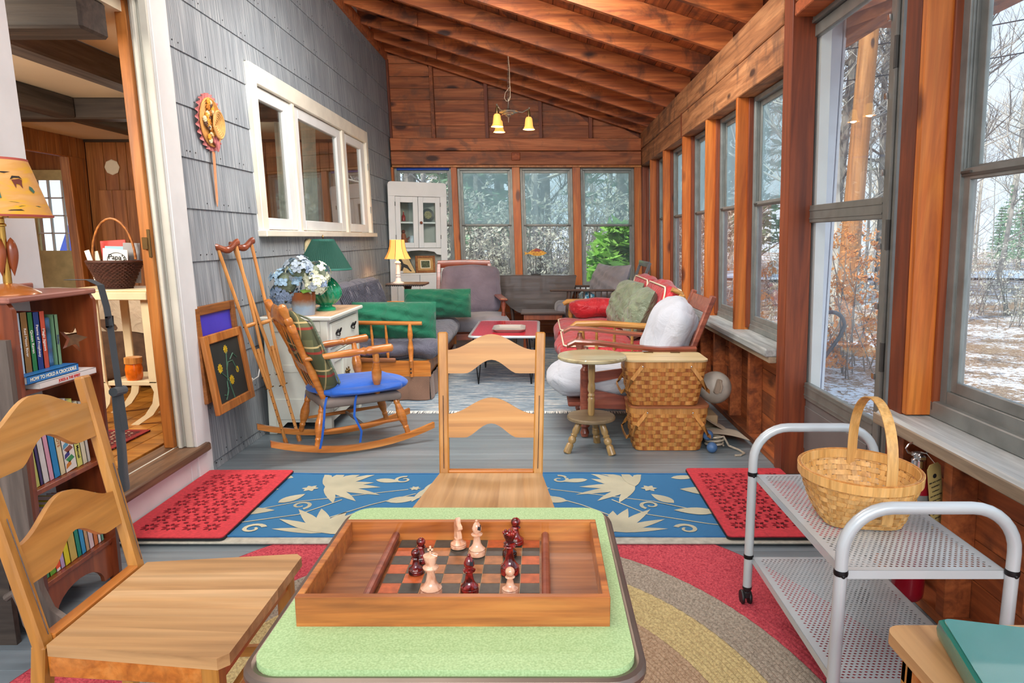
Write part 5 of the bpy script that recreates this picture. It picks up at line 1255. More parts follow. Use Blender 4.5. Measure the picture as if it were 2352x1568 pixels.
# ---- white washstand cabinet
wc = thing('washstand', 'distressed white wooden washstand with a drawer and door under the green lamp', 'cabinet', (-1.63, 4.78, 0))
M['chippy'] = plain('chipped_white_paint', srgb(222, 226, 214), .5, 0, .08, 4, .3, 12)
x0_, x1_, y0_, y1_ = -.18, .24, -.37, .39; zt = .79
for a, b in ((x0_, y0_), (x1_ - .05, y0_), (x0_, y1_ - .05), (x1_ - .05, y1_ - .05)): obj('leg', MB().box((a, b, 0), (a + .05, b + .05, zt - .025), None, .004), M['chippy'], wc)
obj('side_panel', MB().box((x0_ + .05, y0_ + .010, .10), (x1_ - .05, y0_ + .03, zt - .03)).box((x0_ + .05, y0_ + .004, .10), (x1_ - .05, y0_ + .03, .24), None, .002).box((x0_ + .05, y0_ + .004, .42), (x1_ - .05, y0_ + .03, .47), None, .002).box((x0_ + .05, y0_ + .004, .69), (x1_ - .05, y0_ + .03, zt - .03), None, .002), M['chippy'], wc)
obj('far_side_panel', MB().box((x0_ + .05, y1_ - .03, .10), (x1_ - .05, y1_ - .01, zt - .03)), M['chippy'], wc)
obj('back_panel', MB().box((x0_, y0_ + .05, .1), (x0_ + .012, y1_ - .05, zt - .03)), M['chippy'], wc)
for za_, zb_ in ((.08, .14), (.535, .565), (zt - .05, zt - .025)): obj('front_rail', MB().box((x1_ - .03, y0_ + .05, za_), (x1_ - .004, y1_ - .05, zb_), None, .002), M['chippy'], wc)
dr = obj('drawer', MB().box((x1_ - .02, y0_ + .055, .568), (x1_ + .004, y1_ - .055, zt - .053), None, .004).box((x1_ + .002, y0_ + .065, .578), (x1_ + .007, y1_ - .065, zt - .063), None, .002), M['chippy'], wc)
for yy in (-.17, .20):
    hd = MB()
    for q in (-.035, .035): hd.tube([(x1_ + .012 + .01 * math.sin(a), yy + q + .016 * math.cos(a) * (1 if q > 0 else -1), .665 + .024 * math.sin(a) * .9) for a in [i / 10 * 5.2 - 1.2 for i in range(11)]], .0042, 6)
    hd.tube([(x1_ + .012, yy - .04, .648), (x1_ + .018, yy, .638), (x1_ + .012, yy + .04, .648)], .004, 6)
    obj('drawer_pull', hd, M['blackmetal'], dr)
for (a, b) in ((y0_ + .055, .005), (.015, y1_ - .055)):
    dd = obj('cabinet_door', MB().box((x1_ - .02, a, .145), (x1_, a + .06, .53), None, .003).box((x1_ - .02, b - .06, .145), (x1_, b, .53), None, .003).box((x1_ - .02, a + .06, .145), (x1_, b - .06, .21), None, .003).box((x1_ - .02, a + .06, .465), (x1_, b - .06, .53), None, .003).box((x1_ - .018, a + .06, .21), (x1_ - .010, b - .06, .465)), M['chippy'], wc)
    obj('door_latch', MB().sphere((x1_ + .012, (b - .02) if a < 0 else a + .02, .36), .012, 8, 6).tube([(x1_ + .012, (b - .02) if a < 0 else a + .02, .385), (x1_ + .012, (b - .02) if a < 0 else a + .02, .335)], .005, 6), M['oldbrass'], dd)
obj('top', MB().box((x0_ - .02, y0_ - .025, zt - .025), (x1_ + .03, y1_ + .03, zt), None, .006), M['chippy'], wc)
obj('worn_top', MB().box((x0_ - .012, y0_ + .03, zt), (x1_ + .018, y1_ + .02, zt + .0015)), wood('worn_pine', srgb(222, 182, 144), srgb(200, 158, 116), srgb(232, 200, 166), 1, .8, .45, 0, 0), wc)
obj('apron', MB().prism([(-.16, .0), (-.16, .07), (.17, .07), (.17, 0), (.13, -.0), (.10, .03), (-.09, .03), (-.12, 0)], .014, T(.03, y0_ + .02, .05) @ mat4((1, 0, 0), (0, 0, 1), (0, -1, 0), (0, 0, 0))), M['chippy'], wc)
# green glass lamp
gl = thing('table_lamp', 'green ribbed glass lamp with a dark green pleated shade on the white washstand', 'lamp', (-1.515, 4.80, .7915))
M['greenglass'] = plain('green_glazed', srgb(24, 148, 104), .12, 0, .35, 6, 0, 60, 0, .8)
def swirl(u, v):
    z = .035 + .20 * v; r = .035 + .072 * math.sin(PI * (v ** .9)) ** .75; r *= 1 + .055 * math.cos(14 * 2 * PI * u + v * 7); return (r * math.cos(2 * PI * u), r * math.sin(2 * PI * u), z)
obj('base', MB().lathe([(.0001, 0), (.068, 0), (.070, .012), (.060, .022), (.045, .028), (.040, .04)], 30), M['greenglass'], gl)
obj('lamp_body', MB().grid(swirl, 112, 20, cu=True), M['greenglass'], gl)
obj('neck', MB().lathe([(.036, .232), (.030, .25), (.016, .262), (.014, .31)], 20), M['greenglass'], gl)
def pleats(r0, z0_, r1, z1_, n, amp=.004):
    return MB().grid(lambda u, v: ((r0 + (r1 - r0) * v + amp * (1 if int(u * n * 2 + .5) % 2 else -1)) * math.cos(2 * PI * u), (r0 + (r1 - r0) * v + amp * (1 if int(u * n * 2 + .5) % 2 else -1)) * math.sin(2 * PI * u), z0_ + (z1_ - z0_) * v), n * 2, 2, cu=True)
gsm, nt, bs = nodes('green_pleated_shade'); bs.inputs['Base Color'].default_value = srgb(26, 78, 66); bs.inputs['Roughness'].default_value = .8
tr = N(nt, 'ShaderNodeBsdfTranslucent'); tr.inputs[0].default_value = srgb(70, 120, 80); mx = N(nt, 'ShaderNodeMixShader'); mx.inputs[0].default_value = .25
nt.links.new(bs.outputs[0], mx.inputs[1]); nt.links.new(tr.outputs[0], mx.inputs[2]); nt.links.new(mx.outputs[0], nt.nodes['Material Output'].inputs[0])
sd_ = obj('lamp_shade', pleats(.188, .285, .072, .495, 70, .0022), gsm, gl, smooth=False)
obj('shade_binding', MB().lathe([(.187, .283), (.191, .286), (.185, .298), (.182, .297)], 36, None, False).lathe([(.079, .482), (.073, .497), (.069, .497)], 36, None, False), plain('green_binding', srgb(28, 98, 84), .7), sd_)
obj('finial', MB().lathe([(.004, .49), (.004, .505), (.009, .512), (.005, .52), (.0001, .53)], 10).tube([(-.07, 0, .492), (.07, 0, .492)], .002, 6), M['oldbrass'], gl)
# flower pot with hydrangeas
fp = thing('flower_pot', 'brown and grey glazed pot of faded blue and cream hydrangeas on the white washstand', 'flowers', (-1.575, 4.52, .7915))
def potmat():
    m, nt, bs = nodes('pot_glaze'); tc = N(nt, 'ShaderNodeTexCoord'); s_ = N(nt, 'ShaderNodeSeparateXYZ'); nt.links.new(tc.outputs['Object'], s_.inputs[0])
    v = coords(nt); n = noise(nt, v, 40, 4); a = N(nt, 'ShaderNodeMath', operation='MULTIPLY_ADD'); nt.links.new(n, a.inputs[0]); a.inputs[1].default_value = .03; nt.links.new(s_.outputs['Z'], a.inputs[2])
    nt.links.new(ramp(nt, [(.07, srgb(150, 170, 190)), (.085, srgb(150, 150, 148)), (.105, srgb(146, 120, 104)), (.12, srgb(146, 86, 50))], a.outputs[0]).outputs[0], bs.inputs['Base Color']); bs.inputs['Roughness'].default_value = .15; return m
obj('pot', MB().lathe([(.0001, 0), (.068, 0), (.070, .006), (.084, .15), (.0845, .153), (.078, .152), (.07, .03), (.0001, .02)], 30), potmat(), fp)
rr = random.Random(12)
hc = [plain('petal_blue', srgb(150, 182, 204), .7, 0, .2, 30), plain('petal_cream', srgb(222, 226, 196), .7, 0, .15, 30), plain('petal_grey_blue', srgb(168, 184, 196), .7, 0, .2, 30), plain('petal_dusk', srgb(130, 150, 176), .7, 0, .2, 30)]
heads = [(-.10, -.03, .21, .105, 0), (.085, .02, .26, .095, 1), (-.02, .0, .29, .10, 2), (-.12, -.02, .14, .08, 3), (.10, -.03, .20, .07, 1)]
for (hx, hy, hz, hr_, ci) in heads:
    hd = obj('flower_head', MB().sphere((hx, hy, hz), hr_ * .7, 10, 8), M['olive'], fp)
    for k in range(42):
        a = rr.uniform(0, 2 * PI); b = math.acos(rr.uniform(-.7, 1)); dv = Vector((math.cos(a) * math.sin(b), math.sin(a) * math.sin(b), math.cos(b)))
        c = Vector((hx, hy, hz)) + dv * hr_ * rr.uniform(.8, 1.02); Mq, _ = frame(c, c + dv); Mq = Mq @ RZ(rr.uniform(0, 2))
        f = MB()
        for q in range(4): f.add([Mq @ RZ(q * PI / 2) @ Vector(p) for p in ((0, 0, 0), (.012, .012, .004), (.024, .012, .006), (.032, 0, .002), (.024, -.012, .006), (.012, -.012, .004))], [(0, 1, 2, 3, 4, 5)])
        obj('floret', f, hc[ci if rr.random() < .7 else rr.randrange(4)], hd, smooth=False)
obj('leaf', MB().prism([(-.0, 0), (.05, .03), (.10, 0), (.05, -.03)], .002, T(.0, -.06, .165) @ RZ(-.4) @ RX(.5)), M['needle2'], fp)
# plaque, hook, outlet and cord
pq = thing('wall_plaque', 'rounded painted wooden plaque on the wall behind the green lamp shade', 'plaque', (XL + .002, 5.55, 1.02))
obj('plaque_board', MB().prism([(-.09, 0), (.09, 0), (.09, .20)] + [(.09 * math.cos(i / 8 * PI), .20 + .07 * math.sin(i / 8 * PI)) for i in range(1, 8)] + [(-.09, .20)], .016, mat4((0, 1, 0), (0, 0, 1), (1, 0, 0), (.012, 0, 0))), plain('plaque_paint', srgb(216, 204, 160), .6, 0, .3, 12), pq)
ot = thing('wall_outlet', 'ivory wall outlet with a white plug low on the shingled wall beside the paintings', 'outlet', (XL + .030, 4.21, .33))
obj('cover_plate', MB().box((0, -.035, 0), (.006, .035, .115), None, .002), M['cream'], ot); obj('plug', MB().box((.006, -.012, .07), (.035, .016, .095), None, .005), M['paper'], ot)
setp(obj('electric_cord', MB().tube([(XL + .065, 4.21, .412), (XL + .09, 4.24, .43), (XL + .09, 4.28, .50), (XL + .06, 4.33, .56), (XL + .03, 4.36, .55)], .0035, 6), M['paper']), 'white electric cord curving from the wall outlet towards the white washstand', 'cord')

# ---- beyond the doorway: side table, magazine basket, jar, sofa with throw, rug
tb = thing('hall_table', 'cream-painted side table with sabre legs just inside the doorway', 'table', (-2.53, 4.06, zi), .0)
M['ctable'] = plain('cream_table', srgb(220, 204, 166), .5, 0, .06)
obj('tabletop', MB().box((-.26, -.17, .745), (.28, .22, .79), None, .004).box((-.23, -.14, .79), (.28, .19, .803), None, .004), M['ctable'], tb)
for (lx, ly) in ((-.06, -.12), (.24, -.12), (-.06, .17), (.24, .17)):
    lg = MB().beam((lx, ly, .745), (lx + .01, ly, .25), .05, .018, (0, 1, 0), .004)
    prev = [(lx + .01, .26), (lx + .035, .20), (lx + .02, .13), (lx - .03, .06), (lx - .09, .02), (lx - .12, .0)]
    w_ = .024
    lg.prism([(x + w_, z) for x, z in prev] + [(x - w_, z) for x, z in prev][::-1], .018, T(0, ly, 0) @ mat4((1, 0, 0), (0, 0, 1), (0, -1, 0), (0, 0, 0)))
    obj('leg', lg, M['ctable'], tb)
obj('lower_shelf', MB().box((-.02, -.12, .235), (.28, .18, .262), None, .003), M['ctable'], tb)
jr = thing('candle_jar', 'orange candle jar with a raffia collar on the lower shelf of the cream table', 'jar', (-2.42, 3.99, zi + .2625))
obj('jar_body', MB().lathe([(.0001, 0), (.040, 0), (.046, .02), (.048, .07), (.042, .10)], 20), plain('orange_wax', srgb(226, 110, 20), .2, 0, .2, 30, 0, 60, 0, .5), jr)
obj('jar_collar', MB().lathe([(.044, .098), (.048, .10), (.048, .135), (.040, .137)], 20), M['splint'], jr)
mbk = thing('magazine_basket', 'dark wicker basket with a hoop handle full of magazines on the cream table', 'basket', (-2.50, 4.03, zi + .8035))
M['wicker'] = plain('dark_wicker', srgb(74, 42, 32), .55, 0, .3, 40)
def mpath(s, k): a = 2 * PI * s; return ((.085 + .065 * k) * math.cos(a), (.06 + .04 * k) * math.sin(a))
for r in range(16):
    k = r / 15; obj('wicker_row', MB().tube([(mpath(i / 60, k)[0] * (1 + .035 * (-1) ** (i + r)), mpath(i / 60, k)[1] * (1 + .035 * (-1) ** (i + r)), .004 + .0095 * r) for i in range(60)], .0052, 5, closed=True), M['wicker'], mbk)
obj('basket_rim', MB().tube([(mpath(i / 60, 1.08)[0], mpath(i / 60, 1.08)[1], .158) for i in range(60)], .008, 6, closed=True), M['wicker'], mbk)
obj('basket_floor', MB().lathe([(.0001, .003), (.085, .003), (.085, .006)], 20), M['wicker'], mbk)
obj('basket_handle', MB().tube([(-.12, 0, .14)] + [(-.125 * math.cos(i / 14 * PI), 0, .17 + .235 * math.sin(i / 14 * PI)) for i in range(15)], .007, 8), plain('bamboo', srgb(166, 104, 50), .4, 0, .3, 40), mbk)
def mag(lab, x, y, w, h, c, ry, rx=-.05, z=.03):
    t = thing('magazine', lab, 'magazine', (-2.50 + x, 4.03 + y, zi + .8035 + z), 0, None, rx=rx, ry=ry)
    obj('cover', MB().box((-w / 2, -.003, 0), (w / 2, .003, h), None, .001), plain('cover', c, .4, 0, .06), t); return t
mag('red booklet with yellow lettering at the back of the wicker basket', -.02, .045, .15, .25, srgb(200, 48, 36), -.06)
mag('pale blue booklet behind the white menu card in the wicker basket', .0, .025, .15, .215, srgb(140, 186, 206), .02)
pm = mag("white Papa's menu card standing in the wicker basket", .01, -.02, .145, .20, srgb(236, 234, 228), .08, .02)
obj('oval_logo', MB().tube([(.056 * math.cos(i / 30 * 2 * PI) + .01, -.0045, .135 + .045 * math.sin(i / 30 * 2 * PI)) for i in range(30)], .0016, 5, closed=True), M['ink'], pm)
text("Papa's", .042, M['ink'], pm, mat4((1, 0, 0), (0, 0, 1), (0, -1, 0), (.01, -.0042, .152)), bold=.0006); text("Country Food\n& Lunch", .011, M['ink'], pm, mat4((1, 0, 0), (0, 0, 1), (0, -1, 0), (.01, -.0042, .118)))
mag('grey folder at the right of the wicker basket', .085, .02, .10, .235, srgb(134, 132, 134), .02)
mag('white leaflet leaning out at the left of the wicker basket', -.095, -.02, .03, .20, srgb(232, 228, 216), -.28)
mag('cream leaflet leaning at the left of the wicker basket', -.075, .0, .03, .19, srgb(226, 214, 186), -.2)
so = thing('sofa', 'dark brown sofa arm beyond the doorway under a beige throw', 'sofa', (-3.2, 5.2, zi))
obj('sofa_body', MB().cushion((-.75, -.40, .07), (.85, .45, .69), .10, None, 14, .004, 2), plain('dark_brown_cloth', srgb(84, 62, 46), .9, 0, .2, 20), so)
for sx in (-.7, .78): obj('foot', MB().box((sx - .03, -.36, 0), (sx + .03, -.30, .08)), M['darkwood'], so)
tw = obj('throw_blanket', MB().grid(lambda u, v: (-.76 + 1.62 * u, (.25 - v * 3.2 * .2 if v < .2 * 1 else (-.40 - .018)) if False else (.25 - .66 * min(1, v / .4)) - .012 * math.sin(u * 20) * (1 if v > .4 else 0), (.705 if v < .4 else .705 - (v - .4) / .6 * (.40 - .14 * math.sin(PI * u * .9))) + .004 * math.sin(u * 31)), 30, 16), weave('beige_throw', srgb(196, 180, 156), srgb(180, 164, 142), 200, .95, .5, 10), None)
tw.location = (-3.2, 5.2, zi); setp(tw, 'beige woven throw draped over the dark brown sofa beyond the doorway', 'throw')
def rugmat(name, cols, sc):
    m, nt, bs = nodes(name); v = coords(nt, (1, 1, 1), False); vo = N(nt, 'ShaderNodeTexVoronoi'); vo.inputs['Scale'].default_value = sc; vo.inputs['Randomness'].default_value = .3; nt.links.new(v, vo.inputs['Vector'])
    nt.links.new(ramp(nt, [(p, c) for p, c in cols], vo.outputs['Distance']).outputs[0], bs.inputs['Base Color']); bs.inputs['Roughness'].default_value = .95; return m
rgm = thing('hall_rug', 'dark red patterned rug on the floor just inside the doorway', 'rug', (-2.62, 3.42, zi))
obj('rug_body', MB().box((-.55, -.55, 0), (.38, .38, .008), None, .003), rugmat('persian', [(.15, srgb(200, 180, 150)), (.25, srgb(30, 24, 30)), (.4, srgb(120, 34, 34)), (.6, srgb(60, 24, 26))], 26), rgm)
obj('rug_border', MB().box((-.55, -.55, .008), (.38, -.52, .0095)).box((-.55, .35, .008), (.38, .38, .0095)).box((.35, -.52, .008), (.38, .35, .0095)).box((-.55, -.52, .008), (-.52, .35, .0095)), plain('rug_red', srgb(140, 40, 40), .9), rgm)
oc = thing('octagon_plate', 'pale octagonal plate hung on the pine wall beyond the doorway', 'plate', (-4.76, YI - .001, 2.07))
obj('plate_body', MB().lathe([(.0001, 0), (.075, 0), (.085, .015), (.075, .02), (.05, .016), (.0001, .018)], 8, RX(PI / 2)), M['cream'], oc)
fs_ = thing('folding_stool', 'small stool with a red seat standing beyond the sofa', 'stool', (-4.02, 6.5, zi))
obj('seat', MB().box((-.16, -.12, .68), (.16, .12, .72), None, .01), plain('red_seat', srgb(150, 34, 50), .5), fs_)
for sx in (-1, 1):
    for sy in (-1, 1): obj('leg', MB().tube([(sx * .14, sy * .10, .68), (sx * .15, sy * .12, 0)], .008, 6), M['chrome'], fs_)
il = thing('wall_lamp', 'small orange glowing lamp beyond the doorway, beside the door edge', 'lamp', (-3.72, 6.9, zi))
obj('lamp_shade', MB().lathe([(.11, 1.25), (.05, 1.42)], 20, None, False), plain('glowing_shade', srgb(250, 170, 60), .7, 0, .05, 5, 0, 60, 0, 0, 1.2), il)
obj('pole', MB().lathe([(.0001, 0), (.12, 0), (.12, .02), (.012, .03), (.012, 1.26)], 14), M['brass'], il)
cb2 = thing('wall_cupboard', 'flat plank cupboard door standing proud on the pine wall beyond the doorway', 'cupboard', (-4.62, YI - .03, zi))
for k in range(4): obj('door_board', MB().box((-.30 + k * .15, -.01, .35), (-.153 + k * .15, .028, 1.62), None, .003), M['innerpine'], cb2)
# curtains inside the inner window
def curtain(lab, ya, yb, za, zb, x_, n, mat):
    mb = MB().grid(lambda u, v: (x_ + .018 * math.sin(u * n * 2 * PI) * (1 - .3 * v), ya + (yb - ya) * (u - (.12 * math.sin(v * 1.5)) * (u - .5)), zb - (zb - za) * v), n * 10, 8)
    o = obj('curtain', mb, mat); setp(o, lab, 'curtain'); return o
M['lace'] = leafmat('lace_curtain', srgb(226, 222, 202), .5)
curtain('cream curtain inside the left sash of the inner window', 4.62, 4.98, 1.28, 2.36, -2.09, 4, M['lace'])
curtain('cream curtain gathered on the right of the middle sash of the inner window', 6.15, 6.55, 1.28, 2.36, -2.09, 5, M['lace'])
curtain('pale curtain hanging behind the middle sash, left of the gathered one', 5.62, 5.98, 1.28, 2.36, -2.12, 5, M['lace'])
# ================================================================ RUGS
MXZ = mat4((1, 0, 0), (0, 0, 1), (0, -1, 0), (0, 0, 0))
MYZ = mat4((0, 1, 0), (0, 0, 1), (1, 0, 0), (0, 0, 0))
br_ = thing('braided_rug', 'large oval braided rug in red, grey and straw yellow under the green table', 'rug', (-.2, 1.5, 0))
EA, EB = 1.07, 1.31
def braid_mat(name, a, b):
    m, nt, bs = nodes(name); v = coords(nt); n = noise(nt, v, 120, 4, 0, .7)
    nt.links.new(ramp(nt, [(.35, a), (.62, b)], n).outputs[0], bs.inputs['Base Color']); bs.inputs['Roughness'].default_value = .95; bump(nt, bs, n, .8, .004); return m
bands = [(1.30, 1.0, braid_mat('red_braid', srgb(150, 40, 56), srgb(206, 84, 92)), 'red_band'), (1.0, .855, braid_mat('grey_braid', srgb(122, 112, 98), srgb(176, 164, 146)), 'grey_band'), (.855, .70, braid_mat('straw_braid', srgb(160, 140, 96), srgb(208, 190, 134)), 'straw_band'),
         (.70, .45, braid_mat('tan_braid', srgb(140, 112, 84), srgb(186, 160, 130)), 'tan_band'), (.45, .0, braid_mat('red_braid_centre', srgb(150, 40, 56), srgb(206, 84, 92)), 'centre_band')]
for (r0, r1, mt, nm) in bands:
    n = max(2, int((r0 - r1) / .0165)); 
    def g(u, v, r0=r0, r1=r1, n=n):
        r = max(.001, r0 + (r1 - r0) * v); a = 2 * PI * u; ph = v * n
        return (EA * r * math.cos(a), EB * r * math.sin(a), .002 + .006 * abs(math.sin(PI * ph)) + .0012 * math.sin(a * 150 * r + int(ph) * 2))
    obj(nm, MB().grid(g, 260, n * 3 + 1, cu=True), mt, br_)
obj('rug_edge', MB().grid(lambda u, v: (EA * 1.301 * math.cos(2 * PI * u), EB * 1.301 * math.sin(2 * PI * u), .005 * v), 120, 2, cu=True), bands[0][2], br_)

# floral runner
def runmat():
    m, nt, bs = nodes('blue_runner'); v = coords(nt, (1, 1, 1), False, rot=(0, 0, .7)); w = N(nt, 'ShaderNodeTexWave'); w.inputs['Scale'].default_value = 55; nt.links.new(v, w.inputs['Vector'])
    nt.links.new(ramp(nt, [(.15, srgb(26, 84, 128)), (.6, srgb(52, 122, 168))], w.outputs['Fac']).outputs[0], bs.inputs['Base Color']); bs.inputs['Roughness'].default_value = .85; bump(nt, bs, w.outputs['Fac'], .3, .002); return m
fr_ = thing('floral_runner', 'blue runner rug with cream flowers and scrolls lying across the porch floor', 'rug', (-.25, 3.19, .016))
def wavy(u, y_): return .004 + .006 * max(0, math.sin(u * 11 + 1)) * (1 if abs(y_) > .33 else .3)
obj('rug_body', MB().grid(lambda u, v: (-1.575 + 3.16 * u, -.395 + .79 * v, wavy(u, -.395 + .79 * v)), 90, 16).grid(lambda u, v: (-1.575 + 3.16 * u, -.395 , -.003 + v * (wavy(u, -.395) + .003)), 90, 2), runmat(), fr_)
obj('edge_binding', MB().tube([(-1.575 + 3.16 * i / 60, -.395, wavy(i / 60, -.395) - .001) for i in range(61)], .005, 6).tube([(-1.575 + 3.16 * i / 60, .395, wavy(i / 60, -.395)) for i in range(61)], .005, 6), plain('blue_binding', srgb(34, 100, 150), .8), fr_, kind='stuff')
def petal(L, w, n=7, bend=0):
    a = []; b = []
    for i in range(n + 1):
        t = i / n; hw = w * math.sin(PI * t ** .8) ** .9; c = bend * t * t
        a.append((L * t, c + hw)); b.append((L * t, c - hw))
    return a + b[::-1][1:-1]
def scroll(r, turns, w0):
    o = []; q = []
    n = 18
    for i in range(n + 1):
        t = i / n; a = turns * 2 * PI * t; rr_ = r * (1 - .75 * t); w = w0 * (1 - .5 * t)
        o.append(((rr_ + w) * math.cos(a), (rr_ + w) * math.sin(a))); q.append(((rr_ - w) * math.cos(a), (rr_ - w) * math.sin(a)))
    return o + q[::-1]
flw = MB(); _k = [0]
def put(poly, x, y, a, s=1, fx=1):
    c, d = math.cos(a), math.sin(a); vs = []; _k[0] = (_k[0] + 1) % 12
    for (px_, py_) in poly:
        X_ = x + s * (px_ * c - py_ * d * fx); Y_ = y + s * (px_ * d + py_ * c * fx)
        X_ = max(-1.56, min(1.57, X_)); Y_ = max(-.375, min(.375, Y_)); vs.append((X_, Y_, wavy((X_ + 1.575) / 3.16, Y_) + .0015 + .00012 * _k[0]))
    n = len(vs); m = n // 2
    fs = [(i, i + 1, n - 2 - i, n - 1 - i) for i in range(m - 1)] if len(poly) > 12 else [tuple(range(n))]
    flw.add(vs, fs)
def lotus(x, y, a, s, fx=1):
    for k, (da, L, w) in enumerate(((-1.35, .17, .017), (-1.0, .20, .020), (-.62, .23, .022), (-.28, .20, .024), (.0, .17, .026), (.28, .20, .024), (.62, .23, .022), (1.0, .20, .020), (1.35, .17, .017))):
        put(petal(L, w, 6, .02 * (1 if da > 0 else -1)), x, y, a + da, s, 1)
    for k in range(6): put(petal(.03, .009, 4), x - .05 * s * math.cos(a), y - .05 * s * math.sin(a), k * PI / 3, s)
for k, mir in ((0, 1), (1, -1)):
    o_ = -.93 if k == 0 else .80
    X_ = lambda x: o_ + mir * x
    A_ = lambda a: a if mir > 0 else PI - a
    lotus(X_(.06), .20, A_(.35), 1.45); lotus(X_(.22), -.36, A_(1.5), 1.4); lotus(X_(.58), .16, A_(-.3), 1.0); lotus(X_(-.52), .24, A_(2.6), .8)
    put(petal(.22, .055), X_(-.38), .12, A_(.2)); put(petal(.20, .042), X_(-.28), -.13, A_(.1)); put(petal(.14, .03), X_(-.50), -.22, A_(.6)); put(petal(.17, .04), X_(.42), .0, A_(.3)); put(petal(.16, .03), X_(.50), -.20, A_(-.4)); put(petal(.15, .035), X_(-.10), -.02, A_(.9)); put(petal(.14, .03), X_(.30), .30, A_(-.2)); put(petal(.15, .03), X_(-.15), .33, A_(3.0))
    put(scroll(.06, 1.2, .014), X_(-.40), -.03, A_(2.2), 1, mir); put(scroll(.05, 1.1, .012), X_(-.10), -.32, A_(.4), 1, mir); put(scroll(.05, 1.1, .010), X_(.45), .30, A_(1.4), 1, mir); put(scroll(.05, 1.1, .010), X_(.02), -.05, A_(-1), 1, mir)
    for (pts) in ([(-.62, -.34), (-.3, -.18), (.0, .0), (.25, .08), (.5, .16)], [(-.60, -.38), (-.2, -.26), (.05, -.16), (.2, .02)], [(.2, -.2), (.35, -.05), (.55, .1)]):
        P_ = [Vector((X_(a), b, 0)) for a, b in pts]
        for a, b in zip(P_[:-1], P_[1:]):
            d_ = (b - a); L = d_.length; put([(0, -.004), (L, -.004), (L, .004), (0, .004)], a.x, a.y, math.atan2(d_.y, d_.x))
obj('floral_pattern', flw, weave('cream_weave', srgb(190, 186, 156), srgb(170, 166, 136), 300, .9), fr_, smooth=False, kind='stuff')
rp = thing('rug_pad', 'pale ribbed rug pad showing under the front edge of the blue runner', 'pad', (-.25, 3.16, .009))
obj('pad_body', MB().box((-1.56, -.42, -.0), (1.57, .36, .009), None, .003), plain('felt_pad', srgb(176, 174, 160), .95, 0, .15, 30, .5, 80), rp)
# red rubber mats with cut-outs
def petal_hole(cx_, cy_, L, w, a):
    P_ = petal(L, w, 4); c, d = math.cos(a), math.sin(a); return [(cx_ + x * c - y * d, cy_ + x * d + y * c) for x, y in P_]
M['redmat'] = plain('red_rubber', srgb(196, 52, 62), .8, 0, .14, 60, .5, 120)
def red_mat(lab, x0_, y0_, w, h, rz):
    t = thing('rubber_mat', lab, 'mat', (x0_, y0_, .027), rz)
    obj('mat_base', MB().prism(rrect(w, h, .02), .010, T(0, 0, -.001)), M['black'], t)
    loops = [rrect(w - .006, h - .006, .02)]
    c = .092; nx, ny = int((w - .07) / c), int((h - .07) / c); ax, ay = -nx * c / 2, -ny * c / 2
    for i in range(nx):
        for j in range(ny):
            cx_, cy_ = ax + (i + .5) * c, ay + (j + .5) * c
            for k in range(8):
                a = k * PI / 4 + .12; L = .036 if k % 2 == 0 else .040
                loops.append(petal_hole(cx_ + .011 * math.cos(a), cy_ + .011 * math.sin(a), L - .008, .0088, a))
    for i in range(nx + 1):
        for j in range(ny + 1):
            cx_, cy_ = ax + i * c, ay + j * c
            if 0 < i < nx and 0 < j < ny: loops.append([(cx_ + .012 * math.cos(q / 8 * 2 * PI), cy_ + .012 * math.sin(q / 8 * 2 * PI)) for q in range(8)])
    obj('red_lattice', curve_mesh('red_lattice', loops, .005, M['redmat']), None, t, (0, 0, .0065))
red_mat('red openwork rubber mat at the left end of the blue runner, by the doorway step', -1.59, 3.18, .47, .86, 0)
red_mat('red openwork rubber mat at the right end of the blue runner, by the storm door', 1.065, 3.20, .53, .88, 0)
# grey rug at the back with fringe
gr = thing('fringed_rug', 'long faded blue-grey rug with a white fringe on the floor between the sofas', 'rug', (-.2, 6.5, 0))
def grugmat():
    m, nt, bs = nodes('faded_rug'); v = coords(nt, (3, 26, 1), False); n = noise(nt, v, 1.5, 5, .5, .7); v2 = coords(nt, (1, 1, 1), False); n2 = noise(nt, v2, 40, 3)
    c = ramp(nt, [(.36, srgb(98, 116, 128)), (.5, srgb(140, 160, 174)), (.62, srgb(200, 202, 198))], n).outputs[0]
    nt.links.new(mixc(nt, c, ramp(nt, [(.3, (.85,) * 3 + (1,)), (.7, (1.05,) * 3 + (1,))], n2).outputs[0], 1, 'MULTIPLY'), bs.inputs['Base Color']); bs.inputs['Roughness'].default_value = .95; return m
obj('rug_body', MB().box((-.98, -1.48, 0), (1.25, 1.5, .006), None, .002), grugmat(), gr)
fg = MB(); rr = random.Random(3)
for i in range(220):
    x = -.98 + 2.23 * i / 219; dx = rr.uniform(-.01, .01); fg.add([(x - .004, -1.478, .005), (x + .004, -1.478, .005), (x + dx + .003, -1.535 - rr.random() * .015, .002), (x + dx - .003, -1.535 - rr.random() * .015, .002)], [(0, 1, 2, 3)])
obj('fringe', fg, M['paper'], gr, kind='stuff', smooth=False)

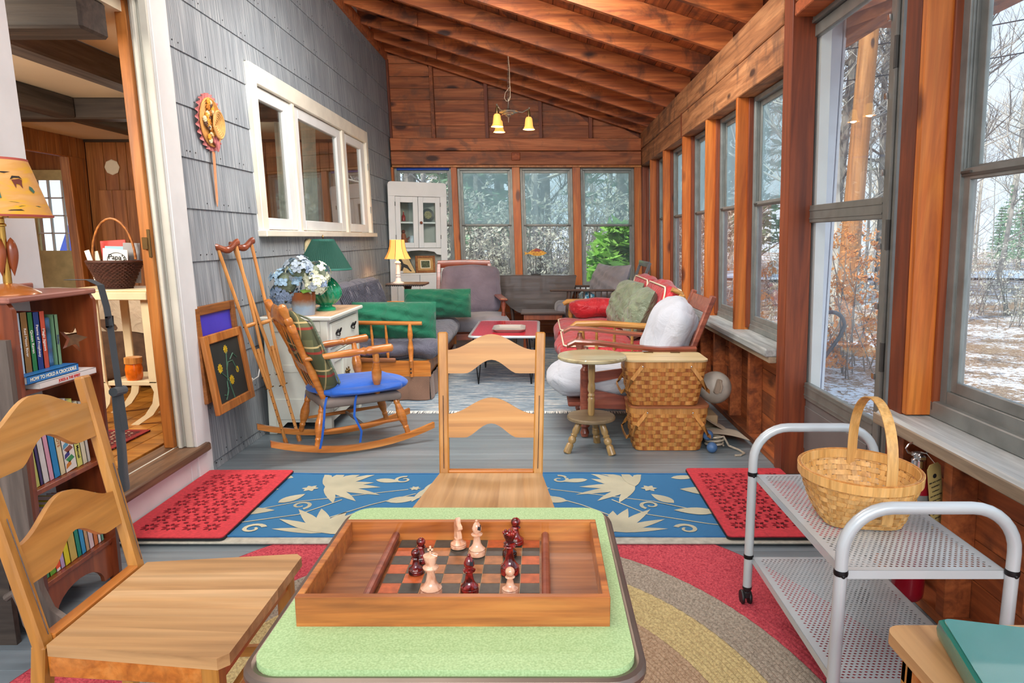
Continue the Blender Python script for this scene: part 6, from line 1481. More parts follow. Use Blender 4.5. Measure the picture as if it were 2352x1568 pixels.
# ================================================================ ROUND STAND AND PICNIC BASKETS
STW = wood('olive_brown_wood', srgb(164, 132, 80), srgb(120, 92, 54), srgb(190, 160, 108), 2, 1, .35, 0, .05, None, .05, .4)
rs = thing('round_stand', 'small round two-tier wooden stand on three turned legs beside the picnic baskets', 'table', (.31, 4.08, 0))
topm = wood('stand_top', srgb(176, 164, 126), srgb(150, 132, 92), srgb(192, 184, 150), 0, 1, .3, 0, 0, None, .03, .4)
obj('tabletop', MB().lathe([(.0001, .572), (.200, .572), (.208, .578), (.208, .590), (.202, .597), (.0001, .597)], 48), topm, rs)
obj('lower_tier', MB().lathe([(.0001, .196), (.140, .196), (.148, .202), (.148, .214), (.142, .221), (.0001, .221)], 40), wood('stand_tier', srgb(130, 112, 84), srgb(104, 86, 60), srgb(150, 132, 104), 0, 1, .4, 0, 0), rs)
obj('column', MB().lathe([(.018, .221), (.022, .24), (.020, .30), (.024, .32), (.018, .335), (.023, .345), (.016, .36), (.024, .38), (.022, .41), (.018, .43), (.021, .45), (.021, .572)], 18), STW, rs)
for a in (1.25, 3.55, 5.55):
    obj('leg', MB().turned((.075 * math.cos(a), .075 * math.sin(a), .198), (.165 * math.cos(a), .165 * math.sin(a), 0), [(0, .014), (.15, .020), (.35, .022), (.42, .016), (.46, .022), (.5, .016), (.56, .024), (.64, .024), (.70, .015), (.74, .022), (.98, .024), (1, .020)], 14), STW, rs)
def picnic(name, lab, loc, w0, w1, d0, d1, h, mw, ms, lid, rz=0, nst=30, rows=9):
    t = thing(name, lab, 'basket', loc, rz)
    p = rrpath(w1, d1, .05); k0 = w0 / w1
    woven(t, p, nst, rows, .004, h - .035, .0035, mw, ms, .002, lambda u: k0 + (1 - k0) * u ** .8, .0008, .62)
    obj('basket_floor', MB().prism([p(i / 40, k0 * .98) for i in range(40)], .004, T(0, 0, .003)), ms, t)
    obj('rim_band', band(p, h - .040, h, 1.012, 1.015, .004, 80), mw, t)
    obj('lid', MB().prism(rrect(w1 + .02, d1 + .02, .06, 8), .011, T(0, 0, h + .006)), lid, t)
    for sx in (-1, 1):
        xp = sx * (w1 / 2 - .10); xs = sx * (w1 / 2 + .018); yf = d1 / 2 + .010; zp = h - .022
        pts = [(xp, -yf, zp), ((xp + xs * 1.0) / 2 + sx * .005, -yf - .002, zp - .085), (xs - sx * .02, -yf + .0, zp - .145), (xs + sx * .004, -yf + .03, zp - .165), (xs + sx * .006, 0, zp - .168), (xs + sx * .004, yf - .03, zp - .165), (xs - sx * .02, yf, zp - .145), ((xp + xs) / 2, yf + .002, zp - .085), (xp, yf, zp)]
        mb = MB(); vs = []
        for i, q in enumerate(pts):
            a = Vector(pts[max(0, i - 1)]); b = Vector(pts[min(len(pts) - 1, i + 1)]); tn = (b - a).normalized()
            nn = Vector((0, 1, 0)) if i < 2 or i > 6 else (Vector((1, 0, 0)) if 3 <= i <= 5 else Vector((.7 * sx, .7 if i > 4 else -.7, 0)))
            nn = (nn - tn * nn.dot(tn)).normalized(); wv = tn.cross(nn)
            for s_, e in ((-1, -1), (1, -1), (1, 1), (-1, 1)): vs.append(Vector(q) + wv * s_ * .011 + nn * e * .002)
        fs = [(i * 4 + q, i * 4 + (q + 1) % 4, (i + 1) * 4 + (q + 1) % 4, (i + 1) * 4 + q) for i in range(8) for q in range(4)]
        hd = obj('swing_handle', mb.add(vs, fs + [(0, 1, 2, 3), (35, 34, 33, 32)]), mw, t)
        obj('rivet', MB().sphere((xp, -yf - .004, zp - .004), .0055, 8, 6), M['chrome'], hd)
    return t
picnic('picnic_basket', 'golden woven picnic basket with a brown lid, lower one of the stack on the floor', (.785, 4.185, 0), .405, .475, .25, .295, .275, M['splint'], M['splintd'], M['lidred'])
t = picnic('picnic_basket', 'darker woven picnic basket with a pale wooden lid, upper one of the stack', (.755, 4.175, .2875), .40, .49, .25, .31, .275, M['splint'], M['splintd'], M['lidwood'])
hg = MB()
for x in (-.07, .10): hg.box((x - .03, .10, .287), (x + .03, .13, .291), None, .001)
obj('lid_hinges', hg, M['oldbrass'], t, kind='stuff')

# clutter by the knee wall
cd = thing('cardboard_pile', 'curled pieces of cream cardboard lying under the white float by the knee wall', 'cardboard', (1.09, 4.50, 0))
cdm = plain('cream_card', srgb(206, 200, 180), .8, 0, .08, 6)
obj('card_sheet', MB().grid(lambda u, v: (-.16 + .30 * u, -.20 + .40 * v, .10 + .05 * math.cos(u * 3) - .10 * v * v * .4 + .05 * (1 - u)), 12, 12), cdm, cd)
obj('card_sheet', MB().grid(lambda u, v: (-.10 + .32 * u, -.38 + .34 * v, .012 + .075 * (1 - v) ** .5 * (1 - u * .6) + .02 * math.sin(u * 3)), 12, 12), cdm, cd)
obj('box_flap', MB().box((-.18, -.05, 0), (.10, .26, .12), None, .006), plain('brown_card', srgb(170, 148, 116), .8), cd)
obj('grey_bundle', MB().cushion((-.20, -.34, .0), (-.08, -.10, .13), .04, None, 10, .006, 5), plain('grey_bundle', srgb(120, 112, 102), .9), cd)
jg = thing('float_ball', 'round dusty white plastic jug with a moulded handle beside the picnic baskets', 'jug', (1.205, 4.62, .275), .3)
obj('jug_body', MB().sphere((0, 0, 0), .112, 28, 18), plain('cloudy_plastic', srgb(200, 194, 182), .35, 0, .18, 9), jg)
obj('moulded_handle', MB().prism(rrect(.035, .10, .012), .02, T(-.04, -.100, .03) @ RY(.3) @ mat4((1, 0, 0), (0, 0, 1), (0, -1, 0), (0, 0, 0))).tube([(-.03, -.115, -.01), (-.022, -.122, .03), (-.03, -.112, .07)], .007, 8), plain('jug_label', srgb(176, 160, 142), .5), jg)
fl_ = plain('blue_float', srgb(72, 110, 156), .4)
for (x, y, z, nm) in ((1.045, 4.02, .034, 'front'), (1.035, 4.09, .090, 'upper')):
    setp(obj('fishing_float', MB().sphere((x, y, z), .033, 16, 10), fl_), nm + ' small blue fishing float on the floor right of the picnic baskets', 'float')
pts = [(1.09 + .055 * (1 + .10 * math.sin(i * .33)) * math.cos(i * .42), 4.13 + .05 * math.sin(i * .42), .012 + .0016 * i) for i in range(44)] + [(1.17, 4.10, .02), (1.22, 4.05, .008), (1.235, 3.99, .007), (1.20, 3.95, .007), (1.165, 3.945, .007)]
setp(obj('rope', MB().tube(pts, .0065, 6), plain('hemp_rope', srgb(186, 176, 156), .9, 0, .2, 60)), 'coil of pale rope on the floor right of the picnic baskets', 'rope')

# ================================================================ ARMCHAIRS AND SOFAS
RD = M['redwood']
# white-covered reclining armchair, faces -x
mc = thing('reclining_armchair', 'red-brown wooden reclining armchair with white covers behind the round stand', 'armchair', (.62, 4.69, 0))
for s_, yy in ((-1, -.335), (1, .335)):
    arm = [(-.42, .578), (-.44, .60), (-.40, .622), (-.25, .612), (-.05, .580), (.15, .567), (.36, .572), (.385, .588), (.36, .606), (.15, .602), (-.05, .615), (-.25, .645), (-.40, .650), (-.45, .63), (-.46, .60), (-.44, .575)]
    top = [(-.45, .61), (-.40, .635), (-.25, .628), (-.05, .602), (.15, .585), (.38, .590)]
    mb = MB(); vs = []; n = len(top)
    for i, (x, z) in enumerate(top):
        for dy, dz in ((-.035, -.014), (.035, -.014), (.042, .004), (.030, .014), (-.030, .014), (-.042, .004)): vs.append((x, yy + dy, z + dz))
    fs = [(i * 6 + q, (i + 1) * 6 + q, (i + 1) * 6 + (q + 1) % 6, i * 6 + (q + 1) % 6) for i in range(n - 1) for q in range(6)] + [tuple(range(6)), tuple(range((n - 1) * 6, n * 6))[::-1]]
    obj('armrest', mb.add(vs, [f[::-1] for f in fs]), RD, mc)
    obj('front_leg', MB().lathe([(.0001, 0), (.022, .006), (.030, .03), (.022, .055), (.020, .062), (.033, .075), (.034, .45)], 16, T(-.33, yy, 0)).lathe([(.034, .45), (.020, .47), (.028, .50), (.036, .525), (.034, .55), (.02, .57), (.016, .60)], 16, T(-.33, yy, 0)), RD, mc)
    obj('rear_leg', MB().beam((.30, yy, 0), (.30, yy, .58), .045, .045), RD, mc)
    obj('side_rail', MB().prism([(-.31, .20), (.30, .17), (.30, .25), (-.05, .27), (-.31, .33)], .03, T(0, yy, 0) @ MXZ), RD, mc)
    obj('side_rail', MB().prism([(-.31, .36), (-.1, .40), (.30, .38), (.30, .43), (-.08, .46), (-.31, .43)], .024, T(0, yy, 0) @ MXZ), RD, mc)
    obj('back_post', MB().beam((.25, yy * .82, .24), (.50, yy * .82, .925), .045, .040, (1, 0, 0), .008), RD, mc)
for u, hh in ((.90, .10), (.62, .05), (.35, .05)):
    obj('back_rail', MB().box((-.012, -.26, -hh / 2), (.012, .26, hh / 2), T(.25 + .25 * u, 0, .24 + .685 * u) @ RY(.35), .004), RD, mc)
obj('front_rail', MB().box((-.36, -.31, .17), (-.33, .31, .21), None, .004).box((-.44, -.30, .195), (-.33, .30, .225), None, .008), RD, mc)
wsc = thing('seat_cover', 'white covered seat cushion of the reclining armchair behind the round stand', 'cushion', (.62, 4.69, 0))
obj('cushion_body', MB().cushion((-.545, -.285, .225), (.30, .285, .425), .10, RY(.04), 18, .003, 9, .12), M['white_cloth'], wsc)
wbc = thing('back_cushion', 'white stretch-covered back cushion on the reclining armchair', 'cushion', (.62, 4.69, 0))
obj('cushion_body', MB().cushion((-.11, -.28, -.20), (.13, .28, .24), .115, T(.245, 0, .635) @ RY(.34), 20, .006, 14, .16), M['white_cloth'], wbc)

# red sofa with wooden arms, along the right wall, faces -x
SW = wood('worn_maple_arm', srgb(186, 132, 66), srgb(140, 92, 44), srgb(210, 162, 96), 0, 1, .4, 0, .05)
rsf = thing('wooden_sofa', 'worn wooden-armed sofa frame with red cushions under the right-hand windows', 'sofa', (.68, 6.28, 0))
for yy in (-.96, .96):
    obj('armrest', MB().tube([(-.44, yy, .60), (-.40, yy, .625), (-.2, yy, .63), (.1, yy, .61), (.38, yy, .60)], [.022, .028, .027, .026, .026], 10), SW, rsf)
    obj('front_leg', MB().turned((-.36, yy, 0), (-.36, yy, .61), [(0, .018), (.1, .026), (.3, .030), (.7, .028), (.75, .02), (.8, .03), (.9, .026), (1, .018)], 12), SW, rsf)
    obj('rear_leg', MB().beam((.30, yy, 0), (.42, yy, .86), .045, .045, (1, 0, 0), .006), SW, rsf)
    for k in range(4): obj('arm_spindle', MB().turned((-.24 + .14 * k, yy, .26), (-.24 + .14 * k, yy, .61), [(0, .009), (.5, .014), (1, .009)], 8), SW, rsf)
    obj('side_rail', MB().box((-.36, yy - .02, .20), (.36, yy + .02, .27), None, .005), SW, rsf)
    obj('back_wing', MB().tube([(.36, yy, .60), (.43, yy, .70), (.45, yy, .80), (.41, yy, .87), (.34, yy, .90)], .02, 10), SW, rsf)
obj('front_rail', MB().box((-.38, -.94, .18), (-.34, .94, .26), None, .006), SW, rsf)
obj('back_rail', MB().box((.40, -.94, .82), (.44, .94, .88), None, .008), SW, rsf)
obj('back_rail', MB().box((.34, -.94, .35), (.38, .94, .42), None, .008), SW, rsf)
obj('seat_platform', MB().box((-.34, -.93, .24), (.34, .93, .27)), SW, rsf)
def rcush(lab, loc, lo, hi, mt, rot=(0, 0, 0), r=.06, wr=.006, sd=1, crown=.15, pipe=True):
    t = thing('sofa_cushion', lab, 'cushion', loc, rot[2], None, rx=rot[0], ry=rot[1])
    obj('cushion_body', MB().cushion(lo, hi, r, None, 16, wr, sd, crown), mt, t)
    if pipe:
        cx_, cy_, cz_ = [(a + b) / 2 for a, b in zip(lo, hi)]; hx, hy, hz = [(b - a) / 2 for a, b in zip(lo, hi)]
        if hz < hx:
            for zz_ in (lo[2] + r * .25, hi[2] - r * .25): obj('piping', MB().tube([(cx_ + x, cy_ + y, zz_) for x, y in rrect(2 * hx - .008, 2 * hy - .008, min(r * 1.2, hy * .9))], .007, 6, closed=True), M['cream'], t)
        else:
            for xx_ in (lo[0] + r * .25, hi[0] - r * .25): obj('piping', MB().tube([(xx_, cy_ + x, cz_ + y) for x, y in rrect(2 * hy - .008, 2 * hz - .008, min(r * 1.2, hz * .9))], .007, 6, closed=True), M['cream'], t)
    return t
rcush('red seat cushion with white piping, nearer half of the wooden sofa', (.62, 5.81, .275), (-.44, -.46, 0), (.36, .46, .185), M['redvinyl'], sd=2)
rcush('red seat cushion with white piping, farther half of the wooden sofa', (.62, 6.75, .275), (-.44, -.46, 0), (.36, .46, .185), M['redvinyl'], sd=5)
rcush('red back cushion behind the nearer olive pillow on the wooden sofa', (.965, 5.81, .47), (-.08, -.44, 0), (.08, .44, .44), M['redvinyl'], (0, .2, 0), sd=4)
rcush('red back cushion behind the farther olive pillow on the wooden sofa', (.965, 6.72, .47), (-.08, -.44, 0), (.08, .44, .44), M['redvinyl'], (0, .2, 0), sd=6)
rcush('red bolster cushion lying against the far arm of the wooden sofa', (.62, 7.09, .475), (-.30, -.09, 0), (.28, .09, .19), M['redvinyl'], sd=7, r=.08, pipe=False)
M['olive_rv'] = M['olive']
def pillow(lab, loc, w, h, d, mt, rot, sd=1, wr=.004, sag=0):
    t = thing('pillow', lab, 'pillow', loc, rot[2], None, rx=rot[0], ry=rot[1])
    obj('pillow_body', MB().pillow(w, h, d, mat4((0, 1, 0), (0, 0, 1), (1, 0, 0), (0, 0, 0)), 34, .46, wr, sd, sag), mt, t); return t
pillow('silvery olive satin pillow standing on the farther half of the red sofa', (.80, 6.45, .68), .58, .46, .26, M['olive'], (0, .42, .15), 3, .010)
pillow('silvery olive satin pillow standing on the nearer half of the red sofa', (.845, 5.78, .67), .58, .44, .24, M['olive'], (0, .42, -.05), 6, .010)

# grey wooden chair in the far right corner, faces -x
GW = plain('grey_painted_wood', srgb(104, 104, 108), .35, 0, .12, 6, 0, 60, 0, .4)
gc = thing('corner_armchair', 'dark grey-brown wooden armchair with a slatted back in the far right corner', 'armchair', (.72, 8.0, 0))
for s_, yy in ((-1, -.34), (1, .34)):
    obj('armrest', MB().box((-.62, yy - .04, .70), (.12, yy + .04, .725), None, .010), M['darkwood'], gc)
    obj('front_leg', MB().turned((-.44, yy, 0), (-.40, yy, .70), [(0, .02), (.5, .024), (.6, .02), (.7, .03), (.95, .026), (1, .026)], 10), M['darkwood'], gc)
    obj('rear_leg', MB().beam((.15, yy, 0), (.50, yy, 1.02), .045, .03, (1, 0, 0), .005), GW, gc)
    for k in range(7): obj('arm_spindle', MB().turned((-.30 + .065 * k, yy, .42), (-.30 + .065 * k, yy, .70), [(0, .006), (.4, .012), (.5, .007), (.7, .012), (1, .006)], 8), M['darkwood'], gc)
    obj('side_rail', MB().box((-.44, yy - .015, .36), (.25, yy + .015, .42), None, .004), M['darkwood'], gc)
obj('top_rail', MB().box((.47, -.34, .965), (.50, .34, 1.03), None, .006), GW, gc)
obj('lower_back_rail', MB().box((.32, -.34, .62), (.35, .34, .68), None, .006), GW, gc)
t = thing('seat_pad', 'grey upholstered seat pad of the far right corner armchair', 'cushion', (.72, 8.0, .40)); obj('cushion_body', MB().cushion((-.55, -.31, 0), (.22, .31, .15), .06, None, 14, .003, 3), M['grey_light'], t)
pillow('large rumpled grey pillow on the far right corner armchair', (.80, 7.98, .80), .62, .42, .24, M['grey_light'], (0, .35, .55), 9, .012, .06)
pl_b = weave('blue_check', srgb(60, 130, 160), srgb(190, 210, 214), 30, .9)
pillow('small blue checked pillow under the grey pillow on the corner armchair', (.52, 7.80, .63), .30, .14, .14, pl_b, (0, 1.2, .2), 2)

# grey upholstered armchair, back left, faces the camera
ac = thing('wooden_armchair', 'red-brown wooden armchair with turned arm posts and grey cushions before the back windows', 'armchair', (-.80, 7.42, 0), .17)
for s_, xx in ((-1, -.36), (1, .36)):
    obj('armrest', MB().box((xx - .045, -.36, .64), (xx + .045, .22, .668), T(0, 0, 0), .012), RD, ac)
    obj('arm_post', MB().turned((xx, -.30, .30), (xx, -.30, .645), [(0, .018), (.1, .026), (.3, .016), (.5, .026), (.7, .016), (.85, .026), (1, .020)], 12), RD, ac)
    obj('front_leg', MB().turned((xx, -.30, 0), (xx, -.30, .30), [(0, .018), (.3, .028), (.8, .026), (1, .03)], 10), RD, ac)
    obj('rear_leg', MB().beam((xx * .9, .22, 0), (xx * .80, .50, 1.0), .045, .035, (0, 1, 0), .006), RD, ac)
    obj('side_rail', MB().box((xx - .015, -.30, .24), (xx + .015, .26, .31), None, .004), RD, ac)
obj('front_rail', MB().box((-.36, -.315, .23), (.36, -.285, .30), None, .004), RD, ac)
obj('crest_rail', MB().grid(lambda u, v: (-.30 + .60 * u, .50 + .012 * math.cos((u - .5) * PI) + .014 * math.cos(2 * PI * v), 1.0 - .004 * math.cos((u - .5) * 2 * PI) * -1 + .045 * math.sin(2 * PI * v)), 12, 10, cv=True), RD, ac)
t = thing('seat_cushion', 'grey upholstered seat cushion of the armchair before the back windows', 'cushion', (-.80, 7.42, .32), .17); obj('cushion_body', MB().cushion((-.32, -.40, 0), (.42, .22, .16), .06, None, 16, .002, 3), M['grey_light'], t)
t = thing('back_cushion', 'tall grey back cushion with a blunt top on the armchair before the back windows', 'cushion', (-.78, 7.66, .46), .17, None, rx=-.27); obj('cushion_body', MB().cushion((-.31, -.08, 0), (.31, .08, .52), .05, None, 16, .003, 8, .1), weave('mauve_grey', srgb(122, 112, 122), srgb(104, 96, 110), 240, .95, .3, 6), t)

# grey futon settee with wooden arm on the left
fs2 = thing('settee', 'orange maple settee frame with a spindled arm and pleated tweed skirt on the left', 'sofa', (-1.37, 6.3, 0))
OW = M['orangewood']; ya_ = -.94
for yy in (ya_, .74):
    obj('arm_rail', MB().tube([(-.30, yy, .628), (-.1, yy, .632), (.43, yy, .628)], [.020, .017, .016], 10), OW, fs2)
    for k in range(4): obj('arm_spindle', MB().turned((-.17 + .115 * k - .02, yy, .34), (-.17 + .115 * k - .035, yy, .63), [(0, .008), (.25, .015), (.5, .009), (.6, .012), (1, .007)], 10), OW, fs2)
    obj('arm_post', MB().turned((.34, yy - .01, .20), (.335, yy - .01, .625), [(0, .016), (.28, .017), (.3, .021), (.33, .016), (.55, .024), (.7, .014), (.74, .02), (.8, .022), (1, .012)], 12), OW, fs2)
    obj('end_board', MB().prism([(-.45, .20), (.49, .20), (.49, .30), (.47, .325), (.10, .325), (.02, .345), (-.08, .355), (-.18, .40), (-.45, .42)], .03, T(0, yy + .012, 0) @ MXZ), OW, fs2)
    obj('spindle_rail', MB().cushion((-.23, yy - .022, .315), (.22, yy - .002, .355), .012, None, 8), plain('brown_rail', srgb(140, 86, 52), .35), fs2)
obj('front_rail', MB().box((.44, -.94, .20), (.47, .74, .32), None, .004), OW, fs2)
bh = MB()
for zc in (.235, .265): bh.lathe([(.0001, 0), (.007, 0), (.007, .002)], 10, T(.338, ya_ - .028, zc) @ RX(PI / 2))
obj('peg_holes', bh, M['black'], fs2, kind='stuff')
sk = weave('tweed_skirt', srgb(150, 116, 96), srgb(106, 76, 60), 260, .95)
mb = MB().grid(lambda u, v: (-.42 + .90 * u, ya_ - .006 - .008 * abs(math.sin(u * PI * 5)) ** .5 - .012 * (1 - v) * abs(math.sin(u * PI * 5)), .012 + .19 * v), 80, 4).grid(lambda u, v: (.478 + .010 * abs(math.sin(u * PI * 9)) + .012 * (1 - v), ya_ + 1.68 * u, .012 + .19 * v), 100, 4)
obj('skirt', mb, sk, fs2)
for sx, sy in ((.44, -.93), (.44, .73), (-.42, -.93), (-.42, .73)): obj('foot', MB().turned((sx, sy, .2), (sx, sy, 0), [(0, .02), (.6, .025), (1, .016)], 10), M['redwood'], fs2)
t = thing('mattress', 'dark grey gathered slipcover seat mattress on the maple settee', 'cushion', (-1.37, 6.3, .30))
obj('cushion_body', MB().cushion((-.42, -.90, .02), (.54, .71, .19), .08, None, 22, .006, 2, .05), M['grey_cover'], t)
t = thing('bolster', 'dark grey gathered slipcover back cushion leaning on the shingled wall', 'cushion', (-1.70, 6.32, .47), 0, None, ry=-.16)
cu_ = MB().cushion((-.10, -.90, 0), (.13, .70, .43), .09, None, 26, .006, 5, .05)
obj('cushion_body', cu_, M['grey_cover'], t)
gt = MB()
for k in range(30):
    y_ = -.80 + k * .0475; gt.tube([(.135, y_ - .06, .40), (.152, y_ + .0, .25), (.152, y_ + .05, .12), (.14, y_ + .08, .04)], [.004, .010, .010, .004], 5)
obj('gathers', gt, M['grey_cover'], t, kind='stuff')
pillow('long dark green pillow leaning over the near arm of the settee', (-1.20, 5.55, .625), .68, .31, .25, M['green'], (0, .18, PI / 2 + .06), 4, .009)
pillow('long dark green pillow at the far end of the settee', (-1.03, 6.80, .65), .66, .29, .26, M['green'], (0, .25, PI / 2 + .1), 8, .010)

# ================================================================ TABLES
cf = thing('coffee_table', 'red-topped coffee table with black hairpin legs on the fringed rug', 'table', (-.32, 6.38, 0))
obj('tabletop', MB().prism(rrect(.60, 1.10, .05), .014, T(0, 0, .452)), plain('red_enamel', srgb(214, 36, 58), .2, 0, .08, 3, 0, 60, 0, .3), cf)
obj('top_border', curve_mesh('top_border', [rrect(.60, 1.10, .05), rrect(.57, 1.07, .04)], .001, plain('pink_white_enamel', srgb(226, 208, 206), .12, 0, .05, 5, 0, 60, 0, 1)), None, cf, (0, 0, .4595))
obj('metal_edge', MB().tube([(x, y, .449) for x, y in rrect(.605, 1.105, .052)], .011, 8, closed=True), M['cartmetal'], cf)
for sx, y_ in ((-1, -.41), (1, -.41), (-1, .37), (1, .37)):
    x_ = sx * .235
    obj('hairpin_leg', MB().tube([(x_ - .045, y_, .44), (x_, y_, .01), (x_, y_, .004), (x_ + .045, y_, .44)], .0055, 6).tube([(x_ + .02 * math.cos(a) * .6, y_ - .0, .30 + .018 * math.sin(a)) for a in [i * .7 for i in range(9)]], .003, 5), M['blackmetal'], cf)
ty = thing('tray', 'octagonal pale grey tray lying on the red coffee table', 'tray', (-.29, 6.22, .4605))
def octa(s, w, h): c = .28; return [(s * w * a, s * h * b) for a, b in ((-1 + c, -1), (1 - c, -1), (1, -1 + c), (1, 1 - c), (1 - c, 1), (-1 + c, 1), (-1, 1 - c), (-1, -1 + c))]
tm = plain('tray_grey', srgb(186, 178, 170), .3, 0, .06, 6, 0, 60, 0, .5)
obj('tray_floor', MB().prism(octa(.86, .15, .20), .004, T(0, 0, .003)), tm, ty)
mb = MB(); A_, B_ = octa(.86, .15, .20), octa(1.0, .15, .20)
mb.add([(x, y, .002) for x, y in A_] + [(x, y, .024) for x, y in B_] + [(x * .97, y * .97, .024) for x, y in B_], [(i, (i + 1) % 8, 8 + (i + 1) % 8, 8 + i) for i in range(8)] + [(8 + i, 8 + (i + 1) % 8, 16 + (i + 1) % 8, 16 + i) for i in range(8)] + [(16 + i, 16 + (i + 1) % 8, (i + 1) % 8, i) for i in range(8)])
obj('tray_rim', mb, tm, ty)
bn = thing('low_table', 'low brown wooden table with square legs behind the red coffee table', 'table', (.03, 7.72, 0))
obj('tabletop', MB().box((-.25, -.20, .455), (.24, .20, .475), None, .004), M['darkwood'], bn)
obj('apron', MB().box((-.22, -.17, .39), (.21, .17, .455), None, .003), M['cherry'], bn)
for sx in (-.20, .19):
    for sy in (-.15, .15): obj('leg', MB().beam((sx, sy, 0), (sx, sy, .39), .045, .045, (0, 1, 0), .004), M['cherry'], bn)
dl = thing('drop_leaf_table', 'dark drop-leaf table folded down in front of the back windows', 'table', (-.04, 8.42, 0))
DG = wood('dark_grey_table', srgb(82, 74, 70), srgb(60, 52, 50), srgb(100, 92, 88), 0, .6, .3, 0, 0, None, .03, .5)
obj('tabletop', MB().box((-.475, -.12, .825), (.475, .12, .845), None, .006), DG, dl)
lf_ = [(-.47, 0), (.47, 0), (.455, -.12)] + [(.44 * math.cos(a), -.17 - .32 * math.sin(a)) for a in [.12 + i / 14 * (PI - .24) for i in range(15)]] + [(-.455, -.12)]
for sy in (-1, 1): obj('drop_leaf', MB().prism([(x, z + .84) for x, z in lf_[::-1]], .018, T(0, sy * .135, 0) @ MXZ), DG, dl)
for sx in (-.36, .36):
    for sy in (-.07, .07): obj('leg', MB().turned((sx * .75, sy, 0), (sx, sy, .825), [(0, .014), (.1, .02), (.3, .022), (.35, .015), (.6, .024), (.8, .02), (1, .022)], 10), M['darkwood'], dl)
fd = thing('fish_decoy', 'yellow and red painted wooden fish on a thin stand on the folded table', 'decoy', (-.06, 8.42, .8455))
fo_ = [(-.145, .022), (-.10, .008), (-.04, .045), (.0, .060), (.04, .052), (.09, .028), (.135, .006), (.10, -.016), (.04, -.030), (-.02, -.028), (-.09, -.004), (-.145, -.022), (-.130, .0)]
def fishp(k): return [(x * k, z * k) for x, z in fo_]
obj('fish_body', MB().prism([(x, z + .26) for x, z in fo_[::-1]], .026, MXZ), plain('fish_yellow', srgb(206, 150, 30), .35, 0, .2, 20), fd)
obj('fish_back', MB().prism([(-.06, .290), (-.02, .300), (.0, .3215), (.045, .313), (.08, .292), (.03, .284)][::-1], .028, MXZ), plain('fish_red', srgb(150, 56, 40), .4, 0, .2, 30), fd)
fsx = MB()
for k in range(7): fsx.sphere((-.05 + k * .022, -.0135, .268 + .012 * (-1) ** k), .007, 8, 5, (1, .25, .7))
obj('fish_spots', fsx, plain('fish_spot', srgb(170, 60, 40), .5), fd, kind='stuff')
obj('stand_rod', MB().tube([(0, 0, .01), (0, 0, .235)], .0035, 6), M['black'], fd); obj('stand_base', MB().box((-.06, -.03, 0), (.06, .03, .014), None, .002), M['black'], fd)
# lamp table and lamp
lt = thing('lamp_table', 'dark small table with a carved edge holding the glowing lamp in the back left', 'table', (-1.45, 7.45, 0))
obj('tabletop', MB().prism(rrect(.42, .40, .05), .018, T(0, 0, .800)), M['darkwood'], lt)
gd = MB()
for k in range(18): gd.sphere((-.19 + k * .0224, -.203, .795), .010, 6, 5)
obj('carved_edge', gd, M['black'], lt, kind='stuff')
obj('column', MB().lathe([(.035, .30), (.02, .36), (.028, .45), (.016, .55), (.026, .70), (.05, .79)], 14), M['darkwood'], lt)
for a in (.5, 2.6, 4.7): obj('leg', MB().tube([(.02 * math.cos(a), .02 * math.sin(a), .34), (.12 * math.cos(a), .12 * math.sin(a), .30), (.18 * math.cos(a), .18 * math.sin(a), .12), (.22 * math.cos(a), .22 * math.sin(a), .015)], .014, 8), M['darkwood'], lt)
ll = thing('table_lamp', 'small white candlestick lamp with a glowing orange bell shade in the back left', 'lamp', (-1.545, 7.42, .8095))
obj('base', MB().lathe([(.0001, 0), (.062, 0), (.062, .006), (.035, .016), (.028, .05), (.018, .06), (.028, .075), (.018, .09), (.028, .10), (.024, .12), (.02, .20), (.03, .215), (.034, .22), (.02, .235), (.012, .24), (.012, .28)], 18), M['white'], ll)
shm, nt, bs = nodes('glowing_orange_shade'); bs.inputs['Base Color'].default_value = srgb(250, 200, 120); bs.inputs['Emission Color'].default_value = srgb(255, 168, 60); bs.inputs['Emission Strength'].default_value = .75
hs = obj('lamp_shade', MB().lathe([(.142, .262), (.120, .30), (.098, .345), (.084, .40), (.078, .465)], 8, None, False), shm, ll, ang=20)
mb = MB()
for k in range(8):
    a = k * PI / 4; mb.tube([(r * 1.005 * math.cos(a), r * 1.005 * math.sin(a), z) for r, z in ((.142, .262), (.120, .30), (.098, .345), (.084, .40), (.078, .465))], .0025, 4)
obj('shade_ribs', mb, plain('rib_brown', srgb(170, 110, 50), .6), hs, kind='stuff')
l_ = D.lights.new('lamp_bulb', 'POINT'); l_.energy = 7; l_.color = (1, .62, .28); l_.shadow_soft_size = .03; lo_ = D.objects.new('lamp_bulb', l_); COL.objects.link(lo_); lo_.parent = ll; lo_.location = (0, 0, .36)

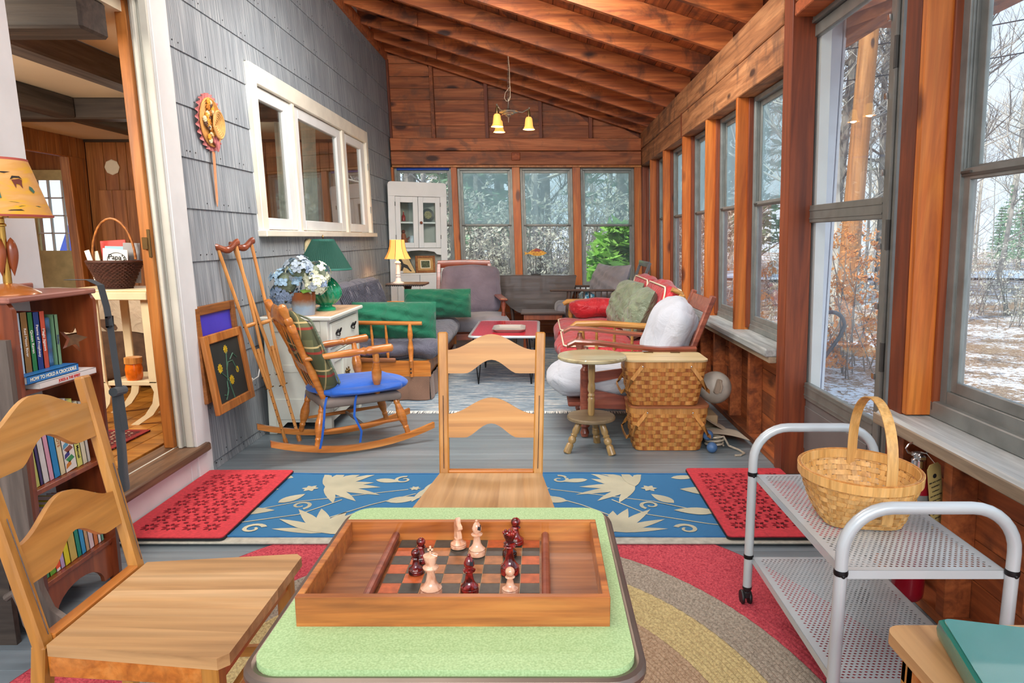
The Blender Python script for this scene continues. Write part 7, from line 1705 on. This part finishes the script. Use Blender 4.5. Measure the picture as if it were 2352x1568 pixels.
# ================================================================ CORNER CUPBOARD
cc = thing('corner_cupboard', 'tall white corner cupboard with two glazed doors and a scalloped niche', 'cupboard', (-1.525, 8.62, 0), math.atan2(.36, .67))
CW = M['white']; hw = .375
def fb(a, b, u, w, t0=-.012, t1=.012, bev=.003): return MB().box((a, t0, u), (b, t1, w), None, bev)
obj('stile', fb(-hw, -.29, 0, 1.80), CW, cc); obj('stile', fb(.29, hw, 0, 1.80), CW, cc)
obj('top_board', MB().prism([(-hw, 1.80), (hw, 1.80), (hw, 1.935), (hw - .012, 1.962), (hw - .035, 1.972), (-hw + .035, 1.972), (-hw + .012, 1.962), (-hw, 1.935)], .024, MXZ), CW, cc)
for (a, b, c_, d_) in ((-.287, -.003, -.225, -.065), (.003, .287, .065, .225)):
    d = obj('glazed_door', fb(a, c_, 1.17, 1.795).box((d_, -.012, 1.17), (b, .012, 1.795), None, .003).box((c_, -.012, 1.17), (d_, .012, 1.235), None, .003).box((c_, -.012, 1.725), (d_, .012, 1.795), None, .003), CW, cc)
    obj('pane', MB().box((c_ - .005, -.002, 1.23), (d_ + .005, .001, 1.73)), M['glass'], d)
obj('door_knob', MB().sphere((.030, -.03, 1.48), .018, 12, 8).tube([(.03, -.03, 1.48), (.03, 0, 1.48)], .008, 6), M['cherry'], cc)
hgs = MB()
for x in (-.29, .29):
    for z in (1.28, 1.68): hgs.tube([(x, -.015, z), (x, -.015, z + .05)], .006, 6)
obj('hinges', hgs, M['alu'], cc, kind='stuff')
sc_o = [(-.29, 1.165), (-.29, 1.08), (-.23, 1.09), (-.20, 1.12), (-.10, 1.135), (0, 1.14), (.10, 1.135), (.20, 1.12), (.23, 1.09), (.29, 1.08), (.29, 1.165)]
obj('scalloped_rail', MB().prism(sc_o, .02, MXZ), CW, cc)
tri = [(-hw, 0), (hw, 0), (hw - .02, .05), (0, .36), (-hw + .02, .05)]
for z_ in (.02, .855, 1.16, 1.49, 1.945): obj('shelf', MB().prism(tri, .018, T(0, .008, z_ - .009)), CW, cc)
obj('back_wall', MB().box((-.36, .050, 0), (.0, .06, 1.94), T(0, .0, 0)).add([(-hw + .02, .05, .0), (0, .36, .0), (0, .36, 1.94), (-hw + .02, .05, 1.94)], [(0, 1, 2, 3)]).add([(hw - .02, .05, .0), (0, .36, .0), (0, .36, 1.94), (hw - .02, .05, 1.94)], [(3, 2, 1, 0)]) if False else MB().add([(-hw + .01, .03, .0), (0, .36, .0), (0, .36, 1.94), (-hw + .01, .03, 1.94), (hw - .01, .03, .0), (hw - .01, .03, 1.94)], [(0, 1, 2, 3), (1, 4, 5, 2)]), plain('cupboard_inside', srgb(196, 200, 190), .7), cc)
for (a, b) in ((-.287, -.003), (.003, .287)): obj('lower_door', fb(a, b, .10, .835).box((a + .04, -.016, .16), (b - .04, -.010, .78), None, .003), CW, cc)
obj('lower_rail', fb(-.29, .29, 0, .095), CW, cc)
def incab(nm, lab, cat, x, y, z): return thing(nm, lab, cat, tuple(Matrix.Translation((-1.525, 8.62, 0)) @ RZ(math.atan2(.36, .67)) @ Vector((x, y, z))), math.atan2(.36, .67))
t = incab('plate', 'dark patterned plate standing on the upper shelf of the corner cupboard', 'plate', .16, .10, 1.50)
obj('plate_body', MB().lathe([(.0001, .0), (.05, .0), (.078, .012), (.080, .014), (.05, .006), (.0001, .005)], 28, T(0, 0, .08) @ RX(PI / 2 - .15)), plain('dark_plate', srgb(60, 62, 58), .3), t); obj('plate_centre', MB().lathe([(.0001, 0), (.05, 0), (.05, .002), (.0001, .003)], 20, T(0, -.008, .08) @ RX(PI / 2 - .15)), plain('plate_yellow', srgb(150, 146, 100), .4, 0, .4, 60), t)
t = incab('bottle', 'small red bottle on the upper shelf of the corner cupboard', 'bottle', -.16, .08, 1.50)
obj('bottle_body', MB().lathe([(.0001, 0), (.022, 0), (.022, .06), (.008, .08), (.008, .11)], 14), plain('red_glass', srgb(150, 50, 50), .2), t); obj('cork', MB().lathe([(.007, .11), (.008, .125), (.0001, .126)], 10), M['lidwood'], t)
t = incab('figurine', 'reddish-brown figurine of a seated figure on the lower glazed shelf', 'figurine', -.17, .07, 1.17)
obj('figurine_body', MB().lathe([(.0001, 0), (.05, 0), (.045, .04), (.055, .08), (.035, .12), (.028, .16), (.018, .18)], 14), plain('figurine_brown', srgb(160, 92, 64), .5, 0, .3, 30), t); obj('figurine_head', MB().sphere((0, 0, .20), .024, 12, 8).tube([(.03, -.01, .10), (.07, -.02, .13), (.09, -.02, .11)], .012, 6), plain('figurine_dark', srgb(110, 56, 44), .5), t)
t = incab('mug', 'pale blue and white mug beside the reddish figurine', 'mug', -.07, .05, 1.17)
obj('mug_body', MB().lathe([(.0001, 0), (.03, 0), (.034, .05), (.030, .15), (.026, .148), (.028, .02), (.0001, .015)], 16), plain('mug_white', srgb(196, 214, 226), .3, 0, .2, 20), t); obj('mug_handle', MB().tube([(.03, 0, .12), (.055, 0, .10), (.05, 0, .06), (.03, 0, .04)], .006, 6), M['white'], t)
# niche: tile with dog, framed print, shell
t = incab('silhouette_tile', 'triangular cream tile with a black leaping animal silhouette in the cupboard niche', 'picture', -.17, .06, .856)
obj('tile_body', MB().prism([(-.11, 0), (.14, 0), (.06, .20), (.0, .235), (-.10, .22)], .012, RX(-.2) @ MXZ), plain('cream_tile', srgb(226, 196, 140), .5), t)
obj('tile_edge', MB().tube([RX(-.2) @ Vector((x, -.002, z)) for x, z in ((-.11, 0), (.14, 0), (.06, .20), (.0, .235), (-.10, .22))], .006, 6, closed=True), M['black'], t)
dg = [(-.075, .19), (-.055, .20), (-.03, .17), (-.01, .12), (.04, .10), (.06, .06), (.09, .02), (.07, .02), (.03, .06), (-.01, .075), (-.03, .03), (-.06, .02), (-.05, .05), (-.04, .10), (-.055, .15), (-.08, .17)]
obj('animal_silhouette', MB().prism(dg, .003, RX(-.2) @ T(0, -.009, 0) @ MXZ), M['black'], t)
t = incab('framed_print', 'small wooden framed green print standing in the cupboard niche', 'picture', .10, .05, .856)
fmx = RX(-.12)
for (a, b, u, w) in ((-.13, -.10, 0, .215), (.10, .13, 0, .215), (-.10, .10, 0, .03), (-.10, .10, .185, .215)): obj('frame_rail', MB().box((a, -.012, u), (b, .006, w), fmx, .004), framed, t)
obj('mat_board', MB().box((-.10, -.004, .03), (.10, 0, .185), fmx), plain('tan_mat', srgb(200, 158, 96), .7), t); obj('inner_mat', MB().box((-.066, -.006, .055), (.066, -.004, .16), fmx), M['cream'], t); obj('print_image', MB().box((-.055, -.008, .065), (.055, -.006, .15), fmx), plain('green_print', srgb(90, 100, 70), .6, 0, .6, 70), t)
t = incab('seashell', 'small white shell at the left of the cupboard niche', 'shell', -.235, .02, .857); obj('shell_body', MB().sphere((0, 0, .016), .028, 12, 8, (1.3, .8, .6)), M['white'], t)

# ================================================================ CHANDELIER AND TILE
ch = thing('chandelier', 'antique metal pan chandelier with three glowing amber bell shades on a long chain', 'chandelier', (-.325, 7.13, 2.53))
CHM = plain('tarnished_silver', srgb(190, 178, 160), .28, .9, .15, 20)
obj('pan', MB().lathe([(.003, -.085), (.006, -.04), (.010, -.035), (.03, -.02), (.032, -.012), (.055, -.006), (.06, .002), (.095, .010), (.10, .020), (.085, .028), (.03, .036), (.014, .05), (.008, .075), (.004, .10), (.004, .14)], 32), CHM, ch)
cl = MB(); zt_ = 3.095 - 2.53
z_ = .13; k = 0
while z_ < zt_:
    mb = cl; a = k % 2
    cl.tube([((.007 * math.cos(q)) * (1 - a), (.007 * math.cos(q)) * a, z_ + .011 + .013 * math.sin(q)) for q in [i / 8 * 2 * PI for i in range(8)]], .0018, 4, closed=True); z_ += .020; k += 1
obj('chain', cl, CHM, ch, kind='stuff')
obj('cord', MB().tube([(0, 0, .12), (.02, 0, .17), (.02, 0, .26), (-.0, 0, .24), (-.03, 0, .20), (-.04, 0, .15), (-.02, 0, .12), (.01, 0, .125), (.022, 0, .16), (.015, 0, .30), (.012, 0, .45), (0, 0, .555)], .0032, 5), plain('silk_cord', srgb(212, 190, 160), .6), ch)
obj('hook', MB().tube([(0, 0, zt_ + .015), (0, 0, zt_ - .01), (.008, 0, zt_ - .02), (0, 0, zt_ - .03)], .003, 5), CHM, ch)
shade_g, nt, bs = nodes('amber_glass_shade'); bs.inputs['Base Color'].default_value = srgb(250, 190, 100); bs.inputs['Roughness'].default_value = .3
bs.inputs['Emission Color'].default_value = srgb(255, 190, 90); bs.inputs['Emission Strength'].default_value = .9
bulbm, nt, bs = nodes('lit_bulb'); bs.inputs['Emission Color'].default_value = (1, .85, .55, 1); bs.inputs['Emission Strength'].default_value = 6
for a in (.0, 2.1, -2.1):
    cx_, cy_ = .205 * math.cos(a), .205 * math.sin(a)
    obj('arm', MB().tube([(.09 * math.cos(a), .09 * math.sin(a), .02), (.14 * math.cos(a), .14 * math.sin(a), .012), (.18 * math.cos(a), .18 * math.sin(a), .035), (cx_, cy_, .045), (cx_ * 1.03, cy_ * 1.03, .06)], [.008, .007, .006, .007, .009], 8), CHM, ch)
    obj('socket', MB().lathe([(.018, -.035), (.019, -.02), (.012, .02), (.006, .045)], 14, T(cx_, cy_, 0)), M['oldbrass'], ch)
    s_ = obj('glass_shade', MB().lathe([(.060, -.155), (.052, -.145), (.042, -.12), (.038, -.08), (.034, -.05), (.024, -.035)], 24, T(cx_, cy_, 0), False), shade_g, ch)
    obj('bulb', MB().sphere((cx_, cy_, -.095), .020, 12, 8), bulbm, s_)
    l_ = D.lights.new('chandelier_bulb', 'POINT'); l_.energy = 14; l_.color = (1, .72, .4); l_.shadow_soft_size = .03; lo_ = D.objects.new('chandelier_bulb', l_); COL.objects.link(lo_); lo_.parent = ch; lo_.location = (cx_, cy_, -.135)
tl = thing('carved_tile', 'square carved wooden tile with a leaf motif on the beam above the back windows', 'tile', (-.313, 8.838, 2.255))
obj('tile_body', MB().box((-.055, -.012, 0), (.055, .005, .10), None, .008), M['panelx'], tl)
obj('leaf_motif', MB().prism([(.0, .02), (.03, .03), (.022, .05), (.035, .06), (.015, .065), (0, .085), (-.015, .065), (-.035, .06), (-.022, .05), (-.03, .03)], .006, T(0, -.014, 0) @ MXZ), M['panelx'], tl)
# ================================================================ OUTSIDE
def ground_mat():
    m, nt, bs = nodes('snow_and_leaf_litter')
    v = coords(nt, (1, 1, 1), False)
    n1 = noise(nt, v, 13, 7, .6, .75); n2 = noise(nt, v, 1.1, 4, .5); n3 = noise(nt, v, 40, 4, 0, .7)
    leaf = ramp(nt, [(.30, srgb(66, 50, 38)), (.5, srgb(146, 112, 80)), (.66, srgb(206, 180, 150))], n3).outputs[0]
    a = N(nt, 'ShaderNodeMath', operation='ADD'); nt.links.new(n1, a.inputs[0]); mm = N(nt, 'ShaderNodeMath', operation='MULTIPLY'); mm.inputs[1].default_value = .55; nt.links.new(n2, mm.inputs[0]); nt.links.new(mm.outputs[0], a.inputs[1])
    k = ramp(nt, [(.78, (0, 0, 0, 1)), (.84, (1, 1, 1, 1))], a.outputs[0]).outputs[0]
    nt.links.new(mixc(nt, leaf, srgb(240, 242, 250), k), bs.inputs['Base Color']); bs.inputs['Roughness'].default_value = .9
    bump(nt, bs, n1, .8, .05); return m
M['ground'] = ground_mat()
ZG = -.45
def gz(x, y): return ZG + .10 * math.sin(x * .31 + 1) * math.sin(y * .23) + .05 * math.sin(x * 1.1 + y * .7) - .04 * math.cos(y * 1.3)
gm = MB(); gm.grid(lambda u, v: (-40 + 110 * u, -10 + 90 * v, gz(-40 + 110 * u, -10 + 90 * v)), 90, 80)
struct_g = obj('ground', gm, M['ground'], kind='structure')
struct_r = obj('road', MB().grid(lambda u, v: (5 + 60 * u, 27.5 + 4 * v, gz(5 + 60 * u, 27.5 + 4 * v) + .10), 30, 5), plain('pale_road', srgb(200, 212, 228), .7, 0, .05), kind='structure')

M['bark'] = plain('grey_bark', srgb(158, 154, 150), .9, 0, .3, 5)
M['barkd'] = plain('dark_bark', srgb(122, 116, 110), .9, 0, .3, 5)
M['twig'] = plain('pale_twig', srgb(190, 182, 172), .9, 0, .25, 4)

def branchy(mb, p, d, L, r, depth, rnd, seg=4):
    pts = [Vector(p)]; dd = Vector(d).normalized(); n = 4 if depth > 0 else 3
    for i in range(n):
        dd = (dd + Vector((rnd.uniform(-.16, .16), rnd.uniform(-.16, .16), rnd.uniform(-.06, .14)))).normalized()
        pts.append(pts[-1] + dd * L / n)
    mb.tube(pts, [r * (1 - .75 * i / n) for i in range(n + 1)], seg if depth > 1 else 3, caps=False)
    if depth > 0:
        k = 7 if depth == 2 else 5
        for j in range(k):
            t = rnd.uniform(.2, 1.0) * n; i = min(n - 1, int(t)); q = pts[i].lerp(pts[i + 1], t - i)
            side = Vector((rnd.uniform(-1, 1), rnd.uniform(-1, 1), rnd.uniform(.0, .9))).normalized()
            branchy(mb, q, (dd * .6 + side).normalized(), L * rnd.uniform(.35, .6), r * .4, depth - 1, rnd)
def bare_mesh(seed, h, r):
    rnd = random.Random(seed); mb = MB(); pts = [Vector((0, 0, -.3))]; d = Vector((rnd.uniform(-.05, .05), rnd.uniform(-.05, .05), 1))
    n = 9
    for i in range(n):
        d = (d + Vector((rnd.uniform(-.05, .05), rnd.uniform(-.05, .05), .2))).normalized(); pts.append(pts[-1] + d * h / n)
    mb.tube(pts, [r * (1 - .85 * i / n) for i in range(n + 1)], 7, caps=False)
    for j in range(17):
        t = rnd.uniform(.12, 1.0) * n; i = min(n - 1, int(t)); q = pts[i].lerp(pts[i + 1], t - i)
        a = rnd.uniform(0, 2 * PI); up = rnd.uniform(.1, 1.0)
        branchy(mb, q, (math.cos(a), math.sin(a), up), h * rnd.uniform(.12, .26), r * .28, 2, rnd)
    return mb
bare = [mesh('bare_tree', bare_mesh(s, h, r), M[b], smooth=False) for s, h, r, b in ((1, 11, .10, 'bark'), (2, 9, .07, 'twig'), (3, 13, .15, 'barkd'), (4, 8, .05, 'bark'), (5, 12, .12, 'twig'))]
def conifer(seed, h, r0, nl, bright=False):
    rnd = random.Random(seed); tr = MB().tube([(0, 0, -.3), (0, 0, h * .5), (.05, 0, h)], [h * .016, h * .011, .01], 6)
    fo = MB(); z = h * (.06 if bright else .18)
    while z < h:
        R = r0 * (1 - z / h) ** .8 + .12; k = rnd.randint(5, 7)
        for j in range(k):
            a = rnd.uniform(0, 2 * PI); dr = rnd.uniform(-.25, .12)
            for q in range(nl):
                t = (q + rnd.random()) / nl; c = Vector((math.cos(a) * R * t, math.sin(a) * R * t, z + dr * R * t + rnd.uniform(-.06, .06)))
                s = .13 + .14 * rnd.random()
                u = Vector((rnd.uniform(-1, 1), rnd.uniform(-1, 1), rnd.uniform(-.5, .3))).normalized() * s; w = Vector((rnd.uniform(-1, 1), rnd.uniform(-1, 1), rnd.uniform(-.6, .6))).normalized() * s * .35
                fo.add([c - u, c + w, c + u, c - w], [(0, 1, 2, 3)])
            tr.tube([(0, 0, z), (math.cos(a) * R, math.sin(a) * R, z + dr * R)], [.012, .004], 3, caps=False)
        z += h * .045
    return tr, fo
con = []
for s, h, r, nl in ((11, 11, 2.3, 15), (12, 8, 1.8, 14)):
    a, b = conifer(s, h, r, nl); con.append((mesh('trunk', a, M['barkd']), mesh('foliage', b, M['needle'], smooth=False)))
def brush(seed, leaf, nl, h=2.6, ns=9):
    rnd = random.Random(seed); st = MB(); lf = MB()
    for i in range(ns):
        a = rnd.uniform(0, 6.28); p = Vector((rnd.uniform(-.5, .5), rnd.uniform(-.5, .5), -.1)); hh = h * rnd.uniform(.5, 1)
        pts = [p]; d = Vector((math.cos(a) * .25, math.sin(a) * .25, 1))
        for k in range(4): d = (d + Vector((rnd.uniform(-.2, .2), rnd.uniform(-.2, .2), 0))).normalized(); pts.append(pts[-1] + d * hh / 4)
        st.tube(pts, [.012, .010, .008, .006, .003], 4, caps=False)
        for k in range(5):
            q = pts[rnd.randint(1, 4)]; e = q + Vector((rnd.uniform(-1, 1), rnd.uniform(-1, 1), rnd.uniform(-.1, .7))) * .45
            st.tube([q, e], [.005, .002], 3, caps=False)
            for m_ in range(nl):
                c = q.lerp(e, rnd.random()) + Vector((rnd.uniform(-.06, .06),) * 3); s = rnd.uniform(.03, .055)
                u = Vector((rnd.uniform(-1, 1), rnd.uniform(-1, 1), rnd.uniform(-1, .2))).normalized() * s; w = u.cross(Vector((rnd.uniform(-1, 1), rnd.uniform(-1, 1), 1))).normalized() * s * .45
                lf.add([c - u, c + w, c + u, c - w], [(0, 1, 2, 3)])
    return mesh('stems', st, M['barkd']), mesh('leaves', lf, M[leaf], smooth=False)
br = [brush(21, 'tan', 9), brush(22, 'tan', 5, 2.1), brush(23, 'beech', 26, 2.4, 12)]
rnd = random.Random(99)
LBL = {0: ('grey-barked bare tree in the snowy woods beyond the windows', 'grey bare trees in the woods'), 1: ('slim pale-barked bare tree in the snowy woods', 'pale slim trees in the woods'),
       2: ('tall dark-barked bare tree in the woods', 'tall dark trees in the woods'), 3: ('small thin grey sapling without leaves among the trees', 'thin saplings in the woods'), 4: ('tall pale bare tree in the woods', 'tall pale trees in the woods')}
cnt = 0
while cnt < 120:
    s = rnd.uniform(-.42, .86); dist = 13 + 30 * rnd.random() ** .8
    y_ = dist; x_ = s * dist
    if y_ < 12 and x_ < 3.4: continue
    if 26.5 < y_ < 32.5 and x_ > 3: continue
    if abs(x_ - 5.8) < .8 and abs(y_ - 12) < 1.5: continue
    k = rnd.randrange(5)
    o = obj('bare_tree', bare[k], None, None, (x_, y_, gz(x_, y_)), (0, 0, rnd.uniform(0, 6.28)), label=LBL[k][0], cat='tree', group=LBL[k][1])
    sc_ = rnd.uniform(.75, 1.3); o.scale = (sc_, sc_, sc_); cnt += 1
def ever(x_, y_, k, sc_, lab, grp=None):
    t = thing('pine_tree', lab, 'tree', (x_, y_, gz(x_, y_)), rnd.uniform(0, 6), grp)
    t.scale = (sc_,) * 3; obj('trunk', con[k][0], None, t); obj('foliage', con[k][1], None, t)
for i in range(28):
    s = rnd.uniform(-.36, .30) if i < 18 else rnd.uniform(.60, .85); y_ = rnd.uniform(15, 30) if i < 18 else rnd.uniform(33, 44); x_ = s * y_
    ever(x_, y_, i % 2, rnd.uniform(.8, 1.3) if i < 18 else rnd.uniform(.35, .5), 'green pine tree in the woods beyond the back windows' if i < 18 else 'green pine tree far off in the woods beyond the door', 'pines beyond the back windows' if i < 18 else 'pines beyond the door')
def bush(x_, y_, k, lab, grp, nm='shrub', sc_=1):
    t = thing(nm, lab, 'shrub', (x_, y_, gz(x_, y_)), rnd.uniform(0, 6), grp); t.scale = (sc_,) * 3
    obj('stems', br[k][0], None, t); obj('leaves', br[k][1], None, t)
for i in range(95):
    y_ = rnd.uniform(11.5, 22); x_ = rnd.uniform(-.36, .24) * y_
    bush(x_, y_, i % 2, 'leggy shrub with dry pale leaves just beyond the back windows', 'dry shrubs beyond the back windows', 'shrub', rnd.uniform(.8, 1.35))
for i in range(40):
    y_ = rnd.uniform(8, 24); x_ = rnd.uniform(.30, .8) * y_
    if x_ < 3 or y_ < 10: continue
    bush(x_, y_, 1, 'thin shrub with a few dry leaves on the snowy ground beyond the side windows', 'thin shrubs beyond the side windows', 'shrub', rnd.uniform(.5, .9))
bush(3.75, 8.1, 2, 'beech sapling with orange leaves seen through the storm door', None, 'beech_sapling', .78)
bush(4.35, 9.0, 2, 'taller beech sapling with orange leaves at the right of the storm door glass', None, 'beech_sapling', .85)
bush(2.75, 9.4, 2, 'small yellow-orange leafy sapling beyond the side windows', None, 'beech_sapling', .6)
a, b = conifer(31, 1.9, .8, 14, True)
t = thing('pine_sapling', 'bright green young pine behind the rightmost back window', 'tree', (1.25, 11.6, gz(1.25, 11.6)))
obj('trunk', a, M['bark'], t); obj('foliage', mesh('foliage', b, M['needle2'], smooth=False), None, t)
# pole, wires, porch pieces outside the door
pl = MB().tube([(5.44, 12.2, -.6), (5.54, 12.2, 4), (5.64, 12.2, 8.5)], [.17, .155, .14], 14)
setp(obj('utility_pole', pl, wood('pole_wood', srgb(158, 102, 52), srgb(104, 62, 32), srgb(184, 128, 72), 2, .5, .7, .12, 0)), 'tall orange-brown wooden pole standing outside beyond the storm door', 'pole')
for k, (za, zb) in enumerate(((4.0, 5.3), (4.5, 5.9))):
    pts = [Vector((3.2, 12.3, za - .3)).lerp(Vector((16, 12.0, zb + .9)), i / 12) - Vector((0, 0, .3 * math.sin(PI * i / 12))) for i in range(13)]
    setp(obj('overhead_wire', MB().tube(pts, .012, 5), M['black']), ('lower' if k == 0 else 'upper') + ' overhead wire running past the wooden pole outside', 'wire')
setp(obj('porch_post', MB().box((1.53, 4.02, ZG), (1.685, 4.12, 2.85), None, .004).box((1.53, 4.0, ZG), (1.55, 4.14, 2.85), None, .003).box((1.69, 4.02, ZG), (1.705, 4.12, 2.85), None, .002), plain('outdoor_white_paint', srgb(226, 234, 246), .5, 0, .04)), 'white boxed porch post just outside the storm door', 'post')
setp(obj('porch_beam', MB().box((1.70, 2.6, 2.40), (1.80, 4.3, 2.56), None, .004).box((1.50, 2.6, 2.56), (2.6, 4.4, 2.59), None, .002), M['panelv']), 'brown beam under the porch roof at the top of the storm door glass', 'beam')
pts = [(1.69, 4.30, -.5), (1.70, 4.30, .2), (1.745, 4.3, .62)] + [(1.84 - .088 * math.cos(i / 12 * PI), 4.30, .745 + .088 * math.sin(i / 12 * PI)) for i in range(13)] + [(1.905, 4.30, .68), (1.86, 4.30, .61), (1.80, 4.3, .52), (1.70, 4.3, .40), (1.69, 4.30, .3)]
setp(obj('handrail', MB().tube(pts, .013, 8), plain('iron_rail', srgb(62, 70, 80), .5, .3)), 'dark metal handrail with a looped end outside the storm door', 'handrail')
# tent seen through the small glazed door
setp(obj('blue_tarp', MB().prism([(-.9, 0), (.8, 0), (.28, 2.1), (.05, 2.2)], .5, mat4((1, 0, 0), (0, 0, 1), (0, -1, 0), (-7.0, 10.6, ZG))), plain('blue_canvas', srgb(36, 66, 168), .7)), 'blue canvas shelter standing outside the small glazed door', 'tarp')
